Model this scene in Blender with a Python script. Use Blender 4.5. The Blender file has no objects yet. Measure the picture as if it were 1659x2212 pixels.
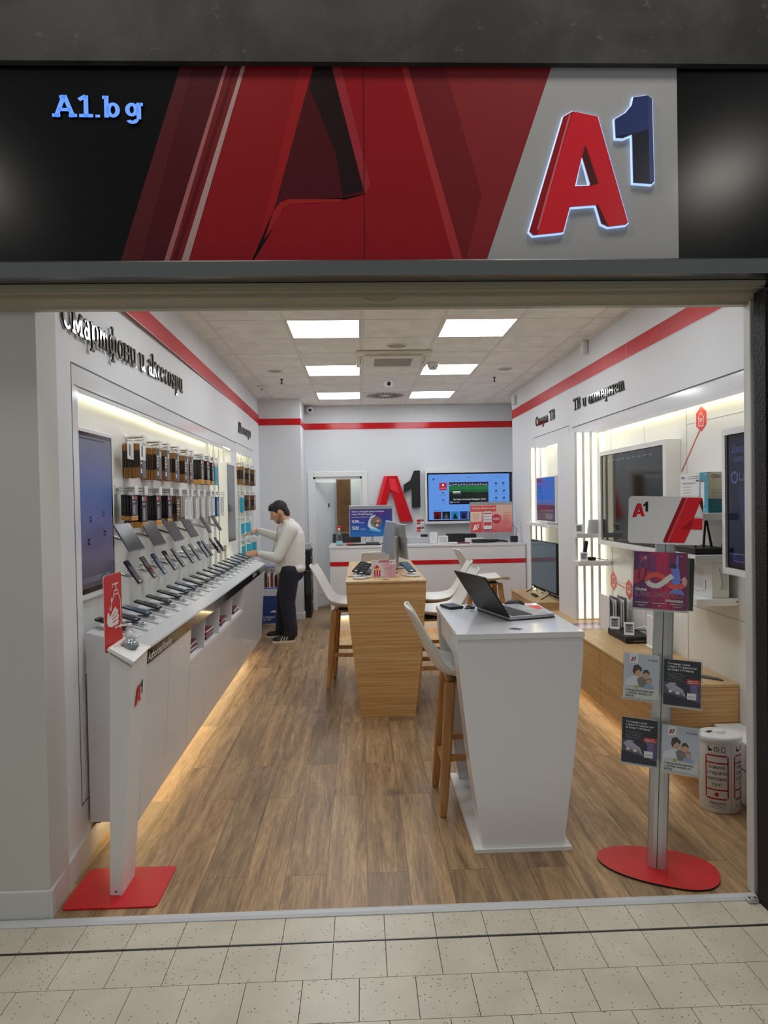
import bpy, bmesh, math, random
from math import sin, cos, pi, radians
from mathutils import Matrix, Vector
from mathutils.geometry import tessellate_polygon
rnd = random.Random(7)
C = bpy.context.scene.collection
sc = bpy.context.scene

# ---------------------------------------------------------------- camera
FPX, HC = 1446.12, 1.66834
RX = Vector((0.99925744, -0.03449719, -0.01716156))
UP = Vector((0.01780627, 0.01846913, 0.99967086))
FW = Vector((0.03416888, 0.99923412, -0.01906968))
cam_d = bpy.data.cameras.new('camera'); cam = bpy.data.objects.new('camera', cam_d); C.objects.link(cam)
cam.matrix_world = Matrix(((RX.x, UP.x, -FW.x, 0), (RX.y, UP.y, -FW.y, 0), (RX.z, UP.z, -FW.z, HC), (0, 0, 0, 1)))
cam_d.sensor_fit = 'VERTICAL'; cam_d.sensor_height = 24.0; cam_d.lens = FPX / 2212 * 24.0
cam_d.clip_start = 0.05
sc.camera = cam

# ---------------------------------------------------------------- view, world, lights
sc.view_settings.view_transform = 'Standard'; sc.view_settings.look = 'None'
sc.view_settings.exposure = 0.0; sc.view_settings.gamma = 1.0; sc.view_settings.use_curve_mapping = False
cy = sc.cycles
cy.use_denoising = True
cy.max_bounces = 8; cy.diffuse_bounces = 4; cy.glossy_bounces = 4; cy.transmission_bounces = 4; cy.transparent_max_bounces = 12
cy.caustics_reflective = False; cy.caustics_refractive = False; cy.sample_clamp_indirect = 6.0; cy.blur_glossy = 0.5
w = bpy.data.worlds.new('world'); sc.world = w; w.use_nodes = True
w.node_tree.nodes['Background'].inputs[0].default_value = (0.9, 0.95, 1.0, 1)
w.node_tree.nodes['Background'].inputs[1].default_value = 0.19
PANEL, LED_NICHE, LED_FLOOR, SIGN_LED, SCREEN = 10.5, 2.4, 9.0, 1.0, 1.0

def area(name, loc, rot, sx, sy, power, col):
    d = bpy.data.lights.new(name, 'AREA'); d.shape = 'RECTANGLE'; d.size = sx; d.size_y = sy; d.energy = power; d.color = col
    o = bpy.data.objects.new(name, d); C.objects.link(o); o.location = loc; o.rotation_euler = rot
    return o
# mall ceiling lights behind the viewer, then two added lamps above the shop front
area('mall_or_added_light', (-3.75, -1.2, 4.75), (0, 0, 0), 0.5, 0.5, 26, (1, .95, .86))
area('mall_or_added_light', (3.55, -1.2, 4.75), (0, 0, 0), 0.5, 0.5, 26, (1, .95, .86))
area('mall_or_added_light', (-1.0, 1.7, 4.9), (0, 0, 0), 0.9, 0.5, 24, (1, .95, .86))  # added lamp: grazes the concrete and fascia, brightens the hall floor
area('mall_or_added_light', (1.2, 1.7, 4.9), (0, 0, 0), 0.9, 0.5, 24, (1, .95, .86))  # its added twin for the other half of the shop front
area('storeroom_light', (-.4, 10.85, 3.1), (0, 0, 0), 0.5, 0.3, 22, (1, 1, 1))

# ---------------------------------------------------------------- materials
def lin(v):
    v = v / 255.0
    return v / 12.92 if v <= 0.04045 else ((v + 0.055) / 1.055) ** 2.4
def col(*c):
    return (lin(c[0]), lin(c[1]), lin(c[2]), 1)
MC = {}
def mat(name, c=(200, 200, 200), rough=.5, metal=0, emit=0, ecol=None, coat=0, spec=.5):
    if name in MC: return MC[name]
    m = bpy.data.materials.new(name); m.use_nodes = True
    b = m.node_tree.nodes['Principled BSDF']
    b.inputs['Base Color'].default_value = col(*c); b.inputs['Roughness'].default_value = rough
    b.inputs['Metallic'].default_value = metal; b.inputs['Coat Weight'].default_value = coat; b.inputs['Coat Roughness'].default_value = .05
    b.inputs['Specular IOR Level'].default_value = spec
    if emit:
        b.inputs['Emission Color'].default_value = col(*(ecol or c)); b.inputs['Emission Strength'].default_value = emit
    m.diffuse_color = col(*c)
    MC[name] = m
    return m
def nt(m):
    return m.node_tree, m.node_tree.nodes, m.node_tree.links, m.node_tree.nodes['Principled BSDF']
def node(n, t, **kw):
    x = n.new(t)
    for k, v in kw.items():
        if k in ('operation', 'blend_type', 'data_type', 'feature', 'distance', 'vector_type'): setattr(x, k, v)
        else: x.inputs[k].default_value = v
    return x
def ramp(n, stops):
    r = n.new('ShaderNodeValToRGB'); e = r.color_ramp.elements
    e[0].position, e[0].color = stops[0]; e[1].position, e[1].color = stops[-1]
    for p, c in stops[1:-1]:
        q = e.new(p); q.color = c
    return r
def coords(m, scale=(1, 1, 1), swap=False, use='Object'):
    t, n, l, b = nt(m)
    if use == 'Position':
        src = n.new('ShaderNodeNewGeometry').outputs['Position']
    else:
        src = n.new('ShaderNodeTexCoord').outputs[use]
    mp = n.new('ShaderNodeMapping'); mp.inputs['Scale'].default_value = scale
    if swap: mp.inputs['Rotation'].default_value = swap
    l.new(src, mp.inputs['Vector'])
    return mp.outputs['Vector']

def wood_floor():
    m = mat('oak_plank_floor', (160, 120, 80), .38)
    t, n, l, b = nt(m)
    v = coords(m, (1, 1, 1), (0, 0, radians(90)), 'Position')
    br = n.new('ShaderNodeTexBrick'); br.offset = .37; br.offset_frequency = 2
    for k, x in {'Scale': 1.0, 'Mortar Size': .0012, 'Mortar Smooth': .1, 'Bias': 0.0, 'Brick Width': 1.25, 'Row Height': .182}.items(): br.inputs[k].default_value = x
    br.inputs['Color1'].default_value = (0, 0, 0, 1); br.inputs['Color2'].default_value = (1, 1, 1, 1); br.inputs['Mortar'].default_value = (.5, .5, .5, 1)
    l.new(v, br.inputs['Vector'])
    # grain runs along the plank
    sep = n.new('ShaderNodeSeparateXYZ'); l.new(v, sep.inputs[0])
    off = node(n, 'ShaderNodeMath', operation='MULTIPLY'); off.inputs[1].default_value = 7.0; l.new(br.outputs['Color'], off.inputs[0])
    cx = node(n, 'ShaderNodeMath', operation='MULTIPLY'); cx.inputs[1].default_value = 1.1; l.new(sep.outputs['X'], cx.inputs[0])
    ax = node(n, 'ShaderNodeMath', operation='ADD'); l.new(cx.outputs[0], ax.inputs[0]); l.new(off.outputs[0], ax.inputs[1])
    cyy = node(n, 'ShaderNodeMath', operation='MULTIPLY'); cyy.inputs[1].default_value = 13.0; l.new(sep.outputs['Y'], cyy.inputs[0])
    cb = n.new('ShaderNodeCombineXYZ'); l.new(ax.outputs[0], cb.inputs[0]); l.new(cyy.outputs[0], cb.inputs[1]); l.new(off.outputs[0], cb.inputs[2])
    n1 = node(n, 'ShaderNodeTexNoise', Scale=1.3, Detail=6, Roughness=.62, Distortion=.6); l.new(cb.outputs[0], n1.inputs['Vector'])
    n2 = node(n, 'ShaderNodeTexNoise', Scale=9.0, Detail=4, Roughness=.7); l.new(cb.outputs[0], n2.inputs['Vector'])
    r1 = ramp(n, [(.26, col(100, 80, 60)), (.44, col(156, 127, 95)), (.60, col(182, 152, 116)), (.78, col(202, 174, 137))])
    l.new(n1.outputs['Fac'], r1.inputs[0])
    r2 = ramp(n, [(.36, (.62, .60, .58, 1)), (.60, (1.08, 1.07, 1.05, 1))]); l.new(n2.outputs['Fac'], r2.inputs[0])
    mx = node(n, 'ShaderNodeMix', data_type='RGBA', blend_type='MULTIPLY'); mx.inputs[0].default_value = .8
    l.new(r1.outputs[0], mx.inputs[6]); l.new(r2.outputs[0], mx.inputs[7])
    r3 = ramp(n, [(0, (.72, .72, .74, 1)), (.5, (1, .98, .95, 1)), (1, (1.12, 1.08, 1.0, 1))]); l.new(br.outputs['Color'], r3.inputs[0])
    m2 = node(n, 'ShaderNodeMix', data_type='RGBA', blend_type='MULTIPLY'); m2.inputs[0].default_value = 1
    l.new(mx.outputs[2], m2.inputs[6]); l.new(r3.outputs[0], m2.inputs[7])
    # dark knots
    kn = node(n, 'ShaderNodeTexVoronoi', Scale=1.6); l.new(v, kn.inputs['Vector'])
    rk = ramp(n, [(.02, (.42, .38, .34, 1)), (.11, (1, 1, 1, 1))]); l.new(kn.outputs['Distance'], rk.inputs[0])
    m3 = node(n, 'ShaderNodeMix', data_type='RGBA', blend_type='MULTIPLY'); m3.inputs[0].default_value = .8
    l.new(m2.outputs[2], m3.inputs[6]); l.new(rk.outputs[0], m3.inputs[7])
    m4 = node(n, 'ShaderNodeMix', data_type='RGBA', blend_type='MIX'); m4.inputs[7].default_value = col(84, 62, 42)
    l.new(br.outputs['Fac'], m4.inputs[0]); l.new(m3.outputs[2], m4.inputs[6])
    l.new(m4.outputs[2], b.inputs['Base Color'])
    bp = node(n, 'ShaderNodeBump', Strength=.12, Distance=.004); l.new(n2.outputs['Fac'], bp.inputs['Height']); l.new(bp.outputs[0], b.inputs['Normal'])
    return m
def wood(name, c1, c2, axis=0, fine=55, rough=.4):
    """veneer with fine straight grain along one axis"""
    m = mat(name, c1, rough)
    t, n, l, b = nt(m)
    s = [fine, fine, fine]; s[axis] = 1.4
    v = coords(m, s, use='Object')
    n1 = node(n, 'ShaderNodeTexNoise', Scale=1.0, Detail=5, Roughness=.65, Distortion=.25); l.new(v, n1.inputs['Vector'])
    r = ramp(n, [(.3, col(*c2)), (.68, col(*c1))]); l.new(n1.outputs['Fac'], r.inputs[0]); l.new(r.outputs[0], b.inputs['Base Color'])
    return m
def speckle(name, base, spot, scale=70, rough=.35):
    m = mat(name, base, rough)
    t, n, l, b = nt(m)
    v = coords(m, use='Position')
    vo = node(n, 'ShaderNodeTexVoronoi', Scale=scale); l.new(v, vo.inputs['Vector'])
    no = node(n, 'ShaderNodeTexNoise', Scale=6.0, Detail=3); l.new(v, no.inputs['Vector'])
    r = ramp(n, [(.13, (1, 1, 1, 1)), (.2, (0, 0, 0, 1))]); l.new(vo.outputs['Distance'], r.inputs[0])
    cr = ramp(n, [(.45, (0, 0, 0, 1)), (.5, (1, 1, 1, 1))]); l.new(vo.outputs['Color'], cr.inputs[0])
    mu = node(n, 'ShaderNodeMath', operation='MULTIPLY'); l.new(r.outputs[0], mu.inputs[0]); l.new(cr.outputs[0], mu.inputs[1])
    rb = ramp(n, [(.3, col(*[int(x * .94) for x in base])), (.7, col(*base))]); l.new(no.outputs['Fac'], rb.inputs[0])
    mx = node(n, 'ShaderNodeMix', data_type='RGBA'); l.new(mu.outputs[0], mx.inputs[0]); l.new(rb.outputs[0], mx.inputs[6]); mx.inputs[7].default_value = col(*spot)
    l.new(mx.outputs[2], b.inputs['Base Color'])
    return m
def mottled(name, c1, c2, c3, scale=2.2, rough=.8):
    m = mat(name, c1, rough)
    t, n, l, b = nt(m)
    v = coords(m, use='Position')
    n1 = node(n, 'ShaderNodeTexNoise', Scale=scale, Detail=8, Roughness=.6, Distortion=.3); l.new(v, n1.inputs['Vector'])
    n2 = node(n, 'ShaderNodeTexNoise', Scale=scale * 9, Detail=6, Roughness=.75); l.new(v, n2.inputs['Vector'])
    r = ramp(n, [(.4, col(*c1)), (.6, col(*c2))]); l.new(n1.outputs['Fac'], r.inputs[0])
    r2 = ramp(n, [(.60, (0, 0, 0, 1)), (.80, (.8, .8, .8, 1))]); l.new(n2.outputs['Fac'], r2.inputs[0])
    mx = node(n, 'ShaderNodeMix', data_type='RGBA'); l.new(r2.outputs[0], mx.inputs[0]); l.new(r.outputs[0], mx.inputs[6]); mx.inputs[7].default_value = col(*c3)
    l.new(mx.outputs[2], b.inputs['Base Color'])
    return m
def clear(name, tint=(235, 240, 240), gloss=.14):
    m = bpy.data.materials.new(name); m.use_nodes = True; n, l = m.node_tree.nodes, m.node_tree.links
    n.clear()
    o = n.new('ShaderNodeOutputMaterial'); mx = n.new('ShaderNodeMixShader'); tr = n.new('ShaderNodeBsdfTransparent'); gl = n.new('ShaderNodeBsdfGlossy')
    tr.inputs[0].default_value = col(*tint); gl.inputs['Roughness'].default_value = .06; mx.inputs[0].default_value = gloss
    l.new(tr.outputs[0], mx.inputs[1]); l.new(gl.outputs[0], mx.inputs[2]); l.new(mx.outputs[0], o.inputs[0])
    return m
def bump_noise(m, scale, strength, dist=.002, detail=3):
    t, n, l, b = nt(m)
    v = coords(m, use='Object')
    no = node(n, 'ShaderNodeTexNoise', Scale=scale, Detail=detail); l.new(v, no.inputs['Vector'])
    bp = node(n, 'ShaderNodeBump', Strength=strength, Distance=dist); l.new(no.outputs['Fac'], bp.inputs['Height']); l.new(bp.outputs[0], b.inputs['Normal'])
    return m

WALLW = bump_noise(mat('white_lacquer_panel', (228, 229, 230), .5, spec=.3), 3, .02)
PAINT = bump_noise(mat('white_wall_paint', (222, 224, 226), .55), 120, .06)
PILLAR = bump_noise(mat('greyish_white_plaster', (208, 206, 200), .6), 100, .06)
WHITE = mat('white_plastic', (232, 232, 230), .35)
WGLOSS = mat('white_gloss_laminate', (232, 233, 235), .10)
BACKP = mat('white_slat_panel', (232, 232, 226), .22)
GROOVE = mat('dark_groove', (92, 92, 92), .6)
GREYLINE = mat('grey_seam', (150, 150, 150), .5)
RED = mat('red_gloss', (206, 20, 30), .12)
REDM = mat('red_matte', (205, 28, 36), .4)
BLACK = mat('black_gloss', (12, 12, 13), .08)
BLACKM = mat('black_matte', (20, 20, 21), .5)
DGREY = mat('dark_grey_plastic', (52, 53, 55), .4)
MGREY = mat('mid_grey_plastic', (120, 121, 122), .4)
LGREY = mat('light_grey_plastic', (186, 187, 187), .4)
CHROME = mat('chrome', (220, 220, 222), .12, 1)
STEEL = mat('brushed_steel', (150, 150, 148), .32, 1)
ALU = mat('satin_aluminium', (204, 205, 206), .34, .7)
SILVER = mat('silver_plastic', (178, 180, 184), .3, .5)
SCREENB = mat('black_screen_glass', (16, 17, 20), .06)
LETTER = mat('mirror_letter', (176, 177, 178), .06, 1)
LETTERS = mat('black_letter_side', (14, 14, 15), .3)
PAPER = mat('white_paper', (236, 236, 234), .6)
INK = mat('black_ink', (22, 22, 24), .6)
INKG = mat('grey_ink', (120, 120, 122), .6)
CLEAR = clear('clear_acrylic', (252, 253, 253), .05)
GLASSY = clear('clear_plastic_bottle', (215, 225, 228), .2)
LEDW = mat('led_strip_warm', (255, 250, 225), .5, 0, LED_NICHE, (255, 248, 218))
LEDT = mat('led_strip_top', (255, 252, 232), .5, 0, 4.5, (255, 248, 216))
LEDC = mat('led_strip_column', (255, 252, 232), .5, 0, 1.15, (255, 250, 226))
LEDF = mat('led_strip_floor', (255, 232, 185), .5, 0, LED_FLOOR, (255, 226, 172))
LIGHT = mat('ceiling_light_diffuser', (250, 252, 255), .5, 0, PANEL, (244, 249, 255))
OAKF = wood('bamboo_veneer_front', (226, 184, 126), (176, 128, 72), 0, 85)
OAKT = wood('oak_veneer_top', (214, 182, 132), (190, 154, 104), 1, 40)
OAKS = wood('oak_veneer_bench', (206, 164, 106), (172, 128, 74), 1, 46)
LEGW = wood('ash_leg', (206, 156, 96), (176, 124, 70), 2, 40)
FLOORW = wood_floor()
TILE = speckle('speckled_stone_tile', (214, 206, 188), (108, 98, 84), 62, .3)
GROUT = mat('dark_grout', (70, 64, 54), .8)
CEILT = speckle('mineral_ceiling_tile', (251, 247, 238), (228, 222, 210), 120, .9)
CEILG = mat('ceiling_gap', (80, 76, 68), .9)
CEILB = mat('ceiling_t_bar', (232, 227, 214), .5)
CONC = mottled('dark_concrete_cladding', (42, 42, 41), (66, 66, 65), (112, 111, 108))
BEIGE = mat('beige_powder_coat', (172, 164, 142), .35)

# ---------------------------------------------------------------- helpers
def at_y(px, py, y):
    d = FW + RX * ((px - 829.5) / FPX) - UP * ((py - 1106) / FPX); t = y / d.y
    return Vector((d.x * t, y, HC + d.z * t))
def at_x(px, py, x):
    d = FW + RX * ((px - 829.5) / FPX) - UP * ((py - 1106) / FPX); t = x / d.x
    return Vector((x, d.y * t, HC + d.z * t))
def fr(o, x, y):
    """a plane: origin, x axis, y axis; local z is its normal"""
    x = Vector(x).normalized(); y = Vector(y).normalized(); z = x.cross(y)
    return Matrix(((x.x, y.x, z.x, o[0]), (x.y, y.y, z.y, o[1]), (x.z, y.z, z.z, o[2]), (0, 0, 0, 1)))
TR = Matrix.Translation
TXT = {}
def text_geo(s, bold=0.0, spacing=1.0):
    k = (s, bold, spacing)
    if k not in TXT:
        c = bpy.data.curves.new('text', 'FONT'); c.body = s; c.size = 1; c.offset = bold; c.space_character = spacing; c.resolution_u = 3
        o = bpy.data.objects.new('text', c); C.objects.link(o)
        bpy.context.view_layer.update()
        me = o.evaluated_get(bpy.context.evaluated_depsgraph_get()).to_mesh()
        vs = [v.co.copy() for v in me.vertices]; fs = [tuple(p.vertices) for p in me.polygons]
        bpy.data.objects.remove(o); bpy.data.curves.remove(c)
        TXT[k] = (vs, fs)
    return TXT[k]

class MB:
    """collects shapes and links them as one mesh object"""
    def __init__(s):
        s.v = []; s.f = []; s.mi = []; s.sm = []; s.mats = []; s.M = Matrix()
    def idx(s, m):
        if m not in s.mats: s.mats.append(m)
        return s.mats.index(m)
    def add(s, vs, fs, m, smooth=False, M=None):
        T_ = s.M @ M if M is not None else s.M
        b = len(s.v); s.v += [T_ @ Vector(v) for v in vs]; k = s.idx(m)
        flip = T_.to_3x3().determinant() < 0
        for f in fs:
            f = tuple(b + i for i in f)
            s.f.append(f[::-1] if flip else f); s.mi.append(k); s.sm.append(smooth)
        return s
    def box(s, x0, x1, y0, y1, z0, z1, m, bev=0, M=None, seg=2):
        if bev <= 0:
            vs = [(x, y, z) for z in (z0, z1) for y in (y0, y1) for x in (x0, x1)]
            fs = [(0, 2, 3, 1), (4, 5, 7, 6), (0, 1, 5, 4), (2, 6, 7, 3), (0, 4, 6, 2), (1, 3, 7, 5)]
            return s.add(vs, fs, m, False, M)
        bm = bmesh.new(); bmesh.ops.create_cube(bm, size=1)
        for v in bm.verts: v.co = Vector((x0 + (v.co.x + .5) * (x1 - x0), y0 + (v.co.y + .5) * (y1 - y0), z0 + (v.co.z + .5) * (z1 - z0)))
        bmesh.ops.bevel(bm, geom=list(bm.edges), offset=min(bev, .49 * min(x1 - x0, y1 - y0, z1 - z0)), segments=seg, affect='EDGES', profile=.5)
        return s.bm(bm, m, False, M)
    def bm(s, bm, m, smooth=True, M=None):
        bm.verts.ensure_lookup_table(); bm.verts.index_update()
        s.add([v.co for v in bm.verts], [tuple(v.index for v in f.verts) for f in bm.faces], m, smooth, M); bm.free(); return s
    def prism(s, poly, z0, z1, m, side=None, M=None, holes=()):
        loops = [[Vector((p[0], p[1], 0)) for p in poly]] + [[Vector((p[0], p[1], 0)) for p in h] for h in holes]
        flat = [p for l in loops for p in l]; n = len(flat)
        tris = tessellate_polygon(loops)
        def up(t):
            a, b, c = (flat[i] for i in t)
            return t if (b - a).cross(c - a).z > 0 else (t[0], t[2], t[1])
        tris = [up(tuple(t)) for t in tris]
        if z0 is None:
            return s.add([(p.x, p.y, z1) for p in flat], tris, m, False, M)
        s.add([(p.x, p.y, z1) for p in flat], tris, m, False, M)
        s.add([(p.x, p.y, z0) for p in flat], [t[::-1] for t in tris], side or m, False, M)
        vs = []; fs = []
        for k, l in enumerate(loops):
            ar = sum(l[i].x * l[(i + 1) % len(l)].y - l[(i + 1) % len(l)].x * l[i].y for i in range(len(l)))
            q = l if (ar > 0) == (k == 0) else l[::-1]
            b = len(vs)
            for p in q: vs += [(p.x, p.y, z0), (p.x, p.y, z1)]
            for i in range(len(q)):
                j = (i + 1) % len(q); fs.append((b + 2 * i, b + 2 * j, b + 2 * j + 1, b + 2 * i + 1))
        return s.add(vs, fs, side or m, False, M)
    def flat(s, poly, m, z=0, M=None, holes=()):
        return s.prism(poly, None, z, m, None, M, holes)
    def rect(s, x0, y0, x1, y1, m, z=0, M=None):
        return s.add([(x0, y0, z), (x1, y0, z), (x1, y1, z), (x0, y1, z)], [(0, 1, 2, 3)], m, False, M)
    def rrect(s, x0, y0, x1, y1, r, m, z0=None, z1=0, M=None, side=None):
        return s.prism(rr(x0, y0, x1, y1, r), z0, z1, m, side, M)
    def ring(s, poly_out, poly_in, m, z=0, M=None):
        return s.flat(poly_out, m, z, M, [poly_in])
    def line(s, pts, wd, m, z=0, M=None):
        for a, b in zip(pts, pts[1:]):
            a = Vector((a[0], a[1])); b = Vector((b[0], b[1])); d = (b - a)
            if d.length < 1e-9: continue
            d.normalize(); n = Vector((-d.y, d.x)) * wd / 2
            s.add([(*(a - n), z), (*(b - n), z), (*(b + n), z), (*(a + n), z)], [(0, 1, 2, 3)], m, False, M)
        return s
    def text(s, body, size, m, x=0, y=0, z=0, M=None, al='l', bold=0.0, fit=None, sp=1.0):
        vs, fs = text_geo(body, bold, sp)
        if not vs: return s
        x0 = min(v.x for v in vs); x1 = max(v.x for v in vs)
        k = size
        kx = fit / (x1 - x0) if fit else size
        ox = {'l': 0, 'c': -(x1 - x0) / 2, 'r': -(x1 - x0)}[al]
        return s.add([(x + (v.x - x0 + ox) * kx, y + v.y * k, z) for v in vs], fs, m, False, M)
    def tube(s, pts, r, m, seg=8, M=None, closed=False):
        pts = [Vector(p) for p in pts]; n = len(pts); rs = r if isinstance(r, (list, tuple)) else [r] * n
        vs = []; fs = []; u = None
        for i, p in enumerate(pts):
            d = (pts[(i + 1) % n] - pts[i - 1]) if closed else (pts[min(i + 1, n - 1)] - pts[max(i - 1, 0)])
            if d.length < 1e-9: d = Vector((0, 0, 1))
            d.normalize()
            if u is None: u = d.orthogonal().normalized()
            u = (u - d * u.dot(d)); u = u.normalized() if u.length > 1e-6 else d.orthogonal().normalized()
            w_ = d.cross(u)
            vs += [p + (u * cos(2 * pi * k / seg) + w_ * sin(2 * pi * k / seg)) * rs[i] for k in range(seg)]
        for i in range(n if closed else n - 1):
            j = (i + 1) % n
            for k in range(seg):
                k2 = (k + 1) % seg; fs.append((i * seg + k, i * seg + k2, j * seg + k2, j * seg + k))
        s.add(vs, fs, m, True, M)
        if not closed:
            s.add(vs[:seg], [tuple(range(seg))[::-1]], m, False, M); s.add(vs[-seg:], [tuple(range(seg))], m, False, M)
        return s
    def cyl(s, p0, p1, r0, m, r1=None, seg=20, M=None):
        return s.tube([p0, p1], [r0, r0 if r1 is None else r1], m, seg, M)
    def lathe(s, prof, m, seg=28, M=None, ex=1.0):
        vs = []; fs = []
        for r, z in prof: vs += [(r * cos(2 * pi * k / seg), ex * r * sin(2 * pi * k / seg), z) for k in range(seg)]
        for i in range(len(prof) - 1):
            for k in range(seg):
                k2 = (k + 1) % seg; fs.append((i * seg + k, i * seg + k2, (i + 1) * seg + k2, (i + 1) * seg + k))
        s.add(vs, fs, m, True, M)
        if prof[0][0] > 1e-6: s.add(vs[:seg], [tuple(range(seg))[::-1]], m, False, M)
        if prof[-1][0] > 1e-6: s.add(vs[-seg:], [tuple(range(seg))], m, False, M)
        return s
    def sphere(s, c, r, m, sx=1, sy=1, sz=1, seg=16, rings=10):
        pr = [(max(r * sin(pi * i / rings), 1e-4), -r * cos(pi * i / rings)) for i in range(rings + 1)]
        return s.lathe(pr, m, seg, TR(Vector(c)) @ Matrix.Diagonal((sx, sy, sz, 1)))
    def build(s, name, parent=None, world=False, label=None):
        me = bpy.data.meshes.new(name); me.from_pydata([tuple(v) for v in s.v], [], s.f)
        for m in s.mats: me.materials.append(m)
        me.polygons.foreach_set('material_index', s.mi); me.polygons.foreach_set('use_smooth', s.sm)
        me.update()
        o = bpy.data.objects.new(name, me); C.objects.link(o)
        if parent is not None:
            o.parent = parent
            if world: o.matrix_parent_inverse = ROOTINV(parent)
        if label: o['label'] = label
        return o
def ROOTINV(p):
    M = p.matrix_basis.copy(); q = p
    while q.parent is not None:
        M = q.parent.matrix_basis @ q.matrix_parent_inverse @ M; q = q.parent
    return M.inverted()
def rr(x0, y0, x1, y1, r, n=5):
    out = []
    for cx_, cy_, a0 in ((x1 - r, y0 + r, -90), (x1 - r, y1 - r, 0), (x0 + r, y1 - r, 90), (x0 + r, y0 + r, 180)):
        out += [(cx_ + r * cos(radians(a0 + 90 * i / n)), cy_ + r * sin(radians(a0 + 90 * i / n))) for i in range(n + 1)]
    return out
def circ(cx_, cy_, r, n=24, ry=None):
    return [(cx_ + r * cos(2 * pi * i / n), cy_ + (ry or r) * sin(2 * pi * i / n)) for i in range(n)]
def tag(o, label, cat, group=None, kind=None):
    o['label'] = label; o['category'] = cat
    if group: o['group'] = group
    if kind: o['kind'] = kind
    return o
def thing(name, label, cat, loc=(0, 0, 0), rz=0, group=None):
    o = bpy.data.objects.new(name, None); C.objects.link(o); o.location = loc; o.rotation_euler = (0, 0, rz); o.empty_display_size = .1
    return tag(o, label, cat, group)
def struct(mb, name, label, cat, parent=None):
    o = mb.build(name, parent)
    if parent is None: tag(o, label, cat, None, 'structure')
    return o
def copy_tree(o, parent=None):
    c = o.copy(); C.objects.link(c)
    if parent is not None: c.parent = parent
    for ch in list(o.children): copy_tree(ch, c)
    return c
def clone(o, label, loc=None, rz=None, group=None):
    c = copy_tree(o); c['label'] = label
    if loc is not None: c.location = loc
    if rz is not None: c.rotation_euler = (c.rotation_euler[0], c.rotation_euler[1], rz)
    if group: c['group'] = group
    return c

# ================================================================ the setting
YB = 10.19      # back wall
YC = 9.44       # front of the column in the far corner
YF = 2.70       # shop front line
XR = 2.10       # right-hand wall panels
ZC = 3.10       # ceiling
def XL(y):
    p = [(2.70, -1.283), (3.3, -1.335), (7.5, -1.375), (9.44, -1.415)]
    for (a, xa), (b, xb) in zip(p, p[1:]):
        if y <= b: return xa + (xb - xa) * (y - a) / (b - a)
    return p[-1][1]

# --- floors
m = MB(); m.box(-1.75, 2.6, 2.700, 11.2, -.06, 0, FLOORW)
struct(m, 'floor', 'brown oak plank floor inside the shop', 'floor')
m = MB(); m.box(-2.6, 2.6, -2.2, 2.70, -.08, -.006, GROUT)
T_ = .19586; X0 = -1.1123
for r in range(-22, 2):
    y1 = 2.30708 + r * T_ + (T_ if r < 1 else T_)
    y0 = y1 - T_
    off = (r % 2) * .5 * T_ if r <= 0 else 0
    if r == 1: y1 = 2.660
    if r == 1: y0 = 2.504 + .006
    if r == 0: off = 0; y1 = 2.504 - .006
    for k in range(-8, 20):
        x0 = X0 + k * T_ + off
        if y0 > 1.2:
            m.box(x0 + .0013, x0 + T_ - .0013, y0 + .0013, y1 - .0013, -.03, -.0005, TILE)
    if y0 <= 1.2:
        m.box(X0 - 8 * T_, X0 + 20 * T_, y0 + .0013, y1 - .0013, -.03, -.0005, TILE)
for yy in (2.4985, 2.5045, 2.5095): m.box(-2.6, 2.6, yy - .0016, yy + .0016, -.03, -.001, STEEL if yy != 2.5045 else GROUT)
struct(m, 'floor_hall', 'beige speckled square tile floor outside the shop front', 'floor')
m = MB(); m.prism([(0, 0), (.045, 0), (.045, .006), (.03, .011), (.012, .010), (0, .003)], -2.2, 1.6, mat('white_painted_threshold', (206, 208, 212), .4), None, fr((0, 2.658, 0), (0, 1, 0), (0, 0, 1)) )
struct(m, 'trim_1', 'white threshold strip between hall tiles and wood floor', 'threshold')

# --- walls on the left
def seg(m, y0, y1, z0, z1, mt, inset=0.0, back=-1.80):
    m.prism([(XL(y0) - inset, y0), (XL(y1) - inset, y1), (back, y1), (back, y0)], z0, z1, mt)
N1 = (3.215, 7.18, 2.225); N2 = (7.50, 8.74, 2.245)      # the two lit recesses: from, to, top
m = MB()
seg(m, 2.73, N1[0], 0, ZC + .2, WALLW)
for a, b, zt in (N1, N2):
    seg(m, a, b, zt, ZC + .2, WALLW); seg(m, a, b, 0, .86, WALLW)
    seg(m, a, b, .86, zt, BACKP, .075)
seg(m, N1[1], N2[0], 0, ZC + .2, WALLW); seg(m, N2[1], 9.46, 0, ZC + .2, WALLW)
m.prism([(XL(N1[0]), N1[0]), (XL(N1[1]), N1[1]), (XL(N1[1]) - .006, N1[1]), (XL(N1[0]) - .006, N1[0])], 2.200, 2.226, WALLW); m.prism([(XL(N2[0]), N2[0]), (XL(N2[1]), N2[1]), (XL(N2[1]) - .006, N2[1]), (XL(N2[0]) - .006, N2[0])], 2.220, 2.246, WALLW)
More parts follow.
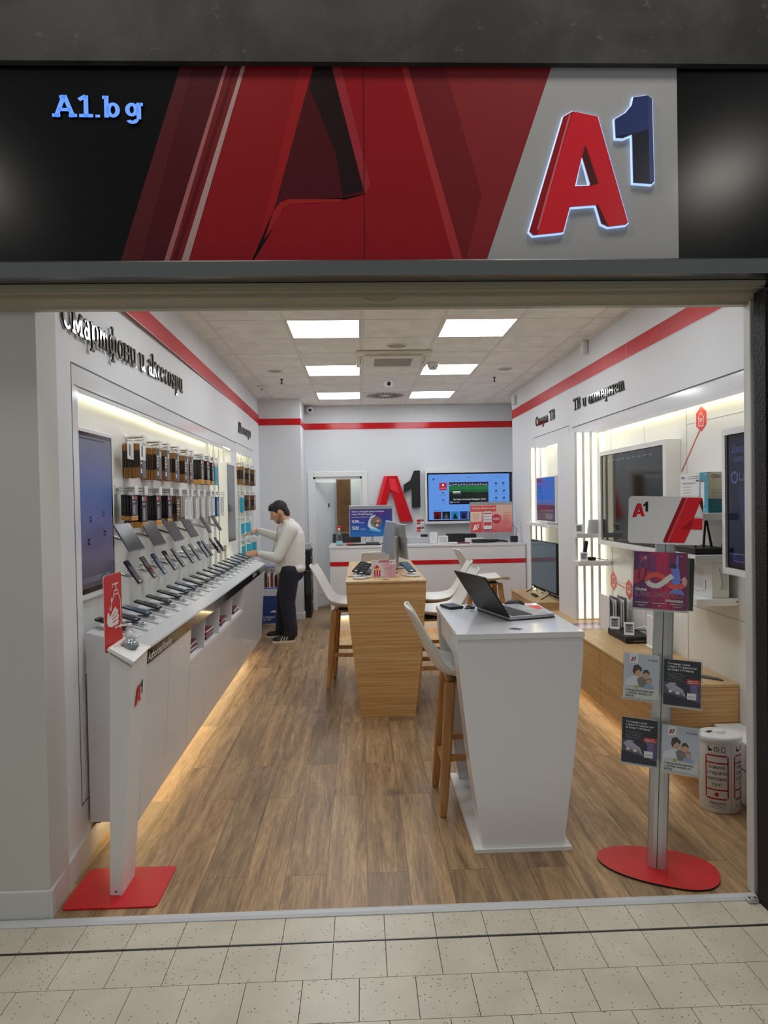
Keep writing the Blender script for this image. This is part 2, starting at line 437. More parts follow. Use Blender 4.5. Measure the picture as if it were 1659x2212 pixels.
# vertical slats and seams on the recessed panels
def lface(y0, y1, z0, z1, mt, off, M=m):
    M.add([(XL(y0) + off, y0, z0), (XL(y1) + off, y1, z0), (XL(y1) + off, y1, z1), (XL(y0) + off, y0, z1)], [(0, 1, 2, 3)], mt)
for zz in (1.065, 2.135): lface(3.3, 7.17, zz, zz + .004, GREYLINE, -.0735)
for k in range(1, 6): lface(3.3 + .65 * k, 3.303 + .65 * k, .9, 2.22, GREYLINE, -.0738)
for y in (6.35, 6.47, 6.60, 6.72, 6.84, 6.97, 7.08): seg(m, y, y + .045, .88, 2.22, BACKP, .055)
for y in (7.56, 7.72, 7.9, 8.1, 8.3, 8.5, 8.66): seg(m, y, y + .05, .88, 2.24, BACKP, .055)
# dark shadow-gap lines round the frames
lface(3.13, 7.47, 2.318, 2.326, GROOVE, .0012); lface(3.13, 3.136, .27, 2.326, GROOVE, .0012); lface(3.13, 3.30, .265, .272, GROOVE, .0012)
lface(7.50, 8.86, 2.325, 2.332, GROOVE, .0012); lface(7.44, 7.444, .9, 2.32, GREYLINE, .0012)
# red band
lface(3.137, 7.46, 2.226, 2.317, WGLOSS, .0008); lface(3.137, 3.2145, .28, 2.226, WGLOSS, .0008)
lface(2.74, 9.44, 2.752, 2.874, mat('red_band', (200, 16, 28), .35, spec=.3), .003)
for k in range(9): lface(3.6 + .66 * k, 3.603 + .66 * k, 2.752, 2.874, mat('red_seam', (150, 14, 22), .3), .0036)
lface(2.74, 9.44, 2.748, 2.752, WHITE, .0032)
wl = struct(m, 'wall_left', 'white panelled wall with red band and two lit recesses', 'wall')
# LED strips in the recesses (tops and far sides)
m = MB()
m.box(XL(5) - .040, XL(5) - .016, 3.28, 7.12, 2.217, 2.2235, LEDT); m.box(-1.425, -1.400, 7.52, 8.72, 2.237, 2.2435, LEDT)
for y in (6.41, 6.66, 6.90, 7.13): m.box(XL(y) - .073, XL(y) - .066, y - .012, y + .012, .95, 2.2, LEDW)
for y in (7.66, 8.0, 8.4): m.box(XL(y) - .073, XL(y) - .066, y - .012, y + .012, .95, 2.22, LEDW)
o = m.build('recess_light', wl)

# --- wall on the right
R1 = (3.08, 6.42, .12, 2.245); R2 = (6.78, 7.98, .12, 2.258)
m = MB()
def rseg(y0, y1, z0, z1, mt, x=XR): m.box(x, 2.5, y0, y1, z0, z1, mt)
rseg(2.72, R1[0], 0, ZC + .2, WALLW); rseg(R1[1], R2[0], 0, ZC + .2, WALLW); rseg(R2[1], 9.17, 0, ZC + .2, WALLW)
for a, b, z0, z1 in (R1, R2):
    rseg(a, b, z1, ZC + .2, WALLW); rseg(a, b, 0, z0, WALLW); rseg(a, b, z0, z1, BACKP, 2.18)
def rface(y0, y1, z0, z1, mt, x, M=m): M.add([(x, y1, z0), (x, y0, z0), (x, y0, z1), (x, y1, z1)], [(0, 1, 2, 3)], mt)
for a, b, z0, z1 in (R1, R2): m.box(XR, XR + .006, a, b, z1 - .024, z1, WALLW)
for y in (3.72, 4.40, 5.07, 5.75): rface(y, y + .004, .56, 2.24, GREYLINE, 2.1788)
rface(3.53, 5.75, .93, .934, GREYLINE, 2.1788); rface(3.53, 4.4, 2.13, 2.133, GREYLINE, 2.1788)
rface(2.75, 6.54, 2.338, 2.347, GROOVE, XR - .0012); rface(6.536, 6.541, .5, 2.347, GREYLINE, XR - .0012)
rface(6.66, 8.06, 2.370, 2.377, GROOVE, XR - .0012); rface(8.056, 8.06, .5, 2.37, GREYLINE, XR - .0012); rface(6.66, 6.665, .5, 2.37, GREYLINE, XR - .0012)
rface(2.75, 6.535, 2.246, 2.337, WGLOSS, XR - .0008); rface(6.421, 6.535, .57, 2.246, WGLOSS, XR - .0008)
rface(2.75, 9.17, 2.738, 2.858, mat('red_band', (200, 16, 28), .35, spec=.3), XR - .003); rface(2.75, 9.17, 2.734, 2.738, WHITE, XR - .0032)
rface(5.2, 5.203, 2.735, 2.858, WHITE, XR - .0036)
m.box(2.02, 2.178, 3.0, 3.79, 0, .335, WALLW, .004); m.box(2.018, 2.021, 3.0, 3.79, .185, .191, GROOVE)
wr = struct(m, 'wall_right', 'white panelled wall with red band and two recesses for televisions', 'wall')
m = MB()
m.box(2.115, 2.150, 3.12, 5.88, 2.237, 2.2435, LEDT); m.box(2.115, 2.150, 6.82, 7.80, 2.250, 2.2565, LEDT)
m.box(2.160, 2.179, 3.50, 3.52, .40, 1.2, LEDW)
m.build('recess_light', wr)

# --- back wall, column, doorway
DX0, DX1, DZ = -.715, .02, 2.02
m = MB()
m.box(-1.8, DX0, YB, YB + .12, 0, ZC + .2, PAINT); m.box(DX1, 2.6, YB, YB + .12, 0, ZC + .2, PAINT); m.box(DX0, DX1, YB, YB + .12, DZ, ZC + .2, PAINT)
m.box(-.83, 2.6, YB - .004, YB, 2.738, 2.832, RED)
struct(m, 'wall_back', 'white back wall with a red band and a doorway', 'wall')
m = MB(); m.box(2.10, 2.5, 9.17, YB, 0, ZC + .2, PAINT); m.box(2.34, 2.5, 9.17, YB, 0, ZC + .2, PAINT)
m = MB(); m.box(2.34, 2.5, 9.16, YB, 0, ZC + .2, PAINT)
struct(m, 'wall_right_return', 'white side wall beyond the television recesses', 'wall')
m = MB(); m.box(-1.8, -.83, YC, YB, 0, ZC + .2, PAINT); m.box(-1.8, -.826, YC - .004, YB, 2.730, 2.822, RED)
m.box(-1.41, -.815, YC - .015, YB, 0, .085, WHITE)
struct(m, 'column', 'white square column with a red band in the far corner', 'column')
m = MB()
for a in ((DX0 - .085, DX0 + .0, 0, DZ + .08), (DX1 - .0, DX1 + .085, 0, DZ + .08), (DX0, DX1, DZ, DZ + .08)):
    m.box(a[0], a[1], YB - .022, YB, a[2], a[3], WHITE, .006)
m.box(DX0, DX0 + .03, YB, YB + .12, 0, DZ, WHITE); m.box(DX1 - .03, DX1, YB, YB + .12, 0, DZ, WHITE); m.box(DX0, DX1, YB, YB + .12, DZ - .03, DZ, WHITE)
struct(m, 'trim_2', 'white moulded frame around the doorway in the back wall', 'door frame')
m = MB()
M_ = fr((DX0 + .03, YB + .10, 0), (cos(radians(55)), sin(radians(55)), 0), (0, 0, 1))
m.box(0, .76, .03, 1.95, -.04, 0, mat('white_door_paint', (216, 220, 222), .4), .003, M_)
m.box(.06, .70, .20, .205, 0, .001, GROOVE, 0, M_)
m.box(.68, .73, 1.0, 1.16, .0, .02, REDM, .004, M_); m.box(.30, .32, 1.56, 1.62, 0, .012, BLACKM, .003, M_)
d1 = struct(m, 'door_1', 'plain white door standing ajar in the back wall', 'door')
m = MB(); m.tube([(.70, 1.02, .0), (.70, 1.02, .05), (.60, 1.02, .05)], .009, STEEL, 8, M_); m.build('door_handle', d1)
m = MB(); m.box(-1.8, 2.6, 11.3, 11.4, 0, 3.2, mat('back_room_wall', (196, 202, 196), .6)); m.box(.02, .1, YB + .12, 11.3, 0, 3.2, PAINT)
struct(m, 'wall_back_room', 'pale wall of the storeroom seen through the doorway', 'wall')
m = MB(); m.box(-.83, -.72, YB - .014, YB, 0, .085, WHITE); struct(m, 'baseboard_back', 'white skirting beside the doorway', 'skirting')

# --- ceiling
m = MB(); m.box(-1.8, 2.6, 2.72, 11.4, ZC + .022, ZC + .12, CEILG)
cols = [(-1.40, -1.215), (-1.19, -.60), (-.578, .022), (.046, .676), (.700, 1.298), (1.322, 1.905), (1.93, 2.36)]
LIGHTS = {(2, -3), (4, -3), (2, 0), (2, 3), (2, 6), (4, 0), (4, 3), (4, 6)}
Y0 = 5.358
rows = range(-5, 9)
for ci, (a, b) in enumerate(cols):
    for r in rows:
        if (ci, r) in LIGHTS: continue
        y0 = max(Y0 + .6 * r, 2.74); y1 = min(Y0 + .6 * r + .6, YB)
        if y1 - y0 < .05: continue
        m.box(a + .002, b - .002, y0 + .005, y1 - .005, ZC, ZC + .02, CEILT)
for i in range(len(cols) - 1):
    m.box(cols[i][1] - .001, cols[i + 1][0] + .001, 2.74, YB, ZC - .002, ZC + .02, CEILB)
m.box(-1.42, -1.395, 2.74, 9.44, ZC - .012, ZC + .02, CEILB); m.box(2.075, 2.10, 2.74, 9.17, ZC - .012, ZC + .02, CEILB)
m.box(-.83, 2.34, YB - .025, YB, ZC - .012, ZC + .02, CEILB)
struct(m, 'ceiling', 'beige suspended tile ceiling of the shop', 'ceiling')

# --- shop front: pillar, concrete, fascia backing, shutter housing, jambs
m = MB()
m.box(-2.7, -1.283, 2.725, 2.90, 0, 2.50, PILLAR)
struct(m, 'wall_front_left', 'plain off-white pier at the shop entrance', 'wall')
m = MB()
m.box(-2.7, -1.283, 2.708, 2.725, 0, .115, mat('white_skirting_paint', (214, 214, 212), .45), .004)
m.prism([(-1.268, 2.708), (-1.283, 2.708), (XL(3.3), 3.3), (XL(7.5), 7.5), (XL(7.5) + .015, 7.5), (XL(3.3) + .015, 3.3)], 0, .115, mat('white_skirting_paint', (214, 214, 212), .45))
struct(m, 'baseboard_left', 'white skirting board along the pier and wall', 'skirting')
m = MB(); m.box(-2.7, 2.7, 2.60, 2.75, 3.346, 5.2, CONC)
struct(m, 'wall_front', 'dark mottled concrete cladding above the shop sign', 'wall')
m = MB()
m.box(-2.7, 2.7, 2.742, 2.80, 2.52, 3.6, BEIGE)
struct(m, 'wall_front_lintel', 'beige lintel over the shop opening', 'lintel')
m = MB()
prof = [(2.62, 2.512), (2.62, 2.492), (2.632, 2.492), (2.632, 2.484), (2.66, 2.482), (2.66, 2.468), (2.672, 2.466), (2.70, 2.452), (2.705, 2.440), (2.74, 2.440), (2.74, 2.52), (2.64, 2.52)]
m.prism(prof, -2.7, 1.62, BEIGE, None, fr((0, 0, 0), (0, 1, 0), (0, 0, 1)))
m.tube([(.09 + .075 * cos(a), 2.668 , 2.476 - .03 * sin(a)) for a in [pi * i / 12 for i in range(13)]], .0035, mat('beige_cable', (182, 174, 152), .4), 6)
struct(m, 'trim_3', 'beige roller shutter rail across the top of the opening', 'shutter rail')
m = MB()
m.box(1.598, 1.625, 2.69, 2.74, 0, 2.455, mat('white_jamb_paint', (216, 216, 212), .4), .004); m.box(1.655, 1.70, 2.70, 2.76, 0, 2.5, PILLAR)
struct(m, 'trim_4', 'white upright jamb at the edge of the opening', 'jamb')
BRK = bump_noise(mat('black_rough_frame', (16, 16, 16), .7), 90, .8, .006)
m = MB(); m.box(1.593, 1.90, 2.58, 2.655, 0, 2.47, BRK); m.box(1.60, 1.612, 2.545, 2.58, .0, 2.46, BLACKM)
struct(m, 'trim_5', 'black shutter guide rail standing outside the white jamb', 'shutter guide')
m = MB(); m.box(1.70, 2.7, 2.66, 2.9, 0, 3.4, mat('dark_front_wall', (30, 30, 30), .7))
struct(m, 'wall_front_right', 'dark wall face outside the shop opening', 'wall')
m = MB(); m.box(1.545, 1.59, 2.635, 2.665, 0, .016, ALU, .003); m.cyl((1.555, 2.65, .016), (1.555, 2.65, .018), .004, BLACKM); m.cyl((1.58, 2.65, .016), (1.58, 2.65, .018), .004, BLACKM)
tag(m.build('floor_bracket'), 'small metal floor bracket at the foot of the black shutter guide', 'bracket')

# ================================================================ lettering
def slab_glyphs():
    """slab-serif letters drawn as strokes: l = line, a = arc, s = serif bar; cap height 1, x-height .70"""
    x = .70
    return {
     'A': (.92, [('l', .14, 0, .46, 1), ('l', .46, 1, .78, 0), ('l', .24, .34, .68, .34), ('s', .0, .30, 0), ('s', .62, .92, 0), ('s', .28, .5, 1)]),
     '1': (.62, [('l', .34, 0, .34, 1), ('l', .34, .98, .08, .80), ('s', .08, .60, 0)]),
     '.': (.30, [('l', .15, 0, .15, .12)]),
     'b': (.78, [('l', .18, 0, .18, 1), ('s', .03, .18, 1), ('e', .42, .35, .26, .35), ]),
     'g': (.78, [('e', .34, .38, .25, .32), ('l', .60, .70, .60, -.06), ('s', .60, .76, x), ('a', .36, -.06, .24, .22, 0, -160)]),
     'С': (.80, [('a', .44, .5, .36, .5, 52, 308), ('l', .68, .66, .68, .98)]),
     'м': (.92, [('l', .16, 0, .16, x), ('l', .16, x, .46, .10), ('l', .46, .10, .76, x), ('l', .76, x, .76, 0), ('s', .02, .30, 0), ('s', .62, .90, 0), ('s', .02, .20, x), ('s', .72, .90, x)]),
     'а': (.68, [('e', .30, .20, .20, .21), ('l', .50, 0, .50, .48), ('a', .30, .48, .20, .22, 0, 150), ('s', .5, .64, 0)]),
     'р': (.78, [('l', .18, -.28, .18, x), ('s', .03, .18, x), ('s', .03, .34, -.28), ('e', .44, .35, .26, .35)]),
     'т': (1.02, [('l', .17, 0, .17, x), ('s', .03, .17, x), ('a', .33, .44, .16, .26, 0, 180), ('l', .49, 0, .49, .44), ('a', .66, .44, .17, .26, 0, 180), ('l', .83, 0, .83, .44), ('s', .05, .29, 0), ('s', .38, .60, 0), ('s', .72, .98, 0)]),
     'ф': (.98, [('l', .49, -.28, .49, 1), ('s', .34, .64, -.28), ('s', .34, .49, 1), ('e', .30, .35, .22, .35), ('e', .68, .35, .22, .35)]),
     'о': (.74, [('e', .37, .35, .29, .35)]),
     'н': (.82, [('l', .17, 0, .17, x), ('l', .65, 0, .65, x), ('l', .17, .36, .65, .36), ('s', .03, .31, 0), ('s', .51, .79, 0), ('s', .03, .31, x), ('s', .51, .79, x)]),
     'и': (.80, [('l', .17, .22, .17, x), ('a', .38, .22, .21, .22, 180, 360), ('l', .60, 0, .60, x), ('s', .03, .17, x), ('s', .46, .60, x), ('s', .60, .76, 0)]),
     'к': (.76, [('l', .17, 0, .17, 1), ('s', .03, .17, 1), ('l', .17, .30, .58, x), ('l', .32, .42, .62, 0), ('s', .04, .30, 0), ('s', .50, .74, 0), ('s', .46, .70, x)]),
     'с': (.64, [('a', .36, .35, .28, .35, 50, 310)]),
     'е': (.70, [('a', .36, .35, .29, .35, 0, 315), ('l', .09, .36, .64, .36)]),
     'Т': (.86, [('l', .43, 0, .43, 1), ('l', .06, .94, .80, .94), ('l', .08, .78, .08, .98), ('l', .78, .78, .78, .98), ('s', .26, .60, 0)]),
     'В': (.84, [('l', .19, 0, .19, 1), ('s', .04, .45, 1), ('s', .04, .45, 0), ('l', .19, .52, .45, .52), ('a', .45, .75, .24, .23, -90, 90), ('a', .47, .26, .27, .26, -90, 90)]),
     ' ': (.42, []),
    }
GL = slab_glyphs(); GL['А'] = GL['A']
def slab(mb, body, cap, width, depth, front, side, M, wt=.13, st=.10, taper=0):
    """extruded slab-serif lettering on the plane M; width = full length along x"""
    adv = sum(GL[c][0] for c in body); kx = width / adv; ky = cap; x = 0
    for c in body:
        a, strokes = GL[c]
        for s in strokes:
            if s[0] == 's':
                polys = [[(s[1], s[3] - (st if s[3] > .5 else 0)), (s[2], s[3] - (st if s[3] > .5 else 0)), (s[2], s[3] + (0 if s[3] > .5 else st)), (s[1], s[3] + (0 if s[3] > .5 else st))]]
            elif s[0] == 'l':
                p, q = Vector((s[1], s[2])), Vector((s[3], s[4])); d = (q - p).normalized(); n = Vector((-d.y, d.x)) * wt / 2
                if abs(d.y) < .1: n = Vector((0, st / 2))
                polys = [[p - n, q - n, q + n, p + n]]
            else:
                if s[0] == 'e': cx_, cy_, rx, ry, a0, a1 = s[1], s[2], s[3], s[4], 0, 360
                else: _, cx_, cy_, rx, ry, a0, a1 = s
                N = max(4, int(abs(a1 - a0) / 24)); o_ = []; i_ = []
                for k in range(N + 1):
                    t = radians(a0 + (a1 - a0) * k / N)
                    o_.append((cx_ + rx * cos(t), cy_ + ry * sin(t))); i_.append((cx_ + (rx - wt) * cos(t), cy_ + (ry - st) * sin(t)))
                polys = [[i_[k], o_[k], o_[k + 1], i_[k + 1]] for k in range(N)]
            for P in polys:
                P = [((x + p[0]) * kx, p[1] * ky) for p in P]
                ar = sum(P[i][0] * P[(i + 1) % 4][1] - P[(i + 1) % 4][0] * P[i][1] for i in range(4))
                if ar < 0: P = P[::-1]
                mb.prism(P, 0, depth, front, side, M)
        x += a
    return mb

# the A and the raised 1 of the emblem, drawn in units of the letter height (x 0..1.04, y 0..1.13)
def em(*p): return [((a - 623) / 532, (1025 - b) / 532) for a, b in p]
A_OUT = em((778, 517), (820, 493), (928, 515), (1057, 972), (1048, 980), (970, 989), (940, 975), (917, 895), (802, 903), (772, 1010), (762, 1013), (640, 1025), (623, 1008))
A_HOLE = em((858, 685), (893, 803), (887, 813), (825, 815))
A_LEFT = em((778, 517), (820, 493), (657, 1023), (640, 1025), (623, 1008))
A_FOLD = em((802, 510), (812, 503), (665, 1000), (655, 1003))
A_SHEEN = em((832, 500), (928, 516), (985, 720), (930, 800), (868, 640), (800, 880), (680, 1000), (672, 1010))
A_IN = em((873, 637), (928, 803), (890, 813), (893, 803), (858, 685))
A_FOOT = em((917, 895), (925, 893), (970, 989), (940, 975))
ONE = em((1087, 432), (1150, 424), (1168, 440), (1174, 795), (1165, 804), (1083, 798), (1080, 590), (1040, 606), (1008, 605), (1004, 527), (1050, 500), (1080, 465))
ONE_SIDE = em((1150, 424), (1168, 440), (1174, 795), (1153, 803))
ONE_UP = em((1087, 432), (1150, 424), (1152, 570), (1078, 590), (1008, 600), (1004, 527), (1050, 500), (1080, 465))
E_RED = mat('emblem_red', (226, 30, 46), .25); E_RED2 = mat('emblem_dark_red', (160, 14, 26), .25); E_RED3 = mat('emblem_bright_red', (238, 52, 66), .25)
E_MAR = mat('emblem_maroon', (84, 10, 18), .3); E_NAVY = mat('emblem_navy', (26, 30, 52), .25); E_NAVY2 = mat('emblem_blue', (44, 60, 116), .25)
def emblem(mb, x, y, h, M, one=INK, red=E_RED, dark=E_RED2, z=0.0008, white=None):
    """flat printed A-and-1 emblem, height h of the A"""
    S_ = M @ TR(Vector((x, y, 0))) @ Matrix.Diagonal((h, h, 1, 1)) 
    mb.flat(A_OUT, white or red, z, S_, [A_HOLE])
    if white is None: mb.flat(A_LEFT, dark, z + .0003, S_); mb.flat(A_IN, E_MAR, z + .0003, S_)
    mb.flat(ONE, white or one, z, S_)
    return mb

# ---------------------------------------------------------------- the fascia sign
YS = 2.63
def fp(px, py): v = at_y(px, py, YS); return (v.x, v.z)
FM = fr((0, YS, 0), (1, 0, 0), (0, 0, 1))          # local z points to the viewer side (-Y)
sg = thing('shop_sign', 'wide black, red and grey sign board above the shop opening', 'sign', (0, YS, 2.57))
def art(mb, pts, m, z): return mb.flat([fp(*p) for p in pts], m, z, FM)
pm = lambda n, c, r=.3: mat('sign_' + n, tuple(int(x * .86) for x in c) if n not in ('grey',) else c, r, spec=.3)
m = MB(); m.box(-2.6, 2.6, -.085, 0, 2.575, 3.372, pm('black', (10, 10, 12), .2), 0, Matrix(((1, 0, 0, 0), (0, -1, 0, YS), (0, 0, 1, 0), (0, 0, 0, 1))))
m.build('back_panel', sg, True)
m = MB()
art(m, [(391, 141), (492, 142), (352, 584), (255, 584)], pm('deep_maroon', (92, 14, 24)), .002)
art(m, [(391, 141), (418, 141), (300, 584), (255, 584)], pm('maroon_brown', (104, 28, 34)), .0024)
art(m, [(486, 142), (493, 142), (361, 584), (349, 584)], pm('rose_line', (196, 120, 122)), .003)
art(m, [(493, 142), (527, 142), (390, 584), (361, 584)], pm('brick_red', (140, 30, 38)), .002)
art(m, [(505, 142), (512, 142), (376, 584), (366, 584)], pm('dark_line', (110, 12, 22)), .0024)
art(m, [(523, 142), (531, 142), (402, 584), (386, 584)], pm('pale_line', (214, 176, 174)), .003)
art(m, [(530, 142), (677, 143), (592, 455), (535, 584), (398, 584)], pm('main_red', (172, 22, 30)), .002)
art(m, [(650, 142), (677, 143), (596, 440), (560, 520)], pm('edge_red', (188, 30, 36)), .0024)
art(m, [(677, 143), (726, 143), (790, 420), (740, 428), (612, 434), (592, 455)], pm('inner_maroon', (92, 16, 26)), .002)
art(m, [(680, 143), (716, 143), (786, 412), (740, 424), (725, 330), (668, 190)], pm('inner_shadow', (44, 16, 18)), .0024)
art(m, [(592, 455), (606, 438), (622, 431), (740, 431), (734, 437), (628, 441), (612, 452), (598, 478), (570, 520)], pm('bar_light', (196, 40, 40)), .0028)
art(m, [(716, 143), (875, 143), (1003, 582), (535, 584), (575, 520), (600, 470), (616, 448), (632, 440), (745, 432), (790, 420)], pm('leg_red', (178, 24, 34)), .0022)
art(m, [(716, 143), (736, 143), (800, 400), (788, 420)], pm('leg_rose', (188, 56, 66)), .0026)
art(m, [(866, 143), (880, 143), (1005, 582), (985, 582)], pm('leg_edge', (206, 62, 66)), .0028)
art(m, [(880, 143), (1191, 145), (1045, 581), (1005, 582)], pm('field_red', (164, 46, 52)), .002)
art(m, [(880, 143), (960, 143), (1040, 420), (1003, 575)], pm('field_shade', (140, 34, 42)), .0023)
art(m, [(784, 142), (785.5, 142), (788.5, 583), (787, 583)], pm('seam', (96, 14, 20)), .0032)
m.build('red_graphic_panel', sg, True)
m = MB(); art(m, [(1191, 145), (1461, 145), (1466, 574), (1045, 581)], pm('grey', (176, 176, 176), .12), .0025); m.build('grey_panel', sg, True)
# glowing web address
BLUE = mat('sign_blue_light', (112, 160, 245), .4, 0, SIGN_LED * .62, (96, 148, 250))
p0 = at_y(115, 255, YS)
m = MB(); slab(m, 'A1.bg', .082, .345, .006, BLUE, mat('sign_blue_side', (40, 60, 120), .4), fr((p0.x, YS - .003, p0.z), (1, 0, -.012), (0, 0, 1)), .17, .15)
m.build('lit_lettering', sg, True, 'glowing blue slab-serif lettering of the web address')
# illuminated emblem: white-lit rim, raised red letter, navy digit
HALO = mat('sign_rim_light', (190, 215, 255), .4, 0, SIGN_LED * .95, (176, 206, 255))
q0 = at_y(1141, 512, YS); q1 = at_y(1141, 246, YS); hh = (q1 - q0).length * 1.0
EM = fr((q0.x, YS - .003, q0.z), (1, 0, 0), (0, 0, 1)) @ Matrix.Diagonal((hh, hh, 1, 1))
def grow(poly, d):
    c = Vector((sum(p[0] for p in poly) / len(poly), sum(p[1] for p in poly) / len(poly))); out = []; n = len(poly)
    ar = sum(poly[i][0] * poly[(i + 1) % n][1] - poly[(i + 1) % n][0] * poly[i][1] for i in range(n)); sgn = 1 if ar > 0 else -1
    for i in range(n):
        a, b, c2 = Vector(poly[i - 1]), Vector(poly[i]), Vector(poly[(i + 1) % n])
        d1 = (b - a).normalized(); d2 = (c2 - b).normalized(); n1 = Vector((d1.y, -d1.x)); n2 = Vector((d2.y, -d2.x)); q = (n1 + n2)
        q = q / max(.35, q.length_squared / 2); out.append(tuple(b + q * d * sgn))
    return out
ea = MB(); ea.prism(grow(A_OUT, .009), 0, .010, HALO, HALO, EM, [grow(A_HOLE, -.012)])
oa = ea.build('lit_rim', sg, True, 'thin white-blue light line round the red letter')
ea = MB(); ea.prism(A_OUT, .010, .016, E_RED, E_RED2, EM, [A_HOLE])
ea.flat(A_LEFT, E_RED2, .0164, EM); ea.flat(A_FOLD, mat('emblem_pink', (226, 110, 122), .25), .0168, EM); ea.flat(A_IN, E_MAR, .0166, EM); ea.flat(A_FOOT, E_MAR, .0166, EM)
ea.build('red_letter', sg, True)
ea = MB(); ea.prism(grow(ONE, .009), 0, .010, HALO, HALO, EM); ea.build('lit_rim', sg, True, 'thin white-blue light line round the navy digit')
ea = MB(); ea.prism(ONE, .010, .016, E_NAVY, E_NAVY, EM); ea.flat(ONE_UP, E_NAVY2, .0163, EM); ea.flat(ONE_SIDE, mat('emblem_navy_side', (60, 74, 128), .25), .0166, EM); ea.build('navy_digit', sg, True)
# metal strip under the sign
m = MB(); m.prism([(2.555, 2.577), (2.547, 2.570), (2.562, 2.520), (2.64, 2.512), (2.70, 2.52), (2.70, 2.577)], -2.6, 1.66, STEEL, None, fr((0, 0, 0), (0, 1, 0), (0, 0, 1)))
m.prism([(2.555, 2.5775), (2.546, 2.5705), (2.561, 2.5195), (2.64, 2.5118), (2.70, 2.52), (2.70, 2.577)], 1.66, 2.6, BLACKM, None, fr((0, 0, 0), (0, 1, 0), (0, 0, 1)))
struct(m, 'trim_6', 'brushed metal strip along the lower edge of the shop sign', 'metal strip')

# ---------------------------------------------------------------- raised wall lettering
def wall_text(name, label, body, cap, width, o, xd, n):
    t_ = thing(name, label, 'lettering', o); M_ = fr(o, xd, (0, 0, 1)); adv = sum(GL[c][0] for c in body); x = 0
    for c in body:
        a = GL[c][0] / adv * width
        if c != ' ':
            m_ = MB(); slab(m_, c, cap, a, .009, LETTER, LETTERS, M_ @ TR(Vector((x, 0, 0))), .115, .088); m_.build('letter', t_, True)
        x += a
d = Vector((XL(5.2) - XL(3.0), 2.2, .052)).normalized()
wall_text('wall_lettering', 'long black raised lettering on the white wall above the phone shelves', 'Смартфони и аксесоари', .146, 2.18, (XL(3.0) + .003, 3.0, 2.453), d, 1)
wall_text('wall_lettering', 'short black raised lettering over the narrow accessory recess', 'Аксесоари', .118, .98, (XL(7.64) + .003, 7.64, 2.455), d, 1)
wall_text('wall_lettering', 'black raised lettering above the large television recess', 'ТВ и интернет', .115, 1.27, (XR - .002, 6.50, 2.500), (0, -1, 0), 1)
wall_text('wall_lettering', 'short black raised lettering above the narrow television recess', 'Смарт ТВ', .112, .80, (XR - .002, 7.92, 2.50), (0, -1, 0), 1)

# big emblem on the back wall
t = thing('wall_emblem', 'large glossy red letter with black digit mounted on the back wall', 'logo sign', (.45, YB, 1.33))
BM = fr((at_y(798, 1127, YB).x, YB, 1.325), (1, 0, 0), (0, 0, 1)) @ Matrix.Diagonal((.70, .70, 1, 1))
AW = [(0.05, 0), (.33, .99), (.62, .99), (.94, -.0), (.66, -.0), (.475, .70), (.27, 0)]
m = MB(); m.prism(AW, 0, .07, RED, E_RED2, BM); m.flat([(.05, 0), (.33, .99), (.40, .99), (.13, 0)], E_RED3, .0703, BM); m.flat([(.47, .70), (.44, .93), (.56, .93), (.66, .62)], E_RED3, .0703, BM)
m.build('red_letter', t, True)
OW = [(.76, .62), (.76, .80), (.90, .89), (.945, 1.0), (.985, 1.10), (1.11, 1.10), (1.11, .30), (.93, .30), (.93, .72), (.86, .68)]
m = MB(); m.prism([(a * 1.0, b) for a, b in OW], 0, .07, BLACKM, BLACKM, BM); m.build('black_digit', t, True)

# ================================================================ left side: counter, shelves of phones, accessories
ORD = ['first', 'second', 'third', 'fourth', 'fifth', 'sixth', 'seventh', 'eighth', 'ninth', 'tenth', 'eleventh', 'twelfth', 'thirteenth', 'fourteenth', 'fifteenth', 'sixteenth', 'seventeenth', 'eighteenth', 'nineteenth', 'twentieth', 'twenty-first']
XZ = fr((0, 0, 0), (1, 0, 0), (0, 0, 1))
def xz(m, poly, y0, y1, mt, side=None): return m.prism(poly, -y1, -y0, mt, side, XZ)
CY0, CY1 = 3.215, 7.50
def along(m, poly, y0, y1, mt):
    """a profile (distance from the wall face, height) swept along the slightly skewed wall"""
    ar = sum(poly[i][0] * poly[(i + 1) % len(poly)][1] - poly[(i + 1) % len(poly)][0] * poly[i][1] for i in range(len(poly)))
    if ar < 0: poly = poly[::-1]
    n = len(poly); vs = [(XL(y) + d, y, z) for y in (y0, y1) for d, z in poly]
    tri = [tuple(t) for t in tessellate_polygon([[Vector((d, z, 0)) for d, z in poly]])]
    P_ = [Vector((d, z, 0)) for d, z in poly]
    tri = [t if (P_[t[1]] - P_[t[0]]).cross(P_[t[2]] - P_[t[0]]).z > 0 else t[::-1] for t in tri]
    return m.add(vs, tri + [tuple(n + k for k in t[::-1]) for t in tri] + [(i, n + i, n + (i + 1) % n, (i + 1) % n) for i in range(n)], mt)
def fd(z, off=0): return .238 + (z - .15) * .0667 + off
t = thing('display_worktop', 'long sloping white display counter top with a black front strip', 'counter top', (-1.2, 5.4, .94))
m = MB(); along(m, [(.294, .977), (.295, .965), (.21, .965), (.21, .900), (.010, .900), (.010, 1.060)], CY0 + .012, CY1, WGLOSS); m.build('top', t, True)
m = MB(); along(m, [(fd(.15), .15), (fd(.965) + .002, .965), (.294, .977), (.010, 1.060), (.010, .15)], CY0, CY0 + .0115, WGLOSS); m.build('end_panel', t, True)
m = MB(); along(m, [(.295, .965), (.291, .897), (.215, .897), (.215, .965)], CY0 + .012, CY1 - .002, BLACK)
for y in (4.135, 5.26, 6.28): along(m, [(.2956, .965), (.2916, .897), (.28, .897), (.28, .965)], y - .0015, y + .0015, GREYLINE)
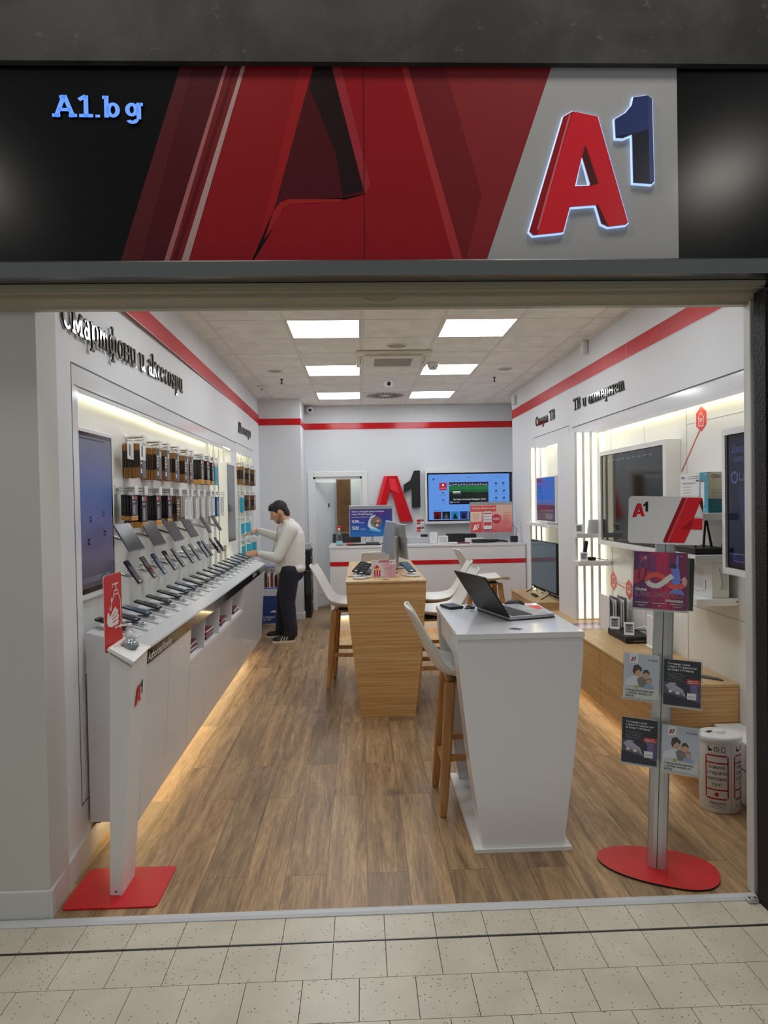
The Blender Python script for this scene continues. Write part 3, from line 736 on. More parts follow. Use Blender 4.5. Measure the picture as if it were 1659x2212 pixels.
sx = fr((XL(3.24) + .2935, 3.24, .908), (-.011, 1, 0), (.06, 0, 1))
m.text('Authorized Reseller', .060, WHITE, 0, 0, .0012, sx, fit=.42, bold=.01); m.text('BECKO', .05, mat('pale_ink', (200, 200, 200), .5), 3.36, .012, .0015, sx, fit=.24, bold=.01)
m.build('front_strip', t, True)
def cabinet(label, y0, y1, cat='cabinet'):
    return thing('base_cabinet', label, cat, (-1.25, (y0 + y1) / 2, .15))
def door(parent, y0, y1, z0=.15, z1=.895, name='door'):
    m = MB(); along(m, [(fd(z0), z0), (fd(z1), z1), (fd(z1) - .018, z1), (fd(z0) - .018, z0)], y0 + .002, y1 - .002, WGLOSS); return m.build(name, parent, True)
def carcass(parent, y0, y1, z0=.15, z1=.8955):
    m = MB(); along(m, [(fd(z0) - .022, z0), (fd(z1) - .022, z1), (.010, z1), (.010, z0)], y0, y1, WGLOSS); return m.build('carcass', parent, True)
c1 = cabinet('white glossy base cabinet with two tall doors beside the sanitiser stand', 3.23, 4.13)
carcass(c1, 3.23, 4.125); door(c1, 3.23, 3.67); door(c1, 3.67, 4.125)
c2 = cabinet('white base cabinet with four open compartments holding brochures', 4.13, 6.09)
m = MB(); along(m, [(fd(.15) - .022, .15), (fd(.66) - .022, .66), (.010, .66), (.010, .15)], 4.128, 6.088, WGLOSS)
along(m, [(.010, .66), (.010, .8955), (.02, .8955), (.02, .66)], 4.128, 6.088, WHITE); m.build('carcass', c2, True)
for y0, y1 in ((4.128, 4.60), (4.60, 5.09), (5.09, 5.60), (5.60, 6.088)): door(c2, y0, y1, .15, .662, 'panel')
m = MB(); along(m, [(fd(.664), .664), (fd(.692), .692), (.021, .692), (.021, .664)], 4.128, 6.088, WHITE); m.build('shelf', c2, True)
for y in (4.128, 4.518, 5.006, 5.515, 6.076):
    m = MB(); along(m, [(fd(.692), .692), (fd(.895), .895), (.021, .895), (.021, .692)], y, y + .012, WHITE); m.build('divider', c2, True)
c3 = cabinet('white end cabinet with two narrow doors beneath the far phones', 6.09, 7.49)
carcass(c3, 6.092, 7.49); door(c3, 6.092, 6.79); door(c3, 6.79, 7.49)
m = MB(); along(m, [(.075, .139), (.10, .139), (.10, .1495), (.075, .1495)], 3.3, 7.44, LEDF); along(m, [(.01, .12), (.04, .12), (.04, .1495), (.01, .1495)], 3.27, 3.36, BLACKM)
o = m.build('under_cabinet_light'); tag(o, 'warm light strip fixed beneath the long row of base cabinets', 'light strip')
# brochures lying in the open compartments
MAG = mat('magenta_print', (150, 24, 66), .3); PUR = mat('purple_print', (84, 34, 92), .3)
for ci, (yc, n) in enumerate(((4.34, 8), (4.84, 7), (5.35, 6), (5.90, 5))):
    for k in range(n):
        m = MB(); z = 0
        m.box(-.105, .075, -.105, .105, 0, .0088, (PAPER, PUR, MAG)[k % 3]); m.rect(-.103, -.103, .073, .103, MAG if k % 2 == 0 or k == n - 1 else PUR, .0092)
        m.line([(-.07, -.07), (.03, .02)], .012, PAPER, .0095); m.line([(-.02, .03), (.04, .07)], .02, mat('rose_print', (222, 90, 110), .3), .0095)
        o = m.build('brochure'); o.location = (XL(yc) + .17 + rnd.uniform(-.006, .006), yc + rnd.uniform(-.01, .01), .6925 + .0098 * k); o.rotation_euler = (0, 0, rnd.uniform(-.06, .06))
        tag(o, 'magenta brochure in the pile in the %s open compartment from the cabinet doors' % ORD[ci], 'brochure', 'brochures in the %s compartment' % ORD[ci])

# --- phones on the sloping counter
SU = Vector((.9599, 0, -.2805)); SN = Vector((.2805, 0, .9599))
def slopeM(y, u=0.0):
    o = Vector((XL(y) + .130, y, 1.0258)) + SU * u
    return Matrix(((SU.x, 0, SN.x, o.x), (0, 1, 0, o.y), (SU.z, 0, SN.z, o.z), (0, 0, 0, 1)))
BODYC = [(18, 18, 20), (28, 30, 34), (24, 34, 58), (14, 14, 15), (46, 46, 48), (20, 22, 24), (22, 40, 48), (30, 44, 84), (26, 26, 28), (60, 58, 56)]
CARD = mat('grey_spec_card', (176, 178, 180), .3)
def make_phone(i):
    c = BODYC[i % 10]; bm_ = mat('phone_body_%d' % (i % 10), c, .25, .4)
    r = thing('smartphone', 'x', 'phone')
    m = MB(); m.prism(rr(-.077, -.036, .077, .036, .010), 0, .008, bm_, mat('phone_edge_%d' % (i % 10), tuple(min(255, x + 40) for x in c), .2, .9)); m.build('body', r)
    m = MB(); m.flat(rr(-.0745, -.0335, .0745, .0335, .008), SCREENB, .0084)
    k = i % 5
    if k in (1, 2): m.flat(rr(-.07, -.030, .07, .030, .006), mat('phone_wallpaper_%d' % k, [(0, 0, 0), (24, 40, 70), (20, 90, 120)][k], .08), .0086)
    for q in range(3): m.rect(-.05 + .035 * q, -.02, -.03 + .035 * q, .02, mat('screen_widget', (58, 62, 70), .1), .0088)
    m.rect(.055, -.014, .068, .014, mat('screen_bright', (188, 192, 196), .1), .0088)
    m.build('screen', r)
    return r
def make_stand():
    r = thing('phone_stand', 'x', 'phone stand')
    m = MB(); m.box(-.045, .092, -.043, .043, .001, .013, WHITE, .004); m.build('base', r)
    m = MB(); m.box(-.02, .06, -.030, .036, .013, .019, CARD, .002); m.box(-.01, .0, -.02, .02, .019, .0193, INKG); m.box(.015, .022, -.018, .012, .019, .0193, INKG); m.build('spec_card', r)
    m = MB(); m.box(-.05, .0, -.010, .010, .013, .030, CLEAR); m.build('holder', r)
    m = MB(); m.box(.035, .055, -.006, .014, .019, .030, CHROME, .003); m.build('clip', r)
    return r
ph0 = [make_phone(i) for i in range(10)]; st0 = make_stand()
YP = [3.38, 3.57, 3.765, 3.965, 4.185, 4.415, 4.635, 4.842, 5.055, 5.272, 5.485, 5.725, 5.92, 6.125, 6.348, 6.565, 6.765, 6.985, 7.225, 7.435]
for i, y in enumerate(YP):
    s = st0 if i == 0 else copy_tree(st0)
    M_ = slopeM(y - .02, 0); s.matrix_basis = M_
    tag(s, '%s white phone stand along the sloping counter, counted from the sanitiser stand' % ORD[i], 'phone stand', 'phone stands on the sloping counter')
    p = ph0[i] if i < 10 else copy_tree(ph0[i - 10])
    p.matrix_basis = M_ @ TR(Vector((-.055, 0, .0335))) @ Matrix.Rotation(.035, 4, 'Y')
    tag(p, '%s phone lying on the sloping counter, counted from the sanitiser stand' % ORD[i], 'phone', 'phones on the sloping counter')

# --- phones and tablets on the wall panel
def wall_stand(w_=.05):
    r = thing('device_bracket', 'x', 'bracket')
    m = MB(); m.box(.050, .080, -w_ * .6, w_ * .6, -.012, -.001, CLEAR); m.box(.080, .088, -w_ * .6, w_ * .6, .004, .016, CLEAR); m.build('ledge', r)
    m = MB(); m.cyl((.02, 0, -.017), (-.075, 0, -.100), .010, CHROME, None, 10); m.build('arm', r)
    m = MB(); m.box(-.03, .03, -.03, .03, -.006, 0, WHITE, .002); m.build('pad', r)
    return r
wu = Vector((.55, 0, -.835)); wn = Vector((.835, 0, .55))
def wallM(x, y, z): return Matrix(((wu.x, 0, wn.x, x), (0, 1, 0, y), (wu.z, 0, wn.z, z), (0, 0, 0, 1)))
ws0 = wall_stand()
YW = [3.825, 4.105, 4.325, 4.57, 4.79, 5.07, 5.295, 5.575, 5.72, 6.03, 6.235]
for i, y in enumerate(YW):
    x = XL(y) + .043; M_ = wallM(x, y, 1.278)
    s = ws0 if i == 0 else copy_tree(ws0); s.matrix_basis = M_ @ TR(Vector((0, 0, -.0012)))
    tag(s, '%s clear wall bracket of the phone row above the counter, counted from the near display' % ORD[i], 'bracket', 'brackets of the wall phones')
    p = copy_tree(ph0[(i * 3 + 1) % 10]); p.matrix_basis = M_
    tag(p, '%s phone of the upright row on the wall, counted from the near display' % ORD[i], 'phone', 'phones in the wall row')
def make_tablet(w_, h_, red):
    r = thing('tablet', 'x', 'tablet')
    m = MB(); m.prism(rr(-h_ / 2, -w_ / 2, h_ / 2, w_ / 2, .008), 0, .008, DGREY, MGREY); m.build('body', r)
    m = MB(); m.flat(rr(-h_ / 2 + .004, -w_ / 2 + .004, h_ / 2 - .004, w_ / 2 - .004, .006), mat('tablet_glass', (16, 16, 18), .2, spec=.12), .0085)
    m.build('screen', r)
    return r
tw = Vector((.50, 0, -.866)); tn = Vector((.866, 0, .50))
for i, (yc, w_) in enumerate(((3.72, .25), (4.165, .235), (4.615, .23), (5.06, .215), (5.60, .10), (6.03, .105))):
    h_ = .17 if i < 4 else .16
    x = XL(yc) + .060; M_ = Matrix(((tw.x, 0, tn.x, x), (0, 1, 0, yc), (tw.z, 0, tn.z, 1.483), (0, 0, 0, 1)))
    p = make_tablet(w_, h_, i in (1, 2)); p.matrix_basis = M_
    tag(p, '%s dark tablet on the wall under the hanging packs, counted from the near display' % ORD[i] if i < 4 else '%s small phone-sized tablet at the far end of the tablet row' % ORD[i - 4], 'tablet', 'tablets on the wall')
    s = copy_tree(ws0); s.matrix_basis = M_ @ TR(Vector((h_ / 2 - .078, .055 if i == 0 else 0, -.0012)))
    tag(s, '%s clear wall bracket of the tablet row, counted from the near display' % ORD[i], 'bracket', 'brackets of the tablet row')

# --- hooks with accessory packs
KRAFT = mat('kraft_card', (164, 116, 62), .6); KRAFTD = mat('kraft_card_dark', (104, 74, 46), .6); PACKB = mat('pack_black', (26, 24, 24), .35); PACKG = mat('pack_grey', (92, 92, 98), .3)
PACKW = mat('pack_white', (226, 226, 222), .4); PACKBL = mat('pack_deep_blue', (10, 78, 128), .35); PACKC = mat('pack_cyan', (20, 168, 204), .35); PACKO = mat('pack_orange_card', (222, 164, 88), .5)
PINKR = mat('pack_red_label', (196, 60, 66), .4)
def make_pack(kind, w_, h_, t_=.0135):
    """x = thickness (towards the shop), y = width, hanging down from z = 0; edges face the entrance"""
    m = MB(); e = .0004
    face = Matrix(((0, 0, 1, t_), (1, 0, 0, -w_ / 2), (0, 1, 0, -h_), (0, 0, 0, 1)))     # local x = y, local y = z, normal +x
    edge = Matrix(((1, 0, 0, 0), (0, 0, -1, -w_ / 2), (0, 1, 0, -h_), (0, 0, 0, 1)))     # local x = x, normal -y
    if kind in ('kraft', 'brown'):
        m.box(0, t_, -w_ / 2, w_ / 2, -h_, 0, KRAFT if kind == 'kraft' else KRAFTD)
        m.rect(t_ * .12, h_ * .30, t_ * .90, h_ * (.80 if kind == 'kraft' else .7), PACKB, e, edge); m.rect(0, 0, t_ * .12, h_, PACKB, e, edge)
        if kind == 'kraft':
            m.rect(.002, .002, w_ - .002, h_ - .002, PACKG, e, face); m.rect(.006, .0, w_ * .45, h_, PACKB, 2 * e, face)
            for k in range(4): m.rect(w_ * .1, h_ * (.40 + .1 * k), w_ * (.3 + .05 * (k % 2)), h_ * (.465 + .1 * k), PACKW, 3 * e, face)
            m.rect(w_ * .1, h_ * .12, w_ * .32, h_ * .26, PACKW, 3 * e, face); m.rect(w_ * .62, h_ * .72, w_ * .8, h_ * .9, PACKW, 3 * e, face)
        else:
            m.rect(.002, .002, w_ - .002, h_ - .002, mat('pack_brown_print', (84, 66, 52), .4), e, face)
            for k in range(6): m.rect(w_ * .15, h_ * (.25 + .11 * k), w_ * (.45 + .1 * (k % 3)), h_ * (.31 + .11 * k), PACKO if k % 2 else PACKW, 2 * e, face)
    elif kind == 'black':
        m.box(0, t_, -w_ / 2, w_ / 2, -h_, 0, PACKB)
        m.rect(0, 0, t_, h_ * .18, PACKO, e, edge); m.rect(t_ * .4, h_ * .35, t_ * .6, h_ * .85, mat('pack_seam_grey', (96, 92, 92), .4), e, edge)
        m.rect(0, 0, w_, h_ * .18, PACKO, e, face); m.rect(w_ * .15, h_ * .22, w_ * .8, h_ * .64, PACKG, e, face); m.rect(w_ * .22, h_ * .24, w_ * .5, h_ * .60, mat('pack_pale', (170, 170, 178), .3), 2 * e, face)
        m.rect(w_ * .15, h_ * .72, w_ * .6, h_ * .76, PACKW, e, face); m.rect(w_ * .35, h_ * .84, w_ * .85, h_ * .95, PINKR, e, face); m.rect(w_ * .1, h_ * .84, w_ * .28, h_ * .96, PACKW, e, face)
        for k in range(4): m.rect(w_ * (.15 + .18 * k), h_ * .05, w_ * (.22 + .18 * k), h_ * .12, PACKB, 2 * e, face)
    elif kind == 'white':
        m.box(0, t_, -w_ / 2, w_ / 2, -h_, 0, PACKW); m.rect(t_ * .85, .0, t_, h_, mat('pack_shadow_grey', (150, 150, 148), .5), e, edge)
        m.rect(w_ * .55, h_ * .2, w_ * .68, h_ * .8, PACKG, e, face); m.rect(w_ * .2, h_ * .85, w_ * .4, h_ * .92, PACKG, e, face)
    elif kind == 'blue':
        m.box(0, t_, -w_ / 2, w_ / 2, -h_, 0, PACKBL); m.rect(.004, h_ * .05, w_ - .004, h_ * .9, mat('pack_blue_face', (16, 104, 160), .3), e, face); m.rect(w_ * .3, h_ * .1, w_ * .5, h_ * .8, PACKW, 2 * e, face)
    elif kind == 'cyan':
        m.box(0, t_, -w_ / 2, w_ / 2, -h_, 0, PACKC); m.rect(0, h_ * .86, w_, h_, PACKW, e, face); m.rect(w_ * .35, h_ * .15, w_ * .6, h_ * .75, mat('pack_teal', (10, 122, 150), .3), e, face); m.rect(0, h_ * .85, t_, h_, PACKW, e, edge)
    m.box(t_ * .3, t_ * .7, -.014, .014, 0, .022, CLEAR)
    return m.build('accessory_pack')
PK = {}
def pack(kind, w_, h_):
    k = (kind, round(w_, 3), round(h_, 3))
    if k in PK: o = PK[k].copy(); C.objects.link(o); return o
    PK[k] = make_pack(kind, w_, h_); return PK[k]
def make_hook(L):
    r = thing('display_hook', 'x', 'hook')
    m = MB(); m.tube([(.0, -.012, 0), (L - .02, -.012, 0), (L, 0, .006)], .0028, CHROME, 6); m.tube([(0, .012, .012), (L, .012, .018)], .0028, CHROME, 6); m.build('rod', r)
    m = MB(); m.box(L - .004, L + .004, -.030, .030, -.024, .030, WHITE, .003, Matrix.Rotation(0, 4, 'Y')); m.box(L - .10, L, -.022, .022, .018, .024, WHITE); m.build('label_holder', r)
    m = MB(); m.box(-.004, .010, -.028, .028, -.02, .035, WHITE, .003); m.build('wall_plate', r)
    return r
HK = {}
def hook(y, z, L, label, group, x=None):
    k = round(L, 3)
    if k not in HK: HK[k] = make_hook(L); o = HK[k]
    else: o = copy_tree(HK[k])
    o.location = ((XL(y) - .071) if x is None else x, y, z); tag(o, label, 'hook', group); return o
def hang(y, z, L, n, kind, w_, h_, xf, desc, where, dx=.0142, tilt=0):
    """n packs one behind the other on the hook at y; the front one ends at xf"""
    for k in range(n):
        o = pack(kind, w_, h_); o.location = (xf - .0135 - k * dx, y + rnd.uniform(-.003, .003), z - .020 + rnd.uniform(-.003, .001)); o.rotation_euler = (rnd.uniform(-.02, .02) + tilt, 0, rnd.uniform(-.02, .02))
        tag(o, '%s hanging on the %s' % (desc, where), 'accessory pack', 'packs on the ' + where)
U = 'hook of the upper row'
row1 = [(4.085, 7, 'kraft', .105), (4.42, 7, 'kraft', .11), (4.61, 5, 'kraft', .115), (4.865, 6, 'kraft', .095), (5.14, 6, 'kraft', .11), (5.285, 4, 'kraft', .105), (5.665, 6, 'black', .11), (5.90, 5, 'black', .11), (6.09, 4, 'black', .095), (6.23, 2, 'cyan', .11)]
for i, (y, n, kind, w_) in enumerate(row1):
    hook(y, 2.048, .118, 'white price-holder hook, %s along the upper row from the near display' % ORD[i], 'hooks of the upper row')
    hang(y, 2.044, .118, n, kind, w_, .200, XL(y) + .036, {'kraft': 'brown and grey phone-case pack', 'black': 'black accessory pack with orange foot', 'cyan': 'cyan and white accessory pack'}[kind], '%s %s' % (ORD[i], U))
row2 = [(3.91, 4, 'black', .105, .145), (4.09, 6, 'black', .105, .195), (4.39, 6, 'black', .11, .195), (4.65, 5, 'black', .11, .19), (4.88, 6, 'brown', .11, .18), (5.11, 4, 'white', .11, .18), (5.235, 3, 'white', .10, .18), (5.46, 4, 'white', .105, .18), (5.67, 4, 'white', .105, .175), (5.92, 4, 'white', .105, .17), (6.075, 3, 'white', .10, .17), (6.27, 4, 'blue', .11, .18), (6.50, 1, 'white', .11, .18)]
for i, (y, n, kind, w_, h_) in enumerate(row2):
    hook(y, 1.742, .118, 'white price-holder hook, %s along the lower row from the near display' % ORD[i], 'hooks of the lower row')
    hang(y, 1.738, .118, n, kind, w_, h_, XL(y) + .036, {'black': 'black accessory pack with orange foot', 'brown': 'brown printed accessory pack', 'white': 'slim white accessory pack', 'blue': 'dark blue accessory pack'}[kind], '%s hook of the lower row' % ORD[i], .0155 if kind != 'white' else .017)
o = MB(); o.box(-.0015, .0015, -.05, .05, -.10, 0, PAPER); o.box(.0016, .0018, -.03, .0, -.08, -.015, INKG); o.box(.0016, .0018, .012, .02, -.088, -.08, INK)
for i, (y, xx) in enumerate(((4.06, -1.300), (3.95, -1.335))):
    b = o.build('price_card') if i == 0 else b.copy()
    if i: C.objects.link(b)
    b.location = (xx, y, 2.026); tag(b, ['white price card hanging in front of the brown packs on the upper row', 'white price card hanging beside the near display on the upper row'][i], 'price card')
# packs in the narrow recess
NR = 'of the narrow recess'
for i, (y, z, n, kind, w_, h_, xf) in enumerate(((7.74, 2.095, 6, 'kraft', .11, .205, -1.335), (8.12, 2.095, 6, 'brown', .12, .205, -1.335), (8.50, 2.095, 5, 'brown', .12, .205, -1.335), (7.72, 1.770, 2, 'cyan', .12, .20, -1.345), (8.08, 1.770, 6, 'brown', .12, .185, -1.335), (8.48, 1.770, 5, 'brown', .12, .185, -1.335), (7.74, 1.465, 2, 'cyan', .11, .135, -1.345), (8.10, 1.465, 3, 'cyan', .12, .135, -1.340), (7.76, 1.205, 2, 'cyan', .11, .14, -1.345), (8.14, 1.205, 3, 'cyan', .12, .14, -1.34), (8.52, 1.205, 3, 'cyan', .12, .14, -1.335))):
    q = i if i < 8 else i + 1; rw = ['top', 'second', 'third', 'bottom'][q // 3]; wh = '%s hook, %s row %s' % (ORD[q % 3], rw, NR)
    hook(y, z, .118, 'white price-holder %s' % wh, 'hooks of the narrow recess', -1.448)
    hang(y, z - .004, .118, n, kind, w_, h_, xf, {'brown': 'brown printed accessory pack', 'kraft': 'brown and grey phone-case pack', 'cyan': 'cyan and white accessory pack'}[kind], wh)

# --- portrait displays on the left wall
def mount_display(name, label, x, y0, y1, z0, z1, depth, mat_scr, bez=.018, xb=None, scr=None):
    t = thing(name, label, 'display', (x, (y0 + y1) / 2, z0))
    m = MB(); m.box(x - depth, x, y0 - .022, y1 + .022, z0 - .03, z1 + .022, WHITE, .004); m.build('housing', t, True)
    F = fr((x + .001, y0, z0), (0, 1, 0), (0, 0, 1)); w_, h_ = y1 - y0, z1 - z0
    m = MB(); m.rect(0, 0, w_, h_, BLACK, .0005, F); m.build('bezel', t, True)
    m = MB(); m.rect(bez, bez * 1.6, w_ - bez, h_ - bez * 1.3, mat_scr, .001, F)
    if scr: scr(m, F, w_, h_)
    m.build('screen', t, True); return t
def dusk(name, stops, e=.6):
    m = mat(name, (60, 60, 80), .3); t, n, l, b = nt(m)
    g = n.new('ShaderNodeTexCoord'); s = n.new('ShaderNodeSeparateXYZ'); l.new(g.outputs['Generated'], s.inputs[0])
    r = ramp(n, [(p, col(*c)) for p, c in stops]); l.new(s.outputs['Z'], r.inputs[0])
    l.new(r.outputs[0], b.inputs['Emission Color']); b.inputs['Emission Strength'].default_value = e; b.inputs['Base Color'].default_value = (.01, .01, .012, 1)
    return m
def ui1(m, F, w_, h_):
    a = mat('screen_grey_bar', (20, 20, 22), .1, 0, .35, (120, 120, 140)); k = mat('screen_dark_icon', (12, 14, 26), .1)
    m.flat(rr(w_ * .14, h_ * .065, w_ * .86, h_ * .10, .012), a, .0016, F)
    for x in (.42, .52, .62): m.flat(circ(w_ * x, h_ * .045, .005, 10), a, .0016, F)
    for x, y in ((.36, .44), (.70, .47), (.30, .30), (.72, .34)): m.ring(rr(w_ * x, h_ * y, w_ * x + .025, h_ * y + .03, .004), rr(w_ * x + .006, h_ * y + .008, w_ * x + .019, h_ * y + .022, .002), k, .0016, F)
    m.rect(w_ * .05, h_ * .955, w_ * .8, h_ * .965, mat('screen_status', (30, 30, 34), .1), .0016, F)
mount_display('portrait_display', 'tall black portrait screen with a blue dusk wallpaper at the near end of the wall', -1.372, 3.245, 3.752, 1.222, 2.030, .029, dusk('dusk_wallpaper', [(0, (58, 56, 66)), (.3, (92, 84, 116)), (.62, (66, 88, 146)), (1, (104, 102, 124))]), .016, None, ui1)
ya = at_x(470, 1085, -1.43).y; xf_ = at_y(491, 1085, ya).x; yb = min(7.145, at_x(509.5, 1085, xf_).y)
zt_, zb_ = at_x(491, 1003, xf_).z, at_x(491, 1172, xf_).z
mount_display('portrait_display', 'tall black portrait screen in a white housing at the far end of the wall', xf_, ya + .03, yb, zb_, zt_, xf_ + 1.419, mat('screen_dim', (70, 72, 74), .12, 0, .12, (140, 142, 146)), .012)

# ================================================================ free-standing things near the entrance
# --- sanitiser stand
t = thing('sanitiser_stand', 'white tapering hand-sanitiser stand on a red floor plate', 'sanitiser stand', (-1.07, 2.92, 0))
m = MB(); m.rrect(-1.262, 2.762, -.872, 3.066, .018, REDM, .0005, .007); m.build('floor_plate', t, True)
b4 = [Vector((-1.095, 2.852, .007)), Vector((-1.042, 2.846, .007)), Vector((-1.040, 3.00, .007)), Vector((-1.095, 3.00, .007))]
t4 = [at_y(237, 1404, 2.83), at_y(285, 1434, 2.82), at_y(319, 1401, 3.04), at_y(263, 1384, 3.05)]
m = MB()
for k in range(4):
    a, b, c, d = b4[k], b4[(k + 1) % 4], t4[(k + 1) % 4], t4[k]
    m.add([a, b, c, d], [(0, 1, 2, 3)], WHITE)
m.add(b4, [(3, 2, 1, 0)], WHITE)
# a seam inset on the narrow front face, screw at its foot
def lerp4(u, v, off=.001):
    a = b4[0].lerp(b4[1], u); b = t4[0].lerp(t4[1], u); return a.lerp(b, v) + Vector((0, -off, 0))
m.add([lerp4(.0, .985), lerp4(1, .985), lerp4(1, .99), lerp4(0, .99)], [(0, 1, 2, 3)], GREYLINE)
m.add([lerp4(.44, .012), lerp4(.56, .012), lerp4(.56, .02), lerp4(.44, .02)], [(0, 1, 2, 3)], INK)
m.build('column', t, True)
up = (t4[1] - t4[0]).cross(t4[3] - t4[0]).normalized()
m = MB(); q4 = [t4[0] + Vector((-.010, -.008, 0)), t4[1] + Vector((.006, -.010, 0)), t4[2] + Vector((.008, .004, 0)), t4[3] + Vector((-.004, .006, 0))]
m.add([v for v in q4] + [v + up * .012 for v in q4], [(3, 2, 1, 0), (4, 5, 6, 7), (0, 1, 5, 4), (1, 2, 6, 5), (2, 3, 7, 6), (3, 0, 4, 7)], WHITE)
m.build('top_tray', t, True)
m = MB()
xs = (t4[2] - t4[1]).normalized(); ys = (Vector((0, 0, 1)) - xs * xs.z).normalized()
EMs = fr(t4[1] + xs * .065 + Vector((.004, 0, -.175)), xs, ys)
sd = b4[1].lerp(b4[2], .3); m = MB()
nsd = ((b4[2] - b4[1]).cross(t4[1] - b4[1])).normalized(); xs = (t4[2] - t4[1]); xs = (xs - nsd * xs.dot(nsd)).normalized(); ys = nsd.cross(xs).normalized()
ydir = (Vector((0, 0, 1)) - nsd * nsd.z).normalized(); xdir = ydir.cross(nsd).normalized()
oo = b4[1].lerp(t4[1], .80) + xdir * .055
emblem(m, 0, 0, .085, fr(oo + nsd * .0012, xdir, ydir)); m.build('emblem_print', t, True)
# red sign plate
e0, e1 = at_y(227, 1398, 2.835), at_y(265, 1381, 3.05); f0, f1 = at_y(224, 1246, 2.835), at_y(263, 1239, 3.05)
xd = (e1 - e0); xd.z = 0; wd = xd.length; xd.normalize()
PM = fr(Vector((e0.x, e0.y, e0.z - .03)), xd, (0, 0, 1)); ph_ = f0.z - e0.z + .03
m = MB(); m.prism(rr(0, 0, wd, ph_, .02)[0:0] or rr(0, 0, wd, ph_, .018), -.003, 0, REDM, mat('plate_edge_white', (230, 200, 200), .4), PM); m.build('sign_plate', t, True)
m = MB(); s = wd; W_ = WHITE; z = .001
def sp(*pts): return [(a * s, ph_ * b) for a, b in pts]
# pump bottle outline and washing hand
m.line(sp((.48, .86), (.80, .86)), .006, W_, z, PM); m.line(sp((.48, .86), (.44, .82)), .006, W_, z, PM); m.line(sp((.66, .86), (.66, .78)), .010, W_, z, PM)
m.line(sp((.56, .77), (.76, .77), (.80, .72), (.52, .72), (.56, .77)), .005, W_, z, PM)
m.line(sp((.54, .72), (.40, .62), (.36, .52)), .006, W_, z, PM); m.line(sp((.78, .72), (.90, .62), (.92, .30), (.86, .27), (.56, .27), (.54, .36)), .006, W_, z, PM)
m.flat(sp((.40, .70), (.44, .66), (.43, .63), (.38, .63), (.36, .66)), W_, z, PM); m.flat(sp((.30, .60), (.34, .56), (.33, .53), (.28, .53), (.27, .56)), W_, z, PM)
m.flat(sp((.16, .50), (.24, .52), (.28, .44), (.48, .52), (.62, .56), (.64, .52), (.76, .50), (.72, .44), (.80, .42), (.74, .36), (.80, .34), (.70, .30), (.52, .31), (.40, .30), (.20, .33), (.12, .38)), W_, z, PM)
for a, b in (((.40, .44), (.62, .49)), ((.40, .40), (.68, .43)), ((.42, .36), (.68, .37))): m.line(sp(a, b), .004, REDM, z + .0006, PM)
m.build('sign_print', t, True)
# bottle set into the top tray
btl = thing('sanitiser_bottle', 'clear pump bottle of hand sanitiser set into the white stand', 'bottle', ((t4[1] + t4[2]) / 2 * .5 + (t4[0] + t4[3]) / 2 * .5 + up * .0125))
m = MB(); m.lathe([(.034, 0), (.040, .006), (.038, .020), (.026, .034), (.014, .042), (.012, .05)], GLASSY, 24); m.lathe([(.032, .001), (.036, .008), (.034, .016), (.01, .02)], mat('gel_grey', (176, 182, 184), .1), 24); m.build('bottle', btl)
m = MB(); m.lathe([(.015, .048), (.016, .052), (.016, .070), (.008, .074), (.006, .096), (.012, .097), (.012, .106), (.004, .108)], WHITE, 16); m.tube([(0, 0, .101), (-.030, -.01, .101), (-.036, -.012, .095)], .005, WHITE, 8); m.build('pump', btl)

# --- brochure stand
BX, BY, BR = 1.295, 2.925, radians(-25)
t = thing('brochure_stand', 'grey metal brochure stand with header card on a red oval base', 'brochure stand', (BX, BY, 0), BR)
m = MB(); n_ = 48
egg = [((.255 + .0 * cos(2 * pi * i / n_)) * math.copysign(abs(cos(2 * pi * i / n_)) ** .80, cos(2 * pi * i / n_)), (.155 + .025 * cos(2 * pi * i / n_)) * math.copysign(abs(sin(2 * pi * i / n_)) ** .9, sin(2 * pi * i / n_))) for i in range(n_)]
m.prism(egg, .001, .009, REDM, BLACKM); m.build('base', t)
TILT = Matrix.Rotation(radians(1.9), 4, 'Y')
m = MB(); m.M = TILT
pole = [(-.042, -.012), (-.036, -.022), (-.018, -.030), (-.0015, -.032), (-.0015, -.022), (.0015, -.022), (.0015, -.032), (.018, -.030), (.036, -.022), (.042, -.012), (.042, .012), (.03, .024), (-.03, .024), (-.042, .012)]
m.prism(pole, .008, 1.47, ALU); m.box(-.0016, .0016, -.0285, -.02, .01, 1.46, BLACK); m.build('pole', t)
# header card
HM = TILT @ fr((-.155, -.034, 1.452), (1, 0, 0), (0, 0, 1)); HW, HH = .300, .208
m = MB(); m.prism(rr(0, 0, HW, HH, .016), -.006, 0, mat('header_card_grey', (238, 238, 240), .3), LGREY, HM)
emblem(m, HW * .055, HH * .55, HH * .30, HM)
k = lambda *p: [((a - 435) / 650 * HW, (492 - b) / 412 * HH) for a, b in p]
m.flat(k((905, 87), (1075, 87), (1082, 140), (1040, 230), (1010, 262), (1082, 262), (1082, 358), (985, 358), (935, 475), (760, 478), (750, 462)), E_RED, .0008, HM)
m.flat(k((905, 87), (935, 87), (775, 478), (760, 478), (750, 462)), E_RED2, .0012, HM); m.flat(k((945, 87), (953, 87), (795, 478), (785, 478)), mat('emblem_pink', (226, 110, 122), .25), .0014, HM)
m.flat(k((1064, 100), (1082, 125), (1082, 215), (1055, 130)), E_MAR, .0013, HM); m.flat(k((1055, 138), (1078, 240), (1010, 258)), mat('header_card_grey', (238, 238, 240), .3), .0014, HM); m.flat(k((900, 358), (985, 358), (1010, 262), (960, 300)), mat('emblem_red_low', (176, 12, 26), .25), .0011, HM)
m.build('header_card', t)
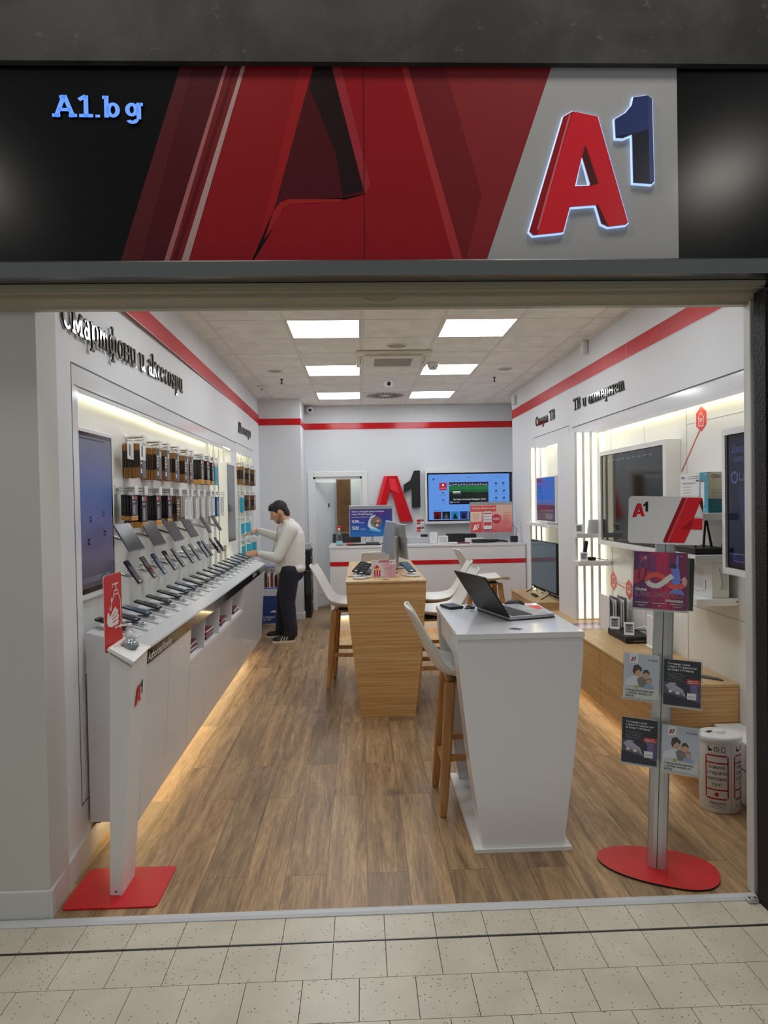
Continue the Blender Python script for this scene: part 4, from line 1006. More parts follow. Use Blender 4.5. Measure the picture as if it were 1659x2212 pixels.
def holder(px, pz, w_, h_, tilt=9):
    """clear pocket leaning back; returns its face matrix"""
    M_ = TILT @ TR(Vector((px, -.048 - h_ * .158, pz))) @ Matrix.Rotation(radians(-tilt), 4, 'X') @ fr((0, 0, 0), (1, 0, 0), (0, 0, 1))
    m = MB(); m.box(-w_ / 2, w_ / 2, 0, h_, -.004, -.001, CLEAR, 0, M_); m.box(-w_ / 2, w_ / 2, 0, h_ * .97, .012, .0145, CLEAR, 0, M_); m.box(-w_ / 2, w_ / 2, -.004, .003, -.004, .0145, LGREY, 0, M_)
    for x in (-w_ / 2, w_ / 2 - .0025): m.box(x, x + .0025, 0, h_, -.004, .0145, CLEAR, 0, M_)
    m.box(-.02, .02, h_ * .3, h_ * .6, -.030, -.004, LGREY, 0, M_)
    m.build('pocket', t); return M_
H1 = holder(-.018, 1.170, .232, .256); H2a = holder(-.083, .770, .158, .206); H2b = holder(.081, .760, .158, .206); H3a = holder(-.084, .482, .158, .206); H3b = holder(.080, .472, .158, .206)
# side wings of the stand that face away
m = MB()
for pz, h_, w_ in ((1.15, .24, .12),):
    M_ = TILT @ TR(Vector((.06, .040 + h_ * .158, pz))) @ Matrix.Rotation(radians(180), 4, 'Z') @ Matrix.Rotation(radians(-9), 4, 'X') @ fr((0, 0, 0), (1, 0, 0), (0, 0, 1))
    m.box(-w_ / 2, w_ / 2, 0, h_, 0, .014, mat('dark_print', (40, 34, 44), .3), 0, M_); m.box(-w_ / 2 - .003, w_ / 2 + .003, -.006, h_, -.003, 0, CLEAR, 0, M_)
m.build('rear_pocket', t)
SW = Matrix.Translation((BX, BY, 0)) @ Matrix.Rotation(BR, 4, 'Z')
def leaflet(Mh, w_, h_, label, cat, grp, draw, off=.006, th=.004):
    m = MB(); M_ = SW @ Mh @ TR(Vector((-w_ / 2, .004, off)))
    m.box(0, w_, 0, h_, -th, 0, PAPER, 0, M_); draw(m, M_, w_, h_)
    o = m.build(cat.replace(' ', '_')); tag(o, label, cat, grp); return o
def grad(name, stops, ax='X', rough=.3):
    """printed colour field"""
    m = mat(name, (100, 100, 100), rough); t_, n, l, b = nt(m); g = n.new('ShaderNodeTexCoord'); s = n.new('ShaderNodeSeparateXYZ'); l.new(g.outputs['Generated'], s.inputs[0])
    no = node(n, 'ShaderNodeTexNoise', Scale=5.0, Detail=2); mp = n.new('ShaderNodeMapping'); mp.inputs['Scale'].default_value = (2.2, 2.2, .35); l.new(g.outputs['Generated'], mp.inputs[0]); l.new(mp.outputs[0], no.inputs['Vector'])
    a = node(n, 'ShaderNodeMath', operation='MULTIPLY_ADD'); a.inputs[1].default_value = .5; l.new(no.outputs['Fac'], a.inputs[0]); l.new(s.outputs[ax], a.inputs[2])
    r = ramp(n, [(p, col(*c)) for p, c in stops]); l.new(a.outputs[0], r.inputs[0]); l.new(r.outputs[0], b.inputs['Base Color']); return m
def d_unl(m, M_, w_, h_):
    bg = grad('print_purple', [(.2, (52, 26, 96)), (.5, (120, 30, 92)), (.8, (206, 30, 84)), (1.15, (120, 24, 80))], 'X')
    m.rect(0, 0, w_, h_, bg, .0004, M_)
    for i, x in enumerate((.14, .26, .40)): m.line([(w_ * x, h_ * .95), (w_ * (x - .04), h_ * .5)], w_ * .05, mat('print_violet_beam', (112, 62, 132), .3), .0006, M_)
    m.flat([(0, h_ * .40), (w_ * .35, h_ * .62), (w_ * .2, h_ * .72), (0, h_ * .66)], mat('print_crimson', (196, 44, 74), .3), .0006, M_)
    # infinity ribbon
    def loop(cx_, a0, a1, mt, wd_=.022, zz=.0012): m.line([(w_ * (cx_ + .155 * cos(radians(a))), h_ * (.50 + .10 * sin(radians(a)))) for a in range(a0, a1 + 1, 15)], wd_, mt, zz, M_)
    O_ = mat('print_coral', (244, 86, 72), .3); P_ = mat('print_pink', (246, 176, 178), .3)
    loop(.42, 45, 200, O_); loop(.80, -140, 45, P_, .020); loop(.80, -150, -30, O_, .021, .0013); loop(.42, 195, 300, PAPER, .022, .0014)
    m.line([(w_ * .47, h_ * .41), (w_ * .56, h_ * .46), (w_ * .66, h_ * .55), (w_ * .73, h_ * .595)], .022, PAPER, .0015, M_); m.line([(w_ * .52, h_ * .585), (w_ * .60, h_ * .52), (w_ * .68, h_ * .44)], .019, O_, .0013, M_)
    # dancer silhouette
    Bl = mat('print_periwinkle', (120, 138, 232), .3); Bn = mat('print_plum', (70, 30, 86), .3)
    m.flat([(w_ * .70, h_ * .40), (w_ * .73, h_ * .60), (w_ * .70, h_ * .72), (w_ * .78, h_ * .80), (w_ * .80, h_ * .96), (w_ * .83, h_ * .96), (w_ * .83, h_ * .78), (w_ * .86, h_ * .66), (w_ * .88, h_ * .50), (w_ * .84, h_ * .40)], Bl, .0011, M_)
    m.flat(circ(w_ * .755, h_ * .76, w_ * .05, 14), Bn, .0016, M_); m.flat([(w_ * .70, h_ * .80), (w_ * .66, h_ * .74), (w_ * .74, h_ * .72), (w_ * .79, h_ * .80)], Bn, .0015, M_); m.flat([(w_ * .66, h_ * .28), (w_ * .96, h_ * .27), (w_ * .90, h_ * .36), (w_ * .74, h_ * .36)], Bl, .0011, M_)
    emblem(m, w_ * .13, h_ * .825, h_ * .085, M_, PAPER, mat('print_logo_red', (240, 70, 70), .3), mat('print_logo_red2', (206, 40, 50), .3), .0012)
    m.text('Нови', h_ * .075, PAPER, w_ * .05, h_ * .305, .0018, M_, 'l', .02); m.text('планове', h_ * .072, PAPER, w_ * .93, h_ * .135, .0018, M_, 'r', .02)
    UO = mat('print_outline_rose', (226, 150, 170), .3)
    m.text('UNLIMITED', h_ * .118, UO, w_ * .05, h_ * .21, .0016, M_, 'l', .014, w_ * .88); m.text('UNLIMITED', h_ * .118, mat('print_purple_in', (120, 26, 84), .3), w_ * .054, h_ * .2105, .0019, M_, 'l', -.013, w_ * .872)
    for x, s in ((.17, 'минути'), (.50, 'MB'), (.83, 'скорост')): m.text(s, h_ * .035, PAPER, w_ * x, h_ * .045, .0018, M_, 'c'); m.line([(w_ * (x - .13), h_ * .10), (w_ * (x + .13), h_ * .10)], .002, PAPER, .0018, M_)
    m.text('ПЛ', h_ * .03, PAPER, w_ * .9, h_ * .93, .0018, M_, 'r')
leaflet(H1, .216, .246, 'purple magazine with an infinity ribbon in the topmost pocket of the stand', 'magazine', None, d_unl)
SKIN = mat('print_skin', (214, 164, 132), .4); HAIRP = mat('print_brown_hair', (62, 44, 36), .4); GREYS = mat('print_grey_shirt', (128, 122, 118), .4)
def d_fam(m, M_, w_, h_):
    m.rect(0, 0, w_, h_, mat('print_pale_blue', (198, 202, 216), .35), .0004, M_); m.rect(0, 0, w_, h_ * .24, mat('print_pale_table', (214, 214, 210), .35), .0006, M_)
    m.rect(w_ * .16, h_ * .78, w_ * .40, h_ * .99, PAPER, .0007, M_); emblem(m, w_ * .19, h_ * .815, h_ * .105, M_, INK, REDM, REDM, .001); m.text('A1 Избор', h_ * .05, INK, w_ * .95, h_ * .86, .0012, M_, 'r', .01)
    m.flat([(w_ * .02, h_ * .30), (w_ * .10, h_ * .42), (w_ * .36, h_ * .52), (w_ * .44, h_ * .46), (w_ * .42, h_ * .28), (w_ * .06, h_ * .27)], mat('print_white_shirt', (226, 226, 232), .4), .0008, M_)
    m.flat(circ(w_ * .38, h_ * .585, w_ * .115, 18), SKIN, .001, M_); m.flat([(w_ * .25, h_ * .60), (w_ * .28, h_ * .73), (w_ * .40, h_ * .76), (w_ * .52, h_ * .68), (w_ * .50, h_ * .60), (w_ * .42, h_ * .65), (w_ * .34, h_ * .60), (w_ * .30, h_ * .52)], HAIRP, .0012, M_)
    m.flat([(w_ * .38, h_ * .44), (w_ * .50, h_ * .50), (w_ * .70, h_ * .42), (w_ * .74, h_ * .26), (w_ * .44, h_ * .26)], GREYS, .0011, M_); m.flat(circ(w_ * .62, h_ * .53, w_ * .10, 18), SKIN, .0013, M_); m.flat([(w_ * .53, h_ * .55), (w_ * .56, h_ * .64), (w_ * .66, h_ * .665), (w_ * .74, h_ * .58), (w_ * .71, h_ * .56), (w_ * .64, h_ * .60)], HAIRP, .0015, M_)
    m.flat(circ(w_ * .725, h_ * .40, w_ * .082, 16), SKIN, .0016, M_); m.flat([(w_ * .66, h_ * .42), (w_ * .70, h_ * .48), (w_ * .78, h_ * .475), (w_ * .80, h_ * .42), (w_ * .73, h_ * .45)], mat('print_fair_hair', (164, 128, 92), .4), .0018, M_)
    m.flat([(w_ * .60, h_ * .33), (w_ * .72, h_ * .35), (w_ * .86, h_ * .30), (w_ * .86, h_ * .24), (w_ * .58, h_ * .24)], mat('print_baby_blue', (150, 172, 204), .4), .0017, M_)
    m.flat(circ(w_ * .36, h_ * .25, w_ * .055, 14), mat('print_lime', (164, 186, 70), .4), .0016, M_)
    for i, s in enumerate(('Говори неограничено', 'с любим номер по', 'избор')): m.text(s, h_ * .062, INK, w_ * .08, h_ * (.155 - .062 * i), .0019, M_, 'l', .01, w_ * (.78, .72, .22)[i])
def d_tv(m, M_, w_, h_):
    m.rect(0, 0, w_, h_, mat('print_black', (16, 14, 18), .3), .0004, M_); m.rect(0, 0, w_, h_ * .50, mat('print_dusk_room', (84, 74, 96), .3), .0006, M_)
    m.flat([(0, 0), (w_, 0), (w_, h_ * .10), (w_ * .5, h_ * .18), (0, h_ * .26)], mat('print_dark_violet', (30, 22, 40), .3), .0008, M_)
    m.flat([(w_ * .04, h_ * .42), (w_ * .20, h_ * .50), (w_ * .70, h_ * .45), (w_ * .70, h_ * .20), (w_ * .20, h_ * .28)], mat('print_screen_lilac', (176, 172, 190), .3), .0009, M_)
    m.flat([(w_ * .30, h_ * .46), (w_ * .44, h_ * .52), (w_ * .58, h_ * .52), (w_ * .72, h_ * .44), (w_ * .74, h_ * .24), (w_ * .60, h_ * .22), (w_ * .52, h_ * .36)], mat('print_figure_dark', (40, 36, 50), .3), .0011, M_)
    m.flat([(w_ * .70, h_ * .50), (w_ * .90, h_ * .48), (w_ * .92, h_ * .18), (w_ * .74, h_ * .20)], mat('print_violet_glow', (120, 92, 156), .3), .001, M_)
    for i in range(4): m.rect(w_ * (.14 + .10 * i), h_ * (.27 - .012 * i), w_ * (.22 + .10 * i), h_ * (.32 - .012 * i), PAPER if i % 2 == 0 else mat('print_olive', (120, 124, 84), .3), .0013, M_)
    m.rect(w_ * .64, h_ * .16, w_ * .88, h_ * .30, PAPER, .0014, M_); m.text('телевизор', h_ * .028, INK, w_ * .76, h_ * .215, .0017, M_, 'c', 0, w_ * .18)
    m.rect(w_ * .62, h_ * .50, w_ * .99, h_ * .60, REDM, .0012, M_); m.text('Xplore TV', h_ * .045, PAPER, w_ * .65, h_ * .545, .0016, M_, 'l', .012); m.rect(w_ * .65, h_ * .52, w_ * .95, h_ * .528, PAPER, .0015, M_)
    for i, s in enumerate(('Телевизия у дома', 'с Xplore TV приложение', 'за смарт телевизор')): m.text(s, h_ * .062, PAPER, w_ * .10, h_ * (.89 - .065 * i), .0015, M_, 'l', .014, w_ * (.60, .80, .70)[i])
    for i in range(6): m.rect(w_ * .10, h_ * (.70 - .032 * i), w_ * (.50 + .12 * ((i * 7) % 4) / 3), h_ * (.708 - .032 * i), INKG, .0012, M_)
leaflet(H2a, .146, .192, 'family leaflet with a white margin in the middle tier, beside the dark leaflet', 'leaflet', None, d_fam)
leaflet(H2b, .146, .192, 'black television leaflet in the middle tier of the brochure stand', 'leaflet', None, d_tv)
leaflet(H3a, .146, .192, 'black television leaflet in the lowest tier of the brochure stand', 'leaflet', None, d_tv)
leaflet(H3b, .146, .192, 'grey family leaflet in the lowest tier of the brochure stand', 'leaflet', None, d_fam)

# --- battery and electronics bin
t = thing('recycling_bin', 'white oval collection bin for old electronics with red phone outlines', 'bin', (1.882, 3.47, 0))
BR_, BH, EX = .104, .372, .86
m = MB(); m.lathe([(.098, .0005), (.104, .008), (.104, BH)], WHITE, 48, None, EX)
BP = mat('bin_red_print', (176, 18, 34), .4)
def bp(u, v, r=.0006):      # u = angle in degrees (270 faces the viewer), v = height
    a = radians(u); return ((BR_ + r) * cos(a), EX * (BR_ + r) * sin(a), v)
def band(u0, u1, v0, v1, mt, r=.0006):
    n = max(1, int(abs(u1 - u0) / 5)); vs = []; fs = []
    for i in range(n + 1): u = u0 + (u1 - u0) * i / n; vs += [bp(u, v0, r), bp(u, v1, r)]
    for i in range(n): fs.append((2 * i, 2 * i + 2, 2 * i + 3, 2 * i + 1))
    m.add(vs, fs, mt)
def ctext(s, size, mt, uc, v, fit_deg=None, bold=0):
    vs, fs = text_geo(s, bold, 1.0)
    x0 = min(p.x for p in vs); x1 = max(p.x for p in vs); k = size
    kd = math.degrees(size / BR_) if not fit_deg else fit_deg / (x1 - x0)
    m.add([bp(uc + (p.x - (x0 + x1) / 2) * kd, v + p.y * k, .001) for p in vs], fs, mt)
def cring(uc, v, rad, mt, wd_=.004):
    for i in range(16):
        a, b = 2 * pi * i / 16, 2 * pi * (i + 1) / 16; g = math.degrees(1 / BR_)
        m.add([bp(uc + g * (rad - wd_) * cos(a), v + (rad - wd_) * sin(a), .001), bp(uc + g * rad * cos(a), v + rad * sin(a), .001), bp(uc + g * rad * cos(b), v + rad * sin(b), .001), bp(uc + g * (rad - wd_) * cos(b), v + (rad - wd_) * sin(b), .001)], [(0, 1, 2, 3)], mt)
for uc in (236, 318):
    lo, hi = uc - 31, uc + 31
    for a, b, c, d in ((lo + 3, hi - 3, .300, .308), (lo, hi, .262, .269), (lo, hi, .122, .129), (lo + 3, hi - 3, .074, .082), (lo - 2, lo + 2, .082, .300), (hi - 2, hi + 2, .082, .300)): band(a, b, c, d, BP)
    for s, v in (('Изхвърлете', .236), ('старата', .206), ('електроника', .176), ('тук!', .146)): ctext(s, .027, mat('bin_dark_print', (60, 16, 22), .4), uc, v, {'Изхвърлете': 46, 'електроника': 52}.get(s, None))
    cring(uc, .102, .011, BP, .011)
    cring(uc, .338, .014, INK, .003); band(uc - 24, uc - 13, .326, .338, INK); band(uc - 24, uc - 21, .326, .352, INK); band(uc + 13, uc + 14.5, .324, .352, INK); band(uc + 22, uc + 23.5, .324, .352, INK); band(uc + 13, uc + 23, .324, .327, INK); band(uc + 13, uc + 23, .349, .352, INK)
    for a in (90, 210, 330): g = math.degrees(1 / BR_); m.add([bp(uc - 1, .337, .001), bp(uc + 1, .337, .001), bp(uc + 1 + g * .012 * cos(radians(a)), .338 + .012 * sin(radians(a)), .001), bp(uc - 1 + g * .012 * cos(radians(a)), .338 + .012 * sin(radians(a)), .001)], [(0, 1, 2, 3)], INK)
ctext('РЕЦИКЛИРАНЕ', .014, INK, 238, .050, 44, .02)
for k, (a, b) in enumerate(((216, 266), (222, 256), (214, 262))): band(a, b, .043 - .007 * k, .045 - .007 * k, INKG)
ctext('4', .022, INK, 294, .036); band(322, 332, .032, .056, BP); band(338, 345, .032, .056, INKG)
band(276, 277, .02, BH - .01, GREYLINE)
m.build('body', t)
m = MB(); m.lathe([(.110, BH - .004), (.112, BH + .002), (.112, BH + .018), (.106, BH + .026), (.094, BH + .028), (.05, BH + .024), (.0001, BH + .024)], WHITE, 48, None, EX)
m.prism([(-.075, .028), (-.03, .045), (-.02, .030), (-.055, .008)], BH + .024, BH + .0258, DGREY); m.lathe([(.034, BH + .024), (.030, BH + .034), (.012, BH + .037), (.0001, BH + .037)], WHITE, 20, TR(Vector((.005, .02, 0))))
m.build('lid', t)

# ================================================================ stools, desk and table in the middle
SHELL = mat('off_white_shell', (232, 230, 222), .38)
def make_stool():
    r = thing('bar_stool', 'x', 'stool')
    pts = [(.205, .722), (.19, .742), (.12, .732), (.02, .716), (-.08, .714), (-.15, .728), (-.205, .770), (-.245, .84), (-.285, .93), (-.325, 1.02), (-.352, 1.075), (-.356, 1.092)]
    def P(u):
        k = u * (len(pts) - 1); i = min(int(k), len(pts) - 2); f = k - i
        p0, p1, p2, p3 = pts[max(i - 1, 0)], pts[i], pts[i + 1], pts[min(i + 2, len(pts) - 1)]
        return Vector([.5 * (2 * p1[j] + (p2[j] - p0[j]) * f + (2 * p0[j] - 5 * p1[j] + 4 * p2[j] - p3[j]) * f * f + (3 * p1[j] - p0[j] - 3 * p2[j] + p3[j]) * f ** 3) for j in (0, 1)])
    def hw(u):
        w_ = .20 + .03 * sin(min(1, u / .5) * pi) if u < .5 else .20 - .055 * ((u - .5) / .5) ** 1.5
        e = min(1, (u + .012) / .10) if u < .1 else (min(1, (1.006 - u) / .12) if u > .88 else 1)
        return w_ * (1 - (1 - e) ** 2.6) ** .5 if e < 1 else w_
    NU, NV = 40, 16; T_ = .010; m = MB(); top = []; bot = []
    for i in range(NU + 1):
        u = i / NU; p = P(u); d = (P(min(1, u + .01)) - P(max(0, u - .01))).normalized(); n = Vector((d.y, -d.x))   # points up / forward
        curl = .050 * (1 - abs(u - .42) / .6) + .012 if u < .98 else .01
        curl = max(.008, curl)
        for j in range(NV + 1):
            v = -1 + 2 * j / NV; c = curl * abs(v) ** 2.4
            q = Vector((p.x + n.x * c, v * hw(u), p.y + n.y * c)); top.append(q); bot.append(q - Vector((n.x, 0, n.y)) * T_)
    N = NV + 1; fs = []
    for i in range(NU):
        for j in range(NV): fs.append((i * N + j, i * N + j + 1, (i + 1) * N + j + 1, (i + 1) * N + j))
    K = len(top); vs = top + bot; fb = [tuple(K + k for k in f[::-1]) for f in fs]
    ring = [i * N for i in range(NU + 1)] + [NU * N + j for j in range(1, N)] + [i * N + NV for i in range(NU - 1, -1, -1)] + [j for j in range(NV - 1, 0, -1)]
    fr_ = [(ring[k], ring[(k + 1) % len(ring)], K + ring[(k + 1) % len(ring)], K + ring[k]) for k in range(len(ring))]
    # decide orientation once
    a, b, c = vs[fs[300][0]], vs[fs[300][1]], vs[fs[300][2]]
    if (b - a).cross(c - a).z < 0: fs = [f[::-1] for f in fs]; fb = [f[::-1] for f in fb]; fr_ = [f[::-1] for f in fr_]
    m.add(vs, fs + fb + fr_, SHELL, True); sh = m.build('seat_shell', r)
    m = MB(); m.box(-.145, .145, -.125, .125, .672, .690, LEGW, .003); m.box(-.10, .10, -.10, .10, .690, .706, BLACKM); m.build('under_frame', r)
    for sx in (-1, 1):
        for sy in (-1, 1):
            m = MB(); a = Vector((sx * .135, sy * .115, .69)); b = Vector((sx * .192, sy * .188, .002)); rings = []
            prof = [(0, .026), (.03, .029), (.5, .027), (.9, .022), (.985, .019), (1, .015)]
            for f, h in prof:
                p = a.lerp(b, f); rings += [p + Vector((dx * h, dy * h * .8, 0)) for dx, dy in rr2]
            k = len(rr2); fs = []
            for i in range(len(prof) - 1):
                for q in range(k): fs.append((i * k + q, i * k + (q + 1) % k, (i + 1) * k + (q + 1) % k, (i + 1) * k + q))
            fs = [f[::-1] for f in fs] + [tuple(range(k)), tuple(range((len(prof) - 1) * k, len(prof) * k))[::-1]]
            m.add(rings, fs, LEGW, False); m.build('leg', r)
    for (x0, y0, x1, y1, z) in ((-.168, -.158, .168, -.158, .30), (-.168, .158, .168, .158, .30), (.17, -.158, .17, .158, .245), (-.17, -.158, -.17, .158, .245)):
        m = MB(); p = Vector((x0, y0, z)); q = Vector((x1, y1, z)); d = (q - p).normalized(); n = Vector((-d.y, d.x, 0)) * .011
        v = [p - n + Vector((0, 0, -.016)), q - n + Vector((0, 0, -.016)), q + n + Vector((0, 0, -.016)), p + n + Vector((0, 0, -.016)), p - n + Vector((0, 0, .016)), q - n + Vector((0, 0, .016)), q + n + Vector((0, 0, .016)), p + n + Vector((0, 0, .016))]
        m.add(v, [(3, 2, 1, 0), (4, 5, 6, 7), (0, 1, 5, 4), (1, 2, 6, 5), (2, 3, 7, 6), (3, 0, 4, 7)], LEGW); m.build('footrest', r)
    return r
rr2 = [(x, y) for x, y in rr(-1, -1, 1, 1, .55, 3)]
s0 = make_stool(); G = 'white shell bar stools'
s0.location = (.592, 3.648, 0); tag(s0, 'white shell bar stool with wooden legs tucked into the white laptop desk', 'stool', G)
clone(s0, 'white shell bar stool standing at the door side of the wooden table', (-.105, 6.05, 0), radians(-6), G)
clone(s0, 'white shell bar stool on the television side of the wooden table, nearer the entrance', (.60, 5.52, 0), radians(182), G)
clone(s0, 'white shell bar stool on the television side of the wooden table, nearer the counter', (.66, 6.20, 0), radians(176), G)
clone(s0, 'white shell bar stool behind the wooden table, its back to the entrance', (.175, 7.72, 0), radians(88), G)
clone(s0, 'white shell bar stool beside the counter near the small television', (1.42, 7.66, 0), radians(6), G)

def taper(y0, y1, zt, xb0, xb1, xt0, xt1, m, mt, side=None, z0=.0, neck=.13):
    f = lambda a, b, z: a + (b - a) * (z - z0) / (zt - neck - z0)
    xz(m, [(xb0, z0), (xb1, z0), (f(xb1, xt1, (z0 + zt - neck) / 2) + .004, (z0 + zt - neck) / 2), (xt1 - .004, zt - neck), (xt1, zt - neck * .5), (xt1, zt), (xt0, zt), (xt0, zt - neck * .5), (xt0 + .004, zt - neck), (f(xb0, xt0, (z0 + zt - neck) / 2) - .004, (z0 + zt - neck) / 2)], y0, y1, mt, side)
# --- white laptop desk
t = thing('standing_desk', 'glossy white tapered standing desk carrying the open laptop', 'desk', (.74, 3.5, 0))
m = MB(); m.box(.435, 1.040, 3.098, 3.965, 1.004, 1.032, WGLOSS, .003); m.build('top', t, True)
m = MB(); taper(3.106, 3.27, 1.003, .545, .932, .441, 1.034, m, WGLOSS, None, .019); m.build('front_panel', t, True)
m = MB(); taper(3.885, 3.96, 1.003, .545, .932, .441, 1.034, m, WGLOSS, None, .019); m.build('rear_panel', t, True)
m = MB(); m.prism([(.845, .019), (.925, .019), (1.028, .90), (1.028, 1.003), (.90, 1.003)], -3.885, -3.27, WGLOSS, None, XZ); m.build('side_panel', t, True)
for i, (a, b) in enumerate(((3.275, 3.53), (3.534, 3.795))):
    m = MB(); m.box(.445, .80, a, b, .895, 1.002, WGLOSS, .002); m.build('drawer', t, True)
m = MB(); m.prism([(.505, 3.09), (.965, 3.09), (.965, 3.975), (.505, 3.975)], .0005, .018, WHITE, None, None, [[(.70, 3.40), (.84, 3.40), (.84, 3.885), (.70, 3.885)]]); m.build('base_plate', t, True)
m = MB(); xz(m, [(.512, .40), (.494, .57), (.503, .57), (.520, .40)], 3.15, 3.24, MGREY); m.build('vent_slot', t, True)
t = m = MB(); m.lathe([(.032, 1.0322), (.032, 1.0335), (.026, 1.0338), (.026, 1.0332), (.0001, 1.0332)], CHROME, 24, TR(Vector((.735, 3.19, 0)))); m.flat(circ(.735, 3.19, .024, 20), BLACKM, 1.0337)
tag(m.build('cable_grommet'), 'round black and chrome cable grommet in the white desk top', 'cable grommet')
# --- laptop
LM = Matrix.Translation((.825, 3.615, 1.0325))
LS = 1.12
t = thing('laptop', 'open laptop with black lid and silver keyboard deck on the white desk', 'laptop', LM.translation, radians(106)); t.scale = (LS, LS, LS)
m = MB(); m.box(-.17, .17, -.118, .118, .002, .018, SILVER, .004); m.box(-.172, .172, -.12, .12, .001, .006, BLACKM, .002); m.build('base', t)
m = MB(); m.rect(-.145, -.02, .145, .092, mat('deck_grey', (150, 152, 154), .35), .0184)
for r_ in range(5):
    for c_ in range(14): m.box(-.142 + c_ * .0205, -.124 + c_ * .0205, -.016 + r_ * .0215, .002 + r_ * .0215, .0184, .0200, BLACKM)
m.rect(-.05, -.105, .05, -.035, LGREY, .0186); m.build('keyboard', t)
hinge = Matrix.Translation((0, .112, .018)) @ Matrix.Rotation(radians(-33), 4, 'X')
m = MB(); m.box(-.17, .17, 0, .009, 0, .228, BLACKM, .004, hinge); ringo = fr((0, .0096, .115), (-1, 0, 0), (0, 0, 1))
m.ring(circ(0, 0, .018), circ(0, 0, .0155), DGREY, 0, hinge @ ringo); m.line([(-.004, -.01), (.0, .012)], .0022, DGREY, 0, hinge @ ringo); m.line([(.004, -.012), (.008, .01)], .0022, DGREY, 0, hinge @ ringo)
m.build('lid', t)
m = MB(); m.box(-.162, .162, -.0012, 0, .012, .22, SCREENB, 0, hinge); m.build('screen', t)
m = MB(); M_ = Matrix.Translation((.885, 3.865, 1.0325)) @ Matrix.Rotation(radians(-20), 4, 'Z')
m.sphere((0, 0, .006), .05, BLACKM, 1.15, .68, .66, 18, 12); 
me_ = m; o = MB(); o.M = M_
o.lathe([(.052, .0006), (.056, .006), (.054, .016), (.042, .029), (.022, .037), (.0001, .039)], BLACKM, 24, Matrix.Diagonal((1.05, .64, 1, 1))); tag_ = o.build('computer_mouse'); tag(tag_, 'black computer mouse on the white desk behind the laptop', 'mouse')
m = MB(); m.box(.925, 1.02, 3.74, 3.87, 1.0325, 1.0335, mat('coral_paper', (236, 72, 58), .5), 0); tag(m.build('paper_slip'), 'coral red paper slip on the white desk beside the mouse', 'paper')
t = thing('payment_terminal', 'flat black card device with a cable on the white desk', 'card reader', (.515, 3.86, 1.0325), radians(20))
m = MB(); m.box(-.045, .045, -.065, .065, .001, .016, BLACKM, .005); m.build('body', t); m = MB(); m.box(-.005, .037, -.035, .05, .016, .0168, SCREENB); m.build('screen', t)
m = MB(); cp = [(.58, 3.79, 1.036), (.62, 3.80, 1.038), (.64, 3.84, 1.037), (.61, 3.86, 1.040), (.59, 3.82, 1.041), (.63, 3.78, 1.044), (.65, 3.84, 1.040), (.64, 3.86, 1.046), (.60, 3.83, 1.046), (.61, 3.76, 1.040), (.63, 3.78, 1.037), (.64, 3.81, 1.037)]
m.tube(cp, .0035, BLACKM, 8); m.tube([(.60, 3.77, 1.037), (.60, 3.70, 1.036), (.64, 3.66, 1.036), (.63, 3.60, 1.036)], .0012, LGREY, 6)
tag(m.build('cable_coil'), 'tangled black cable lying between the card device and the laptop', 'cable')

# --- wooden table
t = thing('wooden_table', 'tall tapered bamboo-fronted table in the middle of the shop', 'table', (.18, 5.9, 0))
m = MB(); m.box(-.128, .490, 5.080, 6.74, 1.030, 1.046, OAKT, .002); m.build('top', t, True)
m = MB(); taper(5.086, 5.26, 1.029, -.020, .388, -.123, .485, m, OAKF, None, .001); m.build('front_panel', t, True)
m = MB(); taper(6.58, 6.735, 1.029, -.020, .388, -.123, .485, m, OAKF, None, .001); m.build('rear_panel', t, True)
m = MB(); m.box(.165, .195, 5.26, 6.58, .001, 1.029, OAKF); m.build('spine', t, True)
m = MB(); m.flat(circ(.18, 5.16, .03, 20, .026), BLACKM, 1.0466); tag(m.build('cable_grommet'), 'black oval cable grommet at the near edge of the wooden table', 'cable grommet')
ZT = 1.0465
# acrylic card with a gift box
g = at_y(804, 1246, 5.30); CM = fr((g.x - .005, 5.30, ZT + .001), (1, 0, 0), (0, .10, 1)); cw, ch = .196, .142
t = thing('acrylic_sign', 'small acrylic card with a red gift box on the near end of the wooden table', 'table sign', (g.x + .1, 5.30, ZT))
m = MB(); m.rrect(0, 0, cw, ch, .004, grad('card_pink', [(.1, (214, 220, 232)), (.6, (240, 222, 224)), (1.1, (226, 176, 186))], 'X'), -.003, 0, CM)
m.rect(cw * .30, ch * .83, cw * .70, ch * .94, mat('card_crimson', (196, 30, 54), .4), .0005, CM); m.text('Специална оферта', ch * .09, PAPER, cw * .5, ch * .855, .001, CM, 'c', .01, cw * .36)
m.rect(cw * .75, ch * .72, cw * .98, ch * .97, PAPER, .0005, CM); emblem(m, cw * .78, ch * .80, ch * .10, CM, INK, INK, INK, .0008); m.text('Tоп', ch * .07, INK, cw * .88, ch * .84, .001, CM)
for i in range(2): m.rect(cw * .40, ch * (.70 - .05 * i), cw * (.66 - .05 * i), ch * (.715 - .05 * i), mat('card_rose', (206, 96, 116), .4), .0005, CM)
for i in range(3): m.rect(cw * .52, ch * (.54 - .05 * i), cw * (.92 - .06 * i), ch * (.553 - .05 * i), INKG, .0005, CM)
for i in range(3):
    for j in range(3): m.flat(circ(cw * (.66 + .07 * i), ch * (.30 - .09 * j), cw * .012, 8), mat('card_plum', (110, 60, 92), .4), .0005, CM)
GR = mat('gift_red', (214, 24, 34), .3); GY = mat('gift_gold', (246, 184, 72), .3)
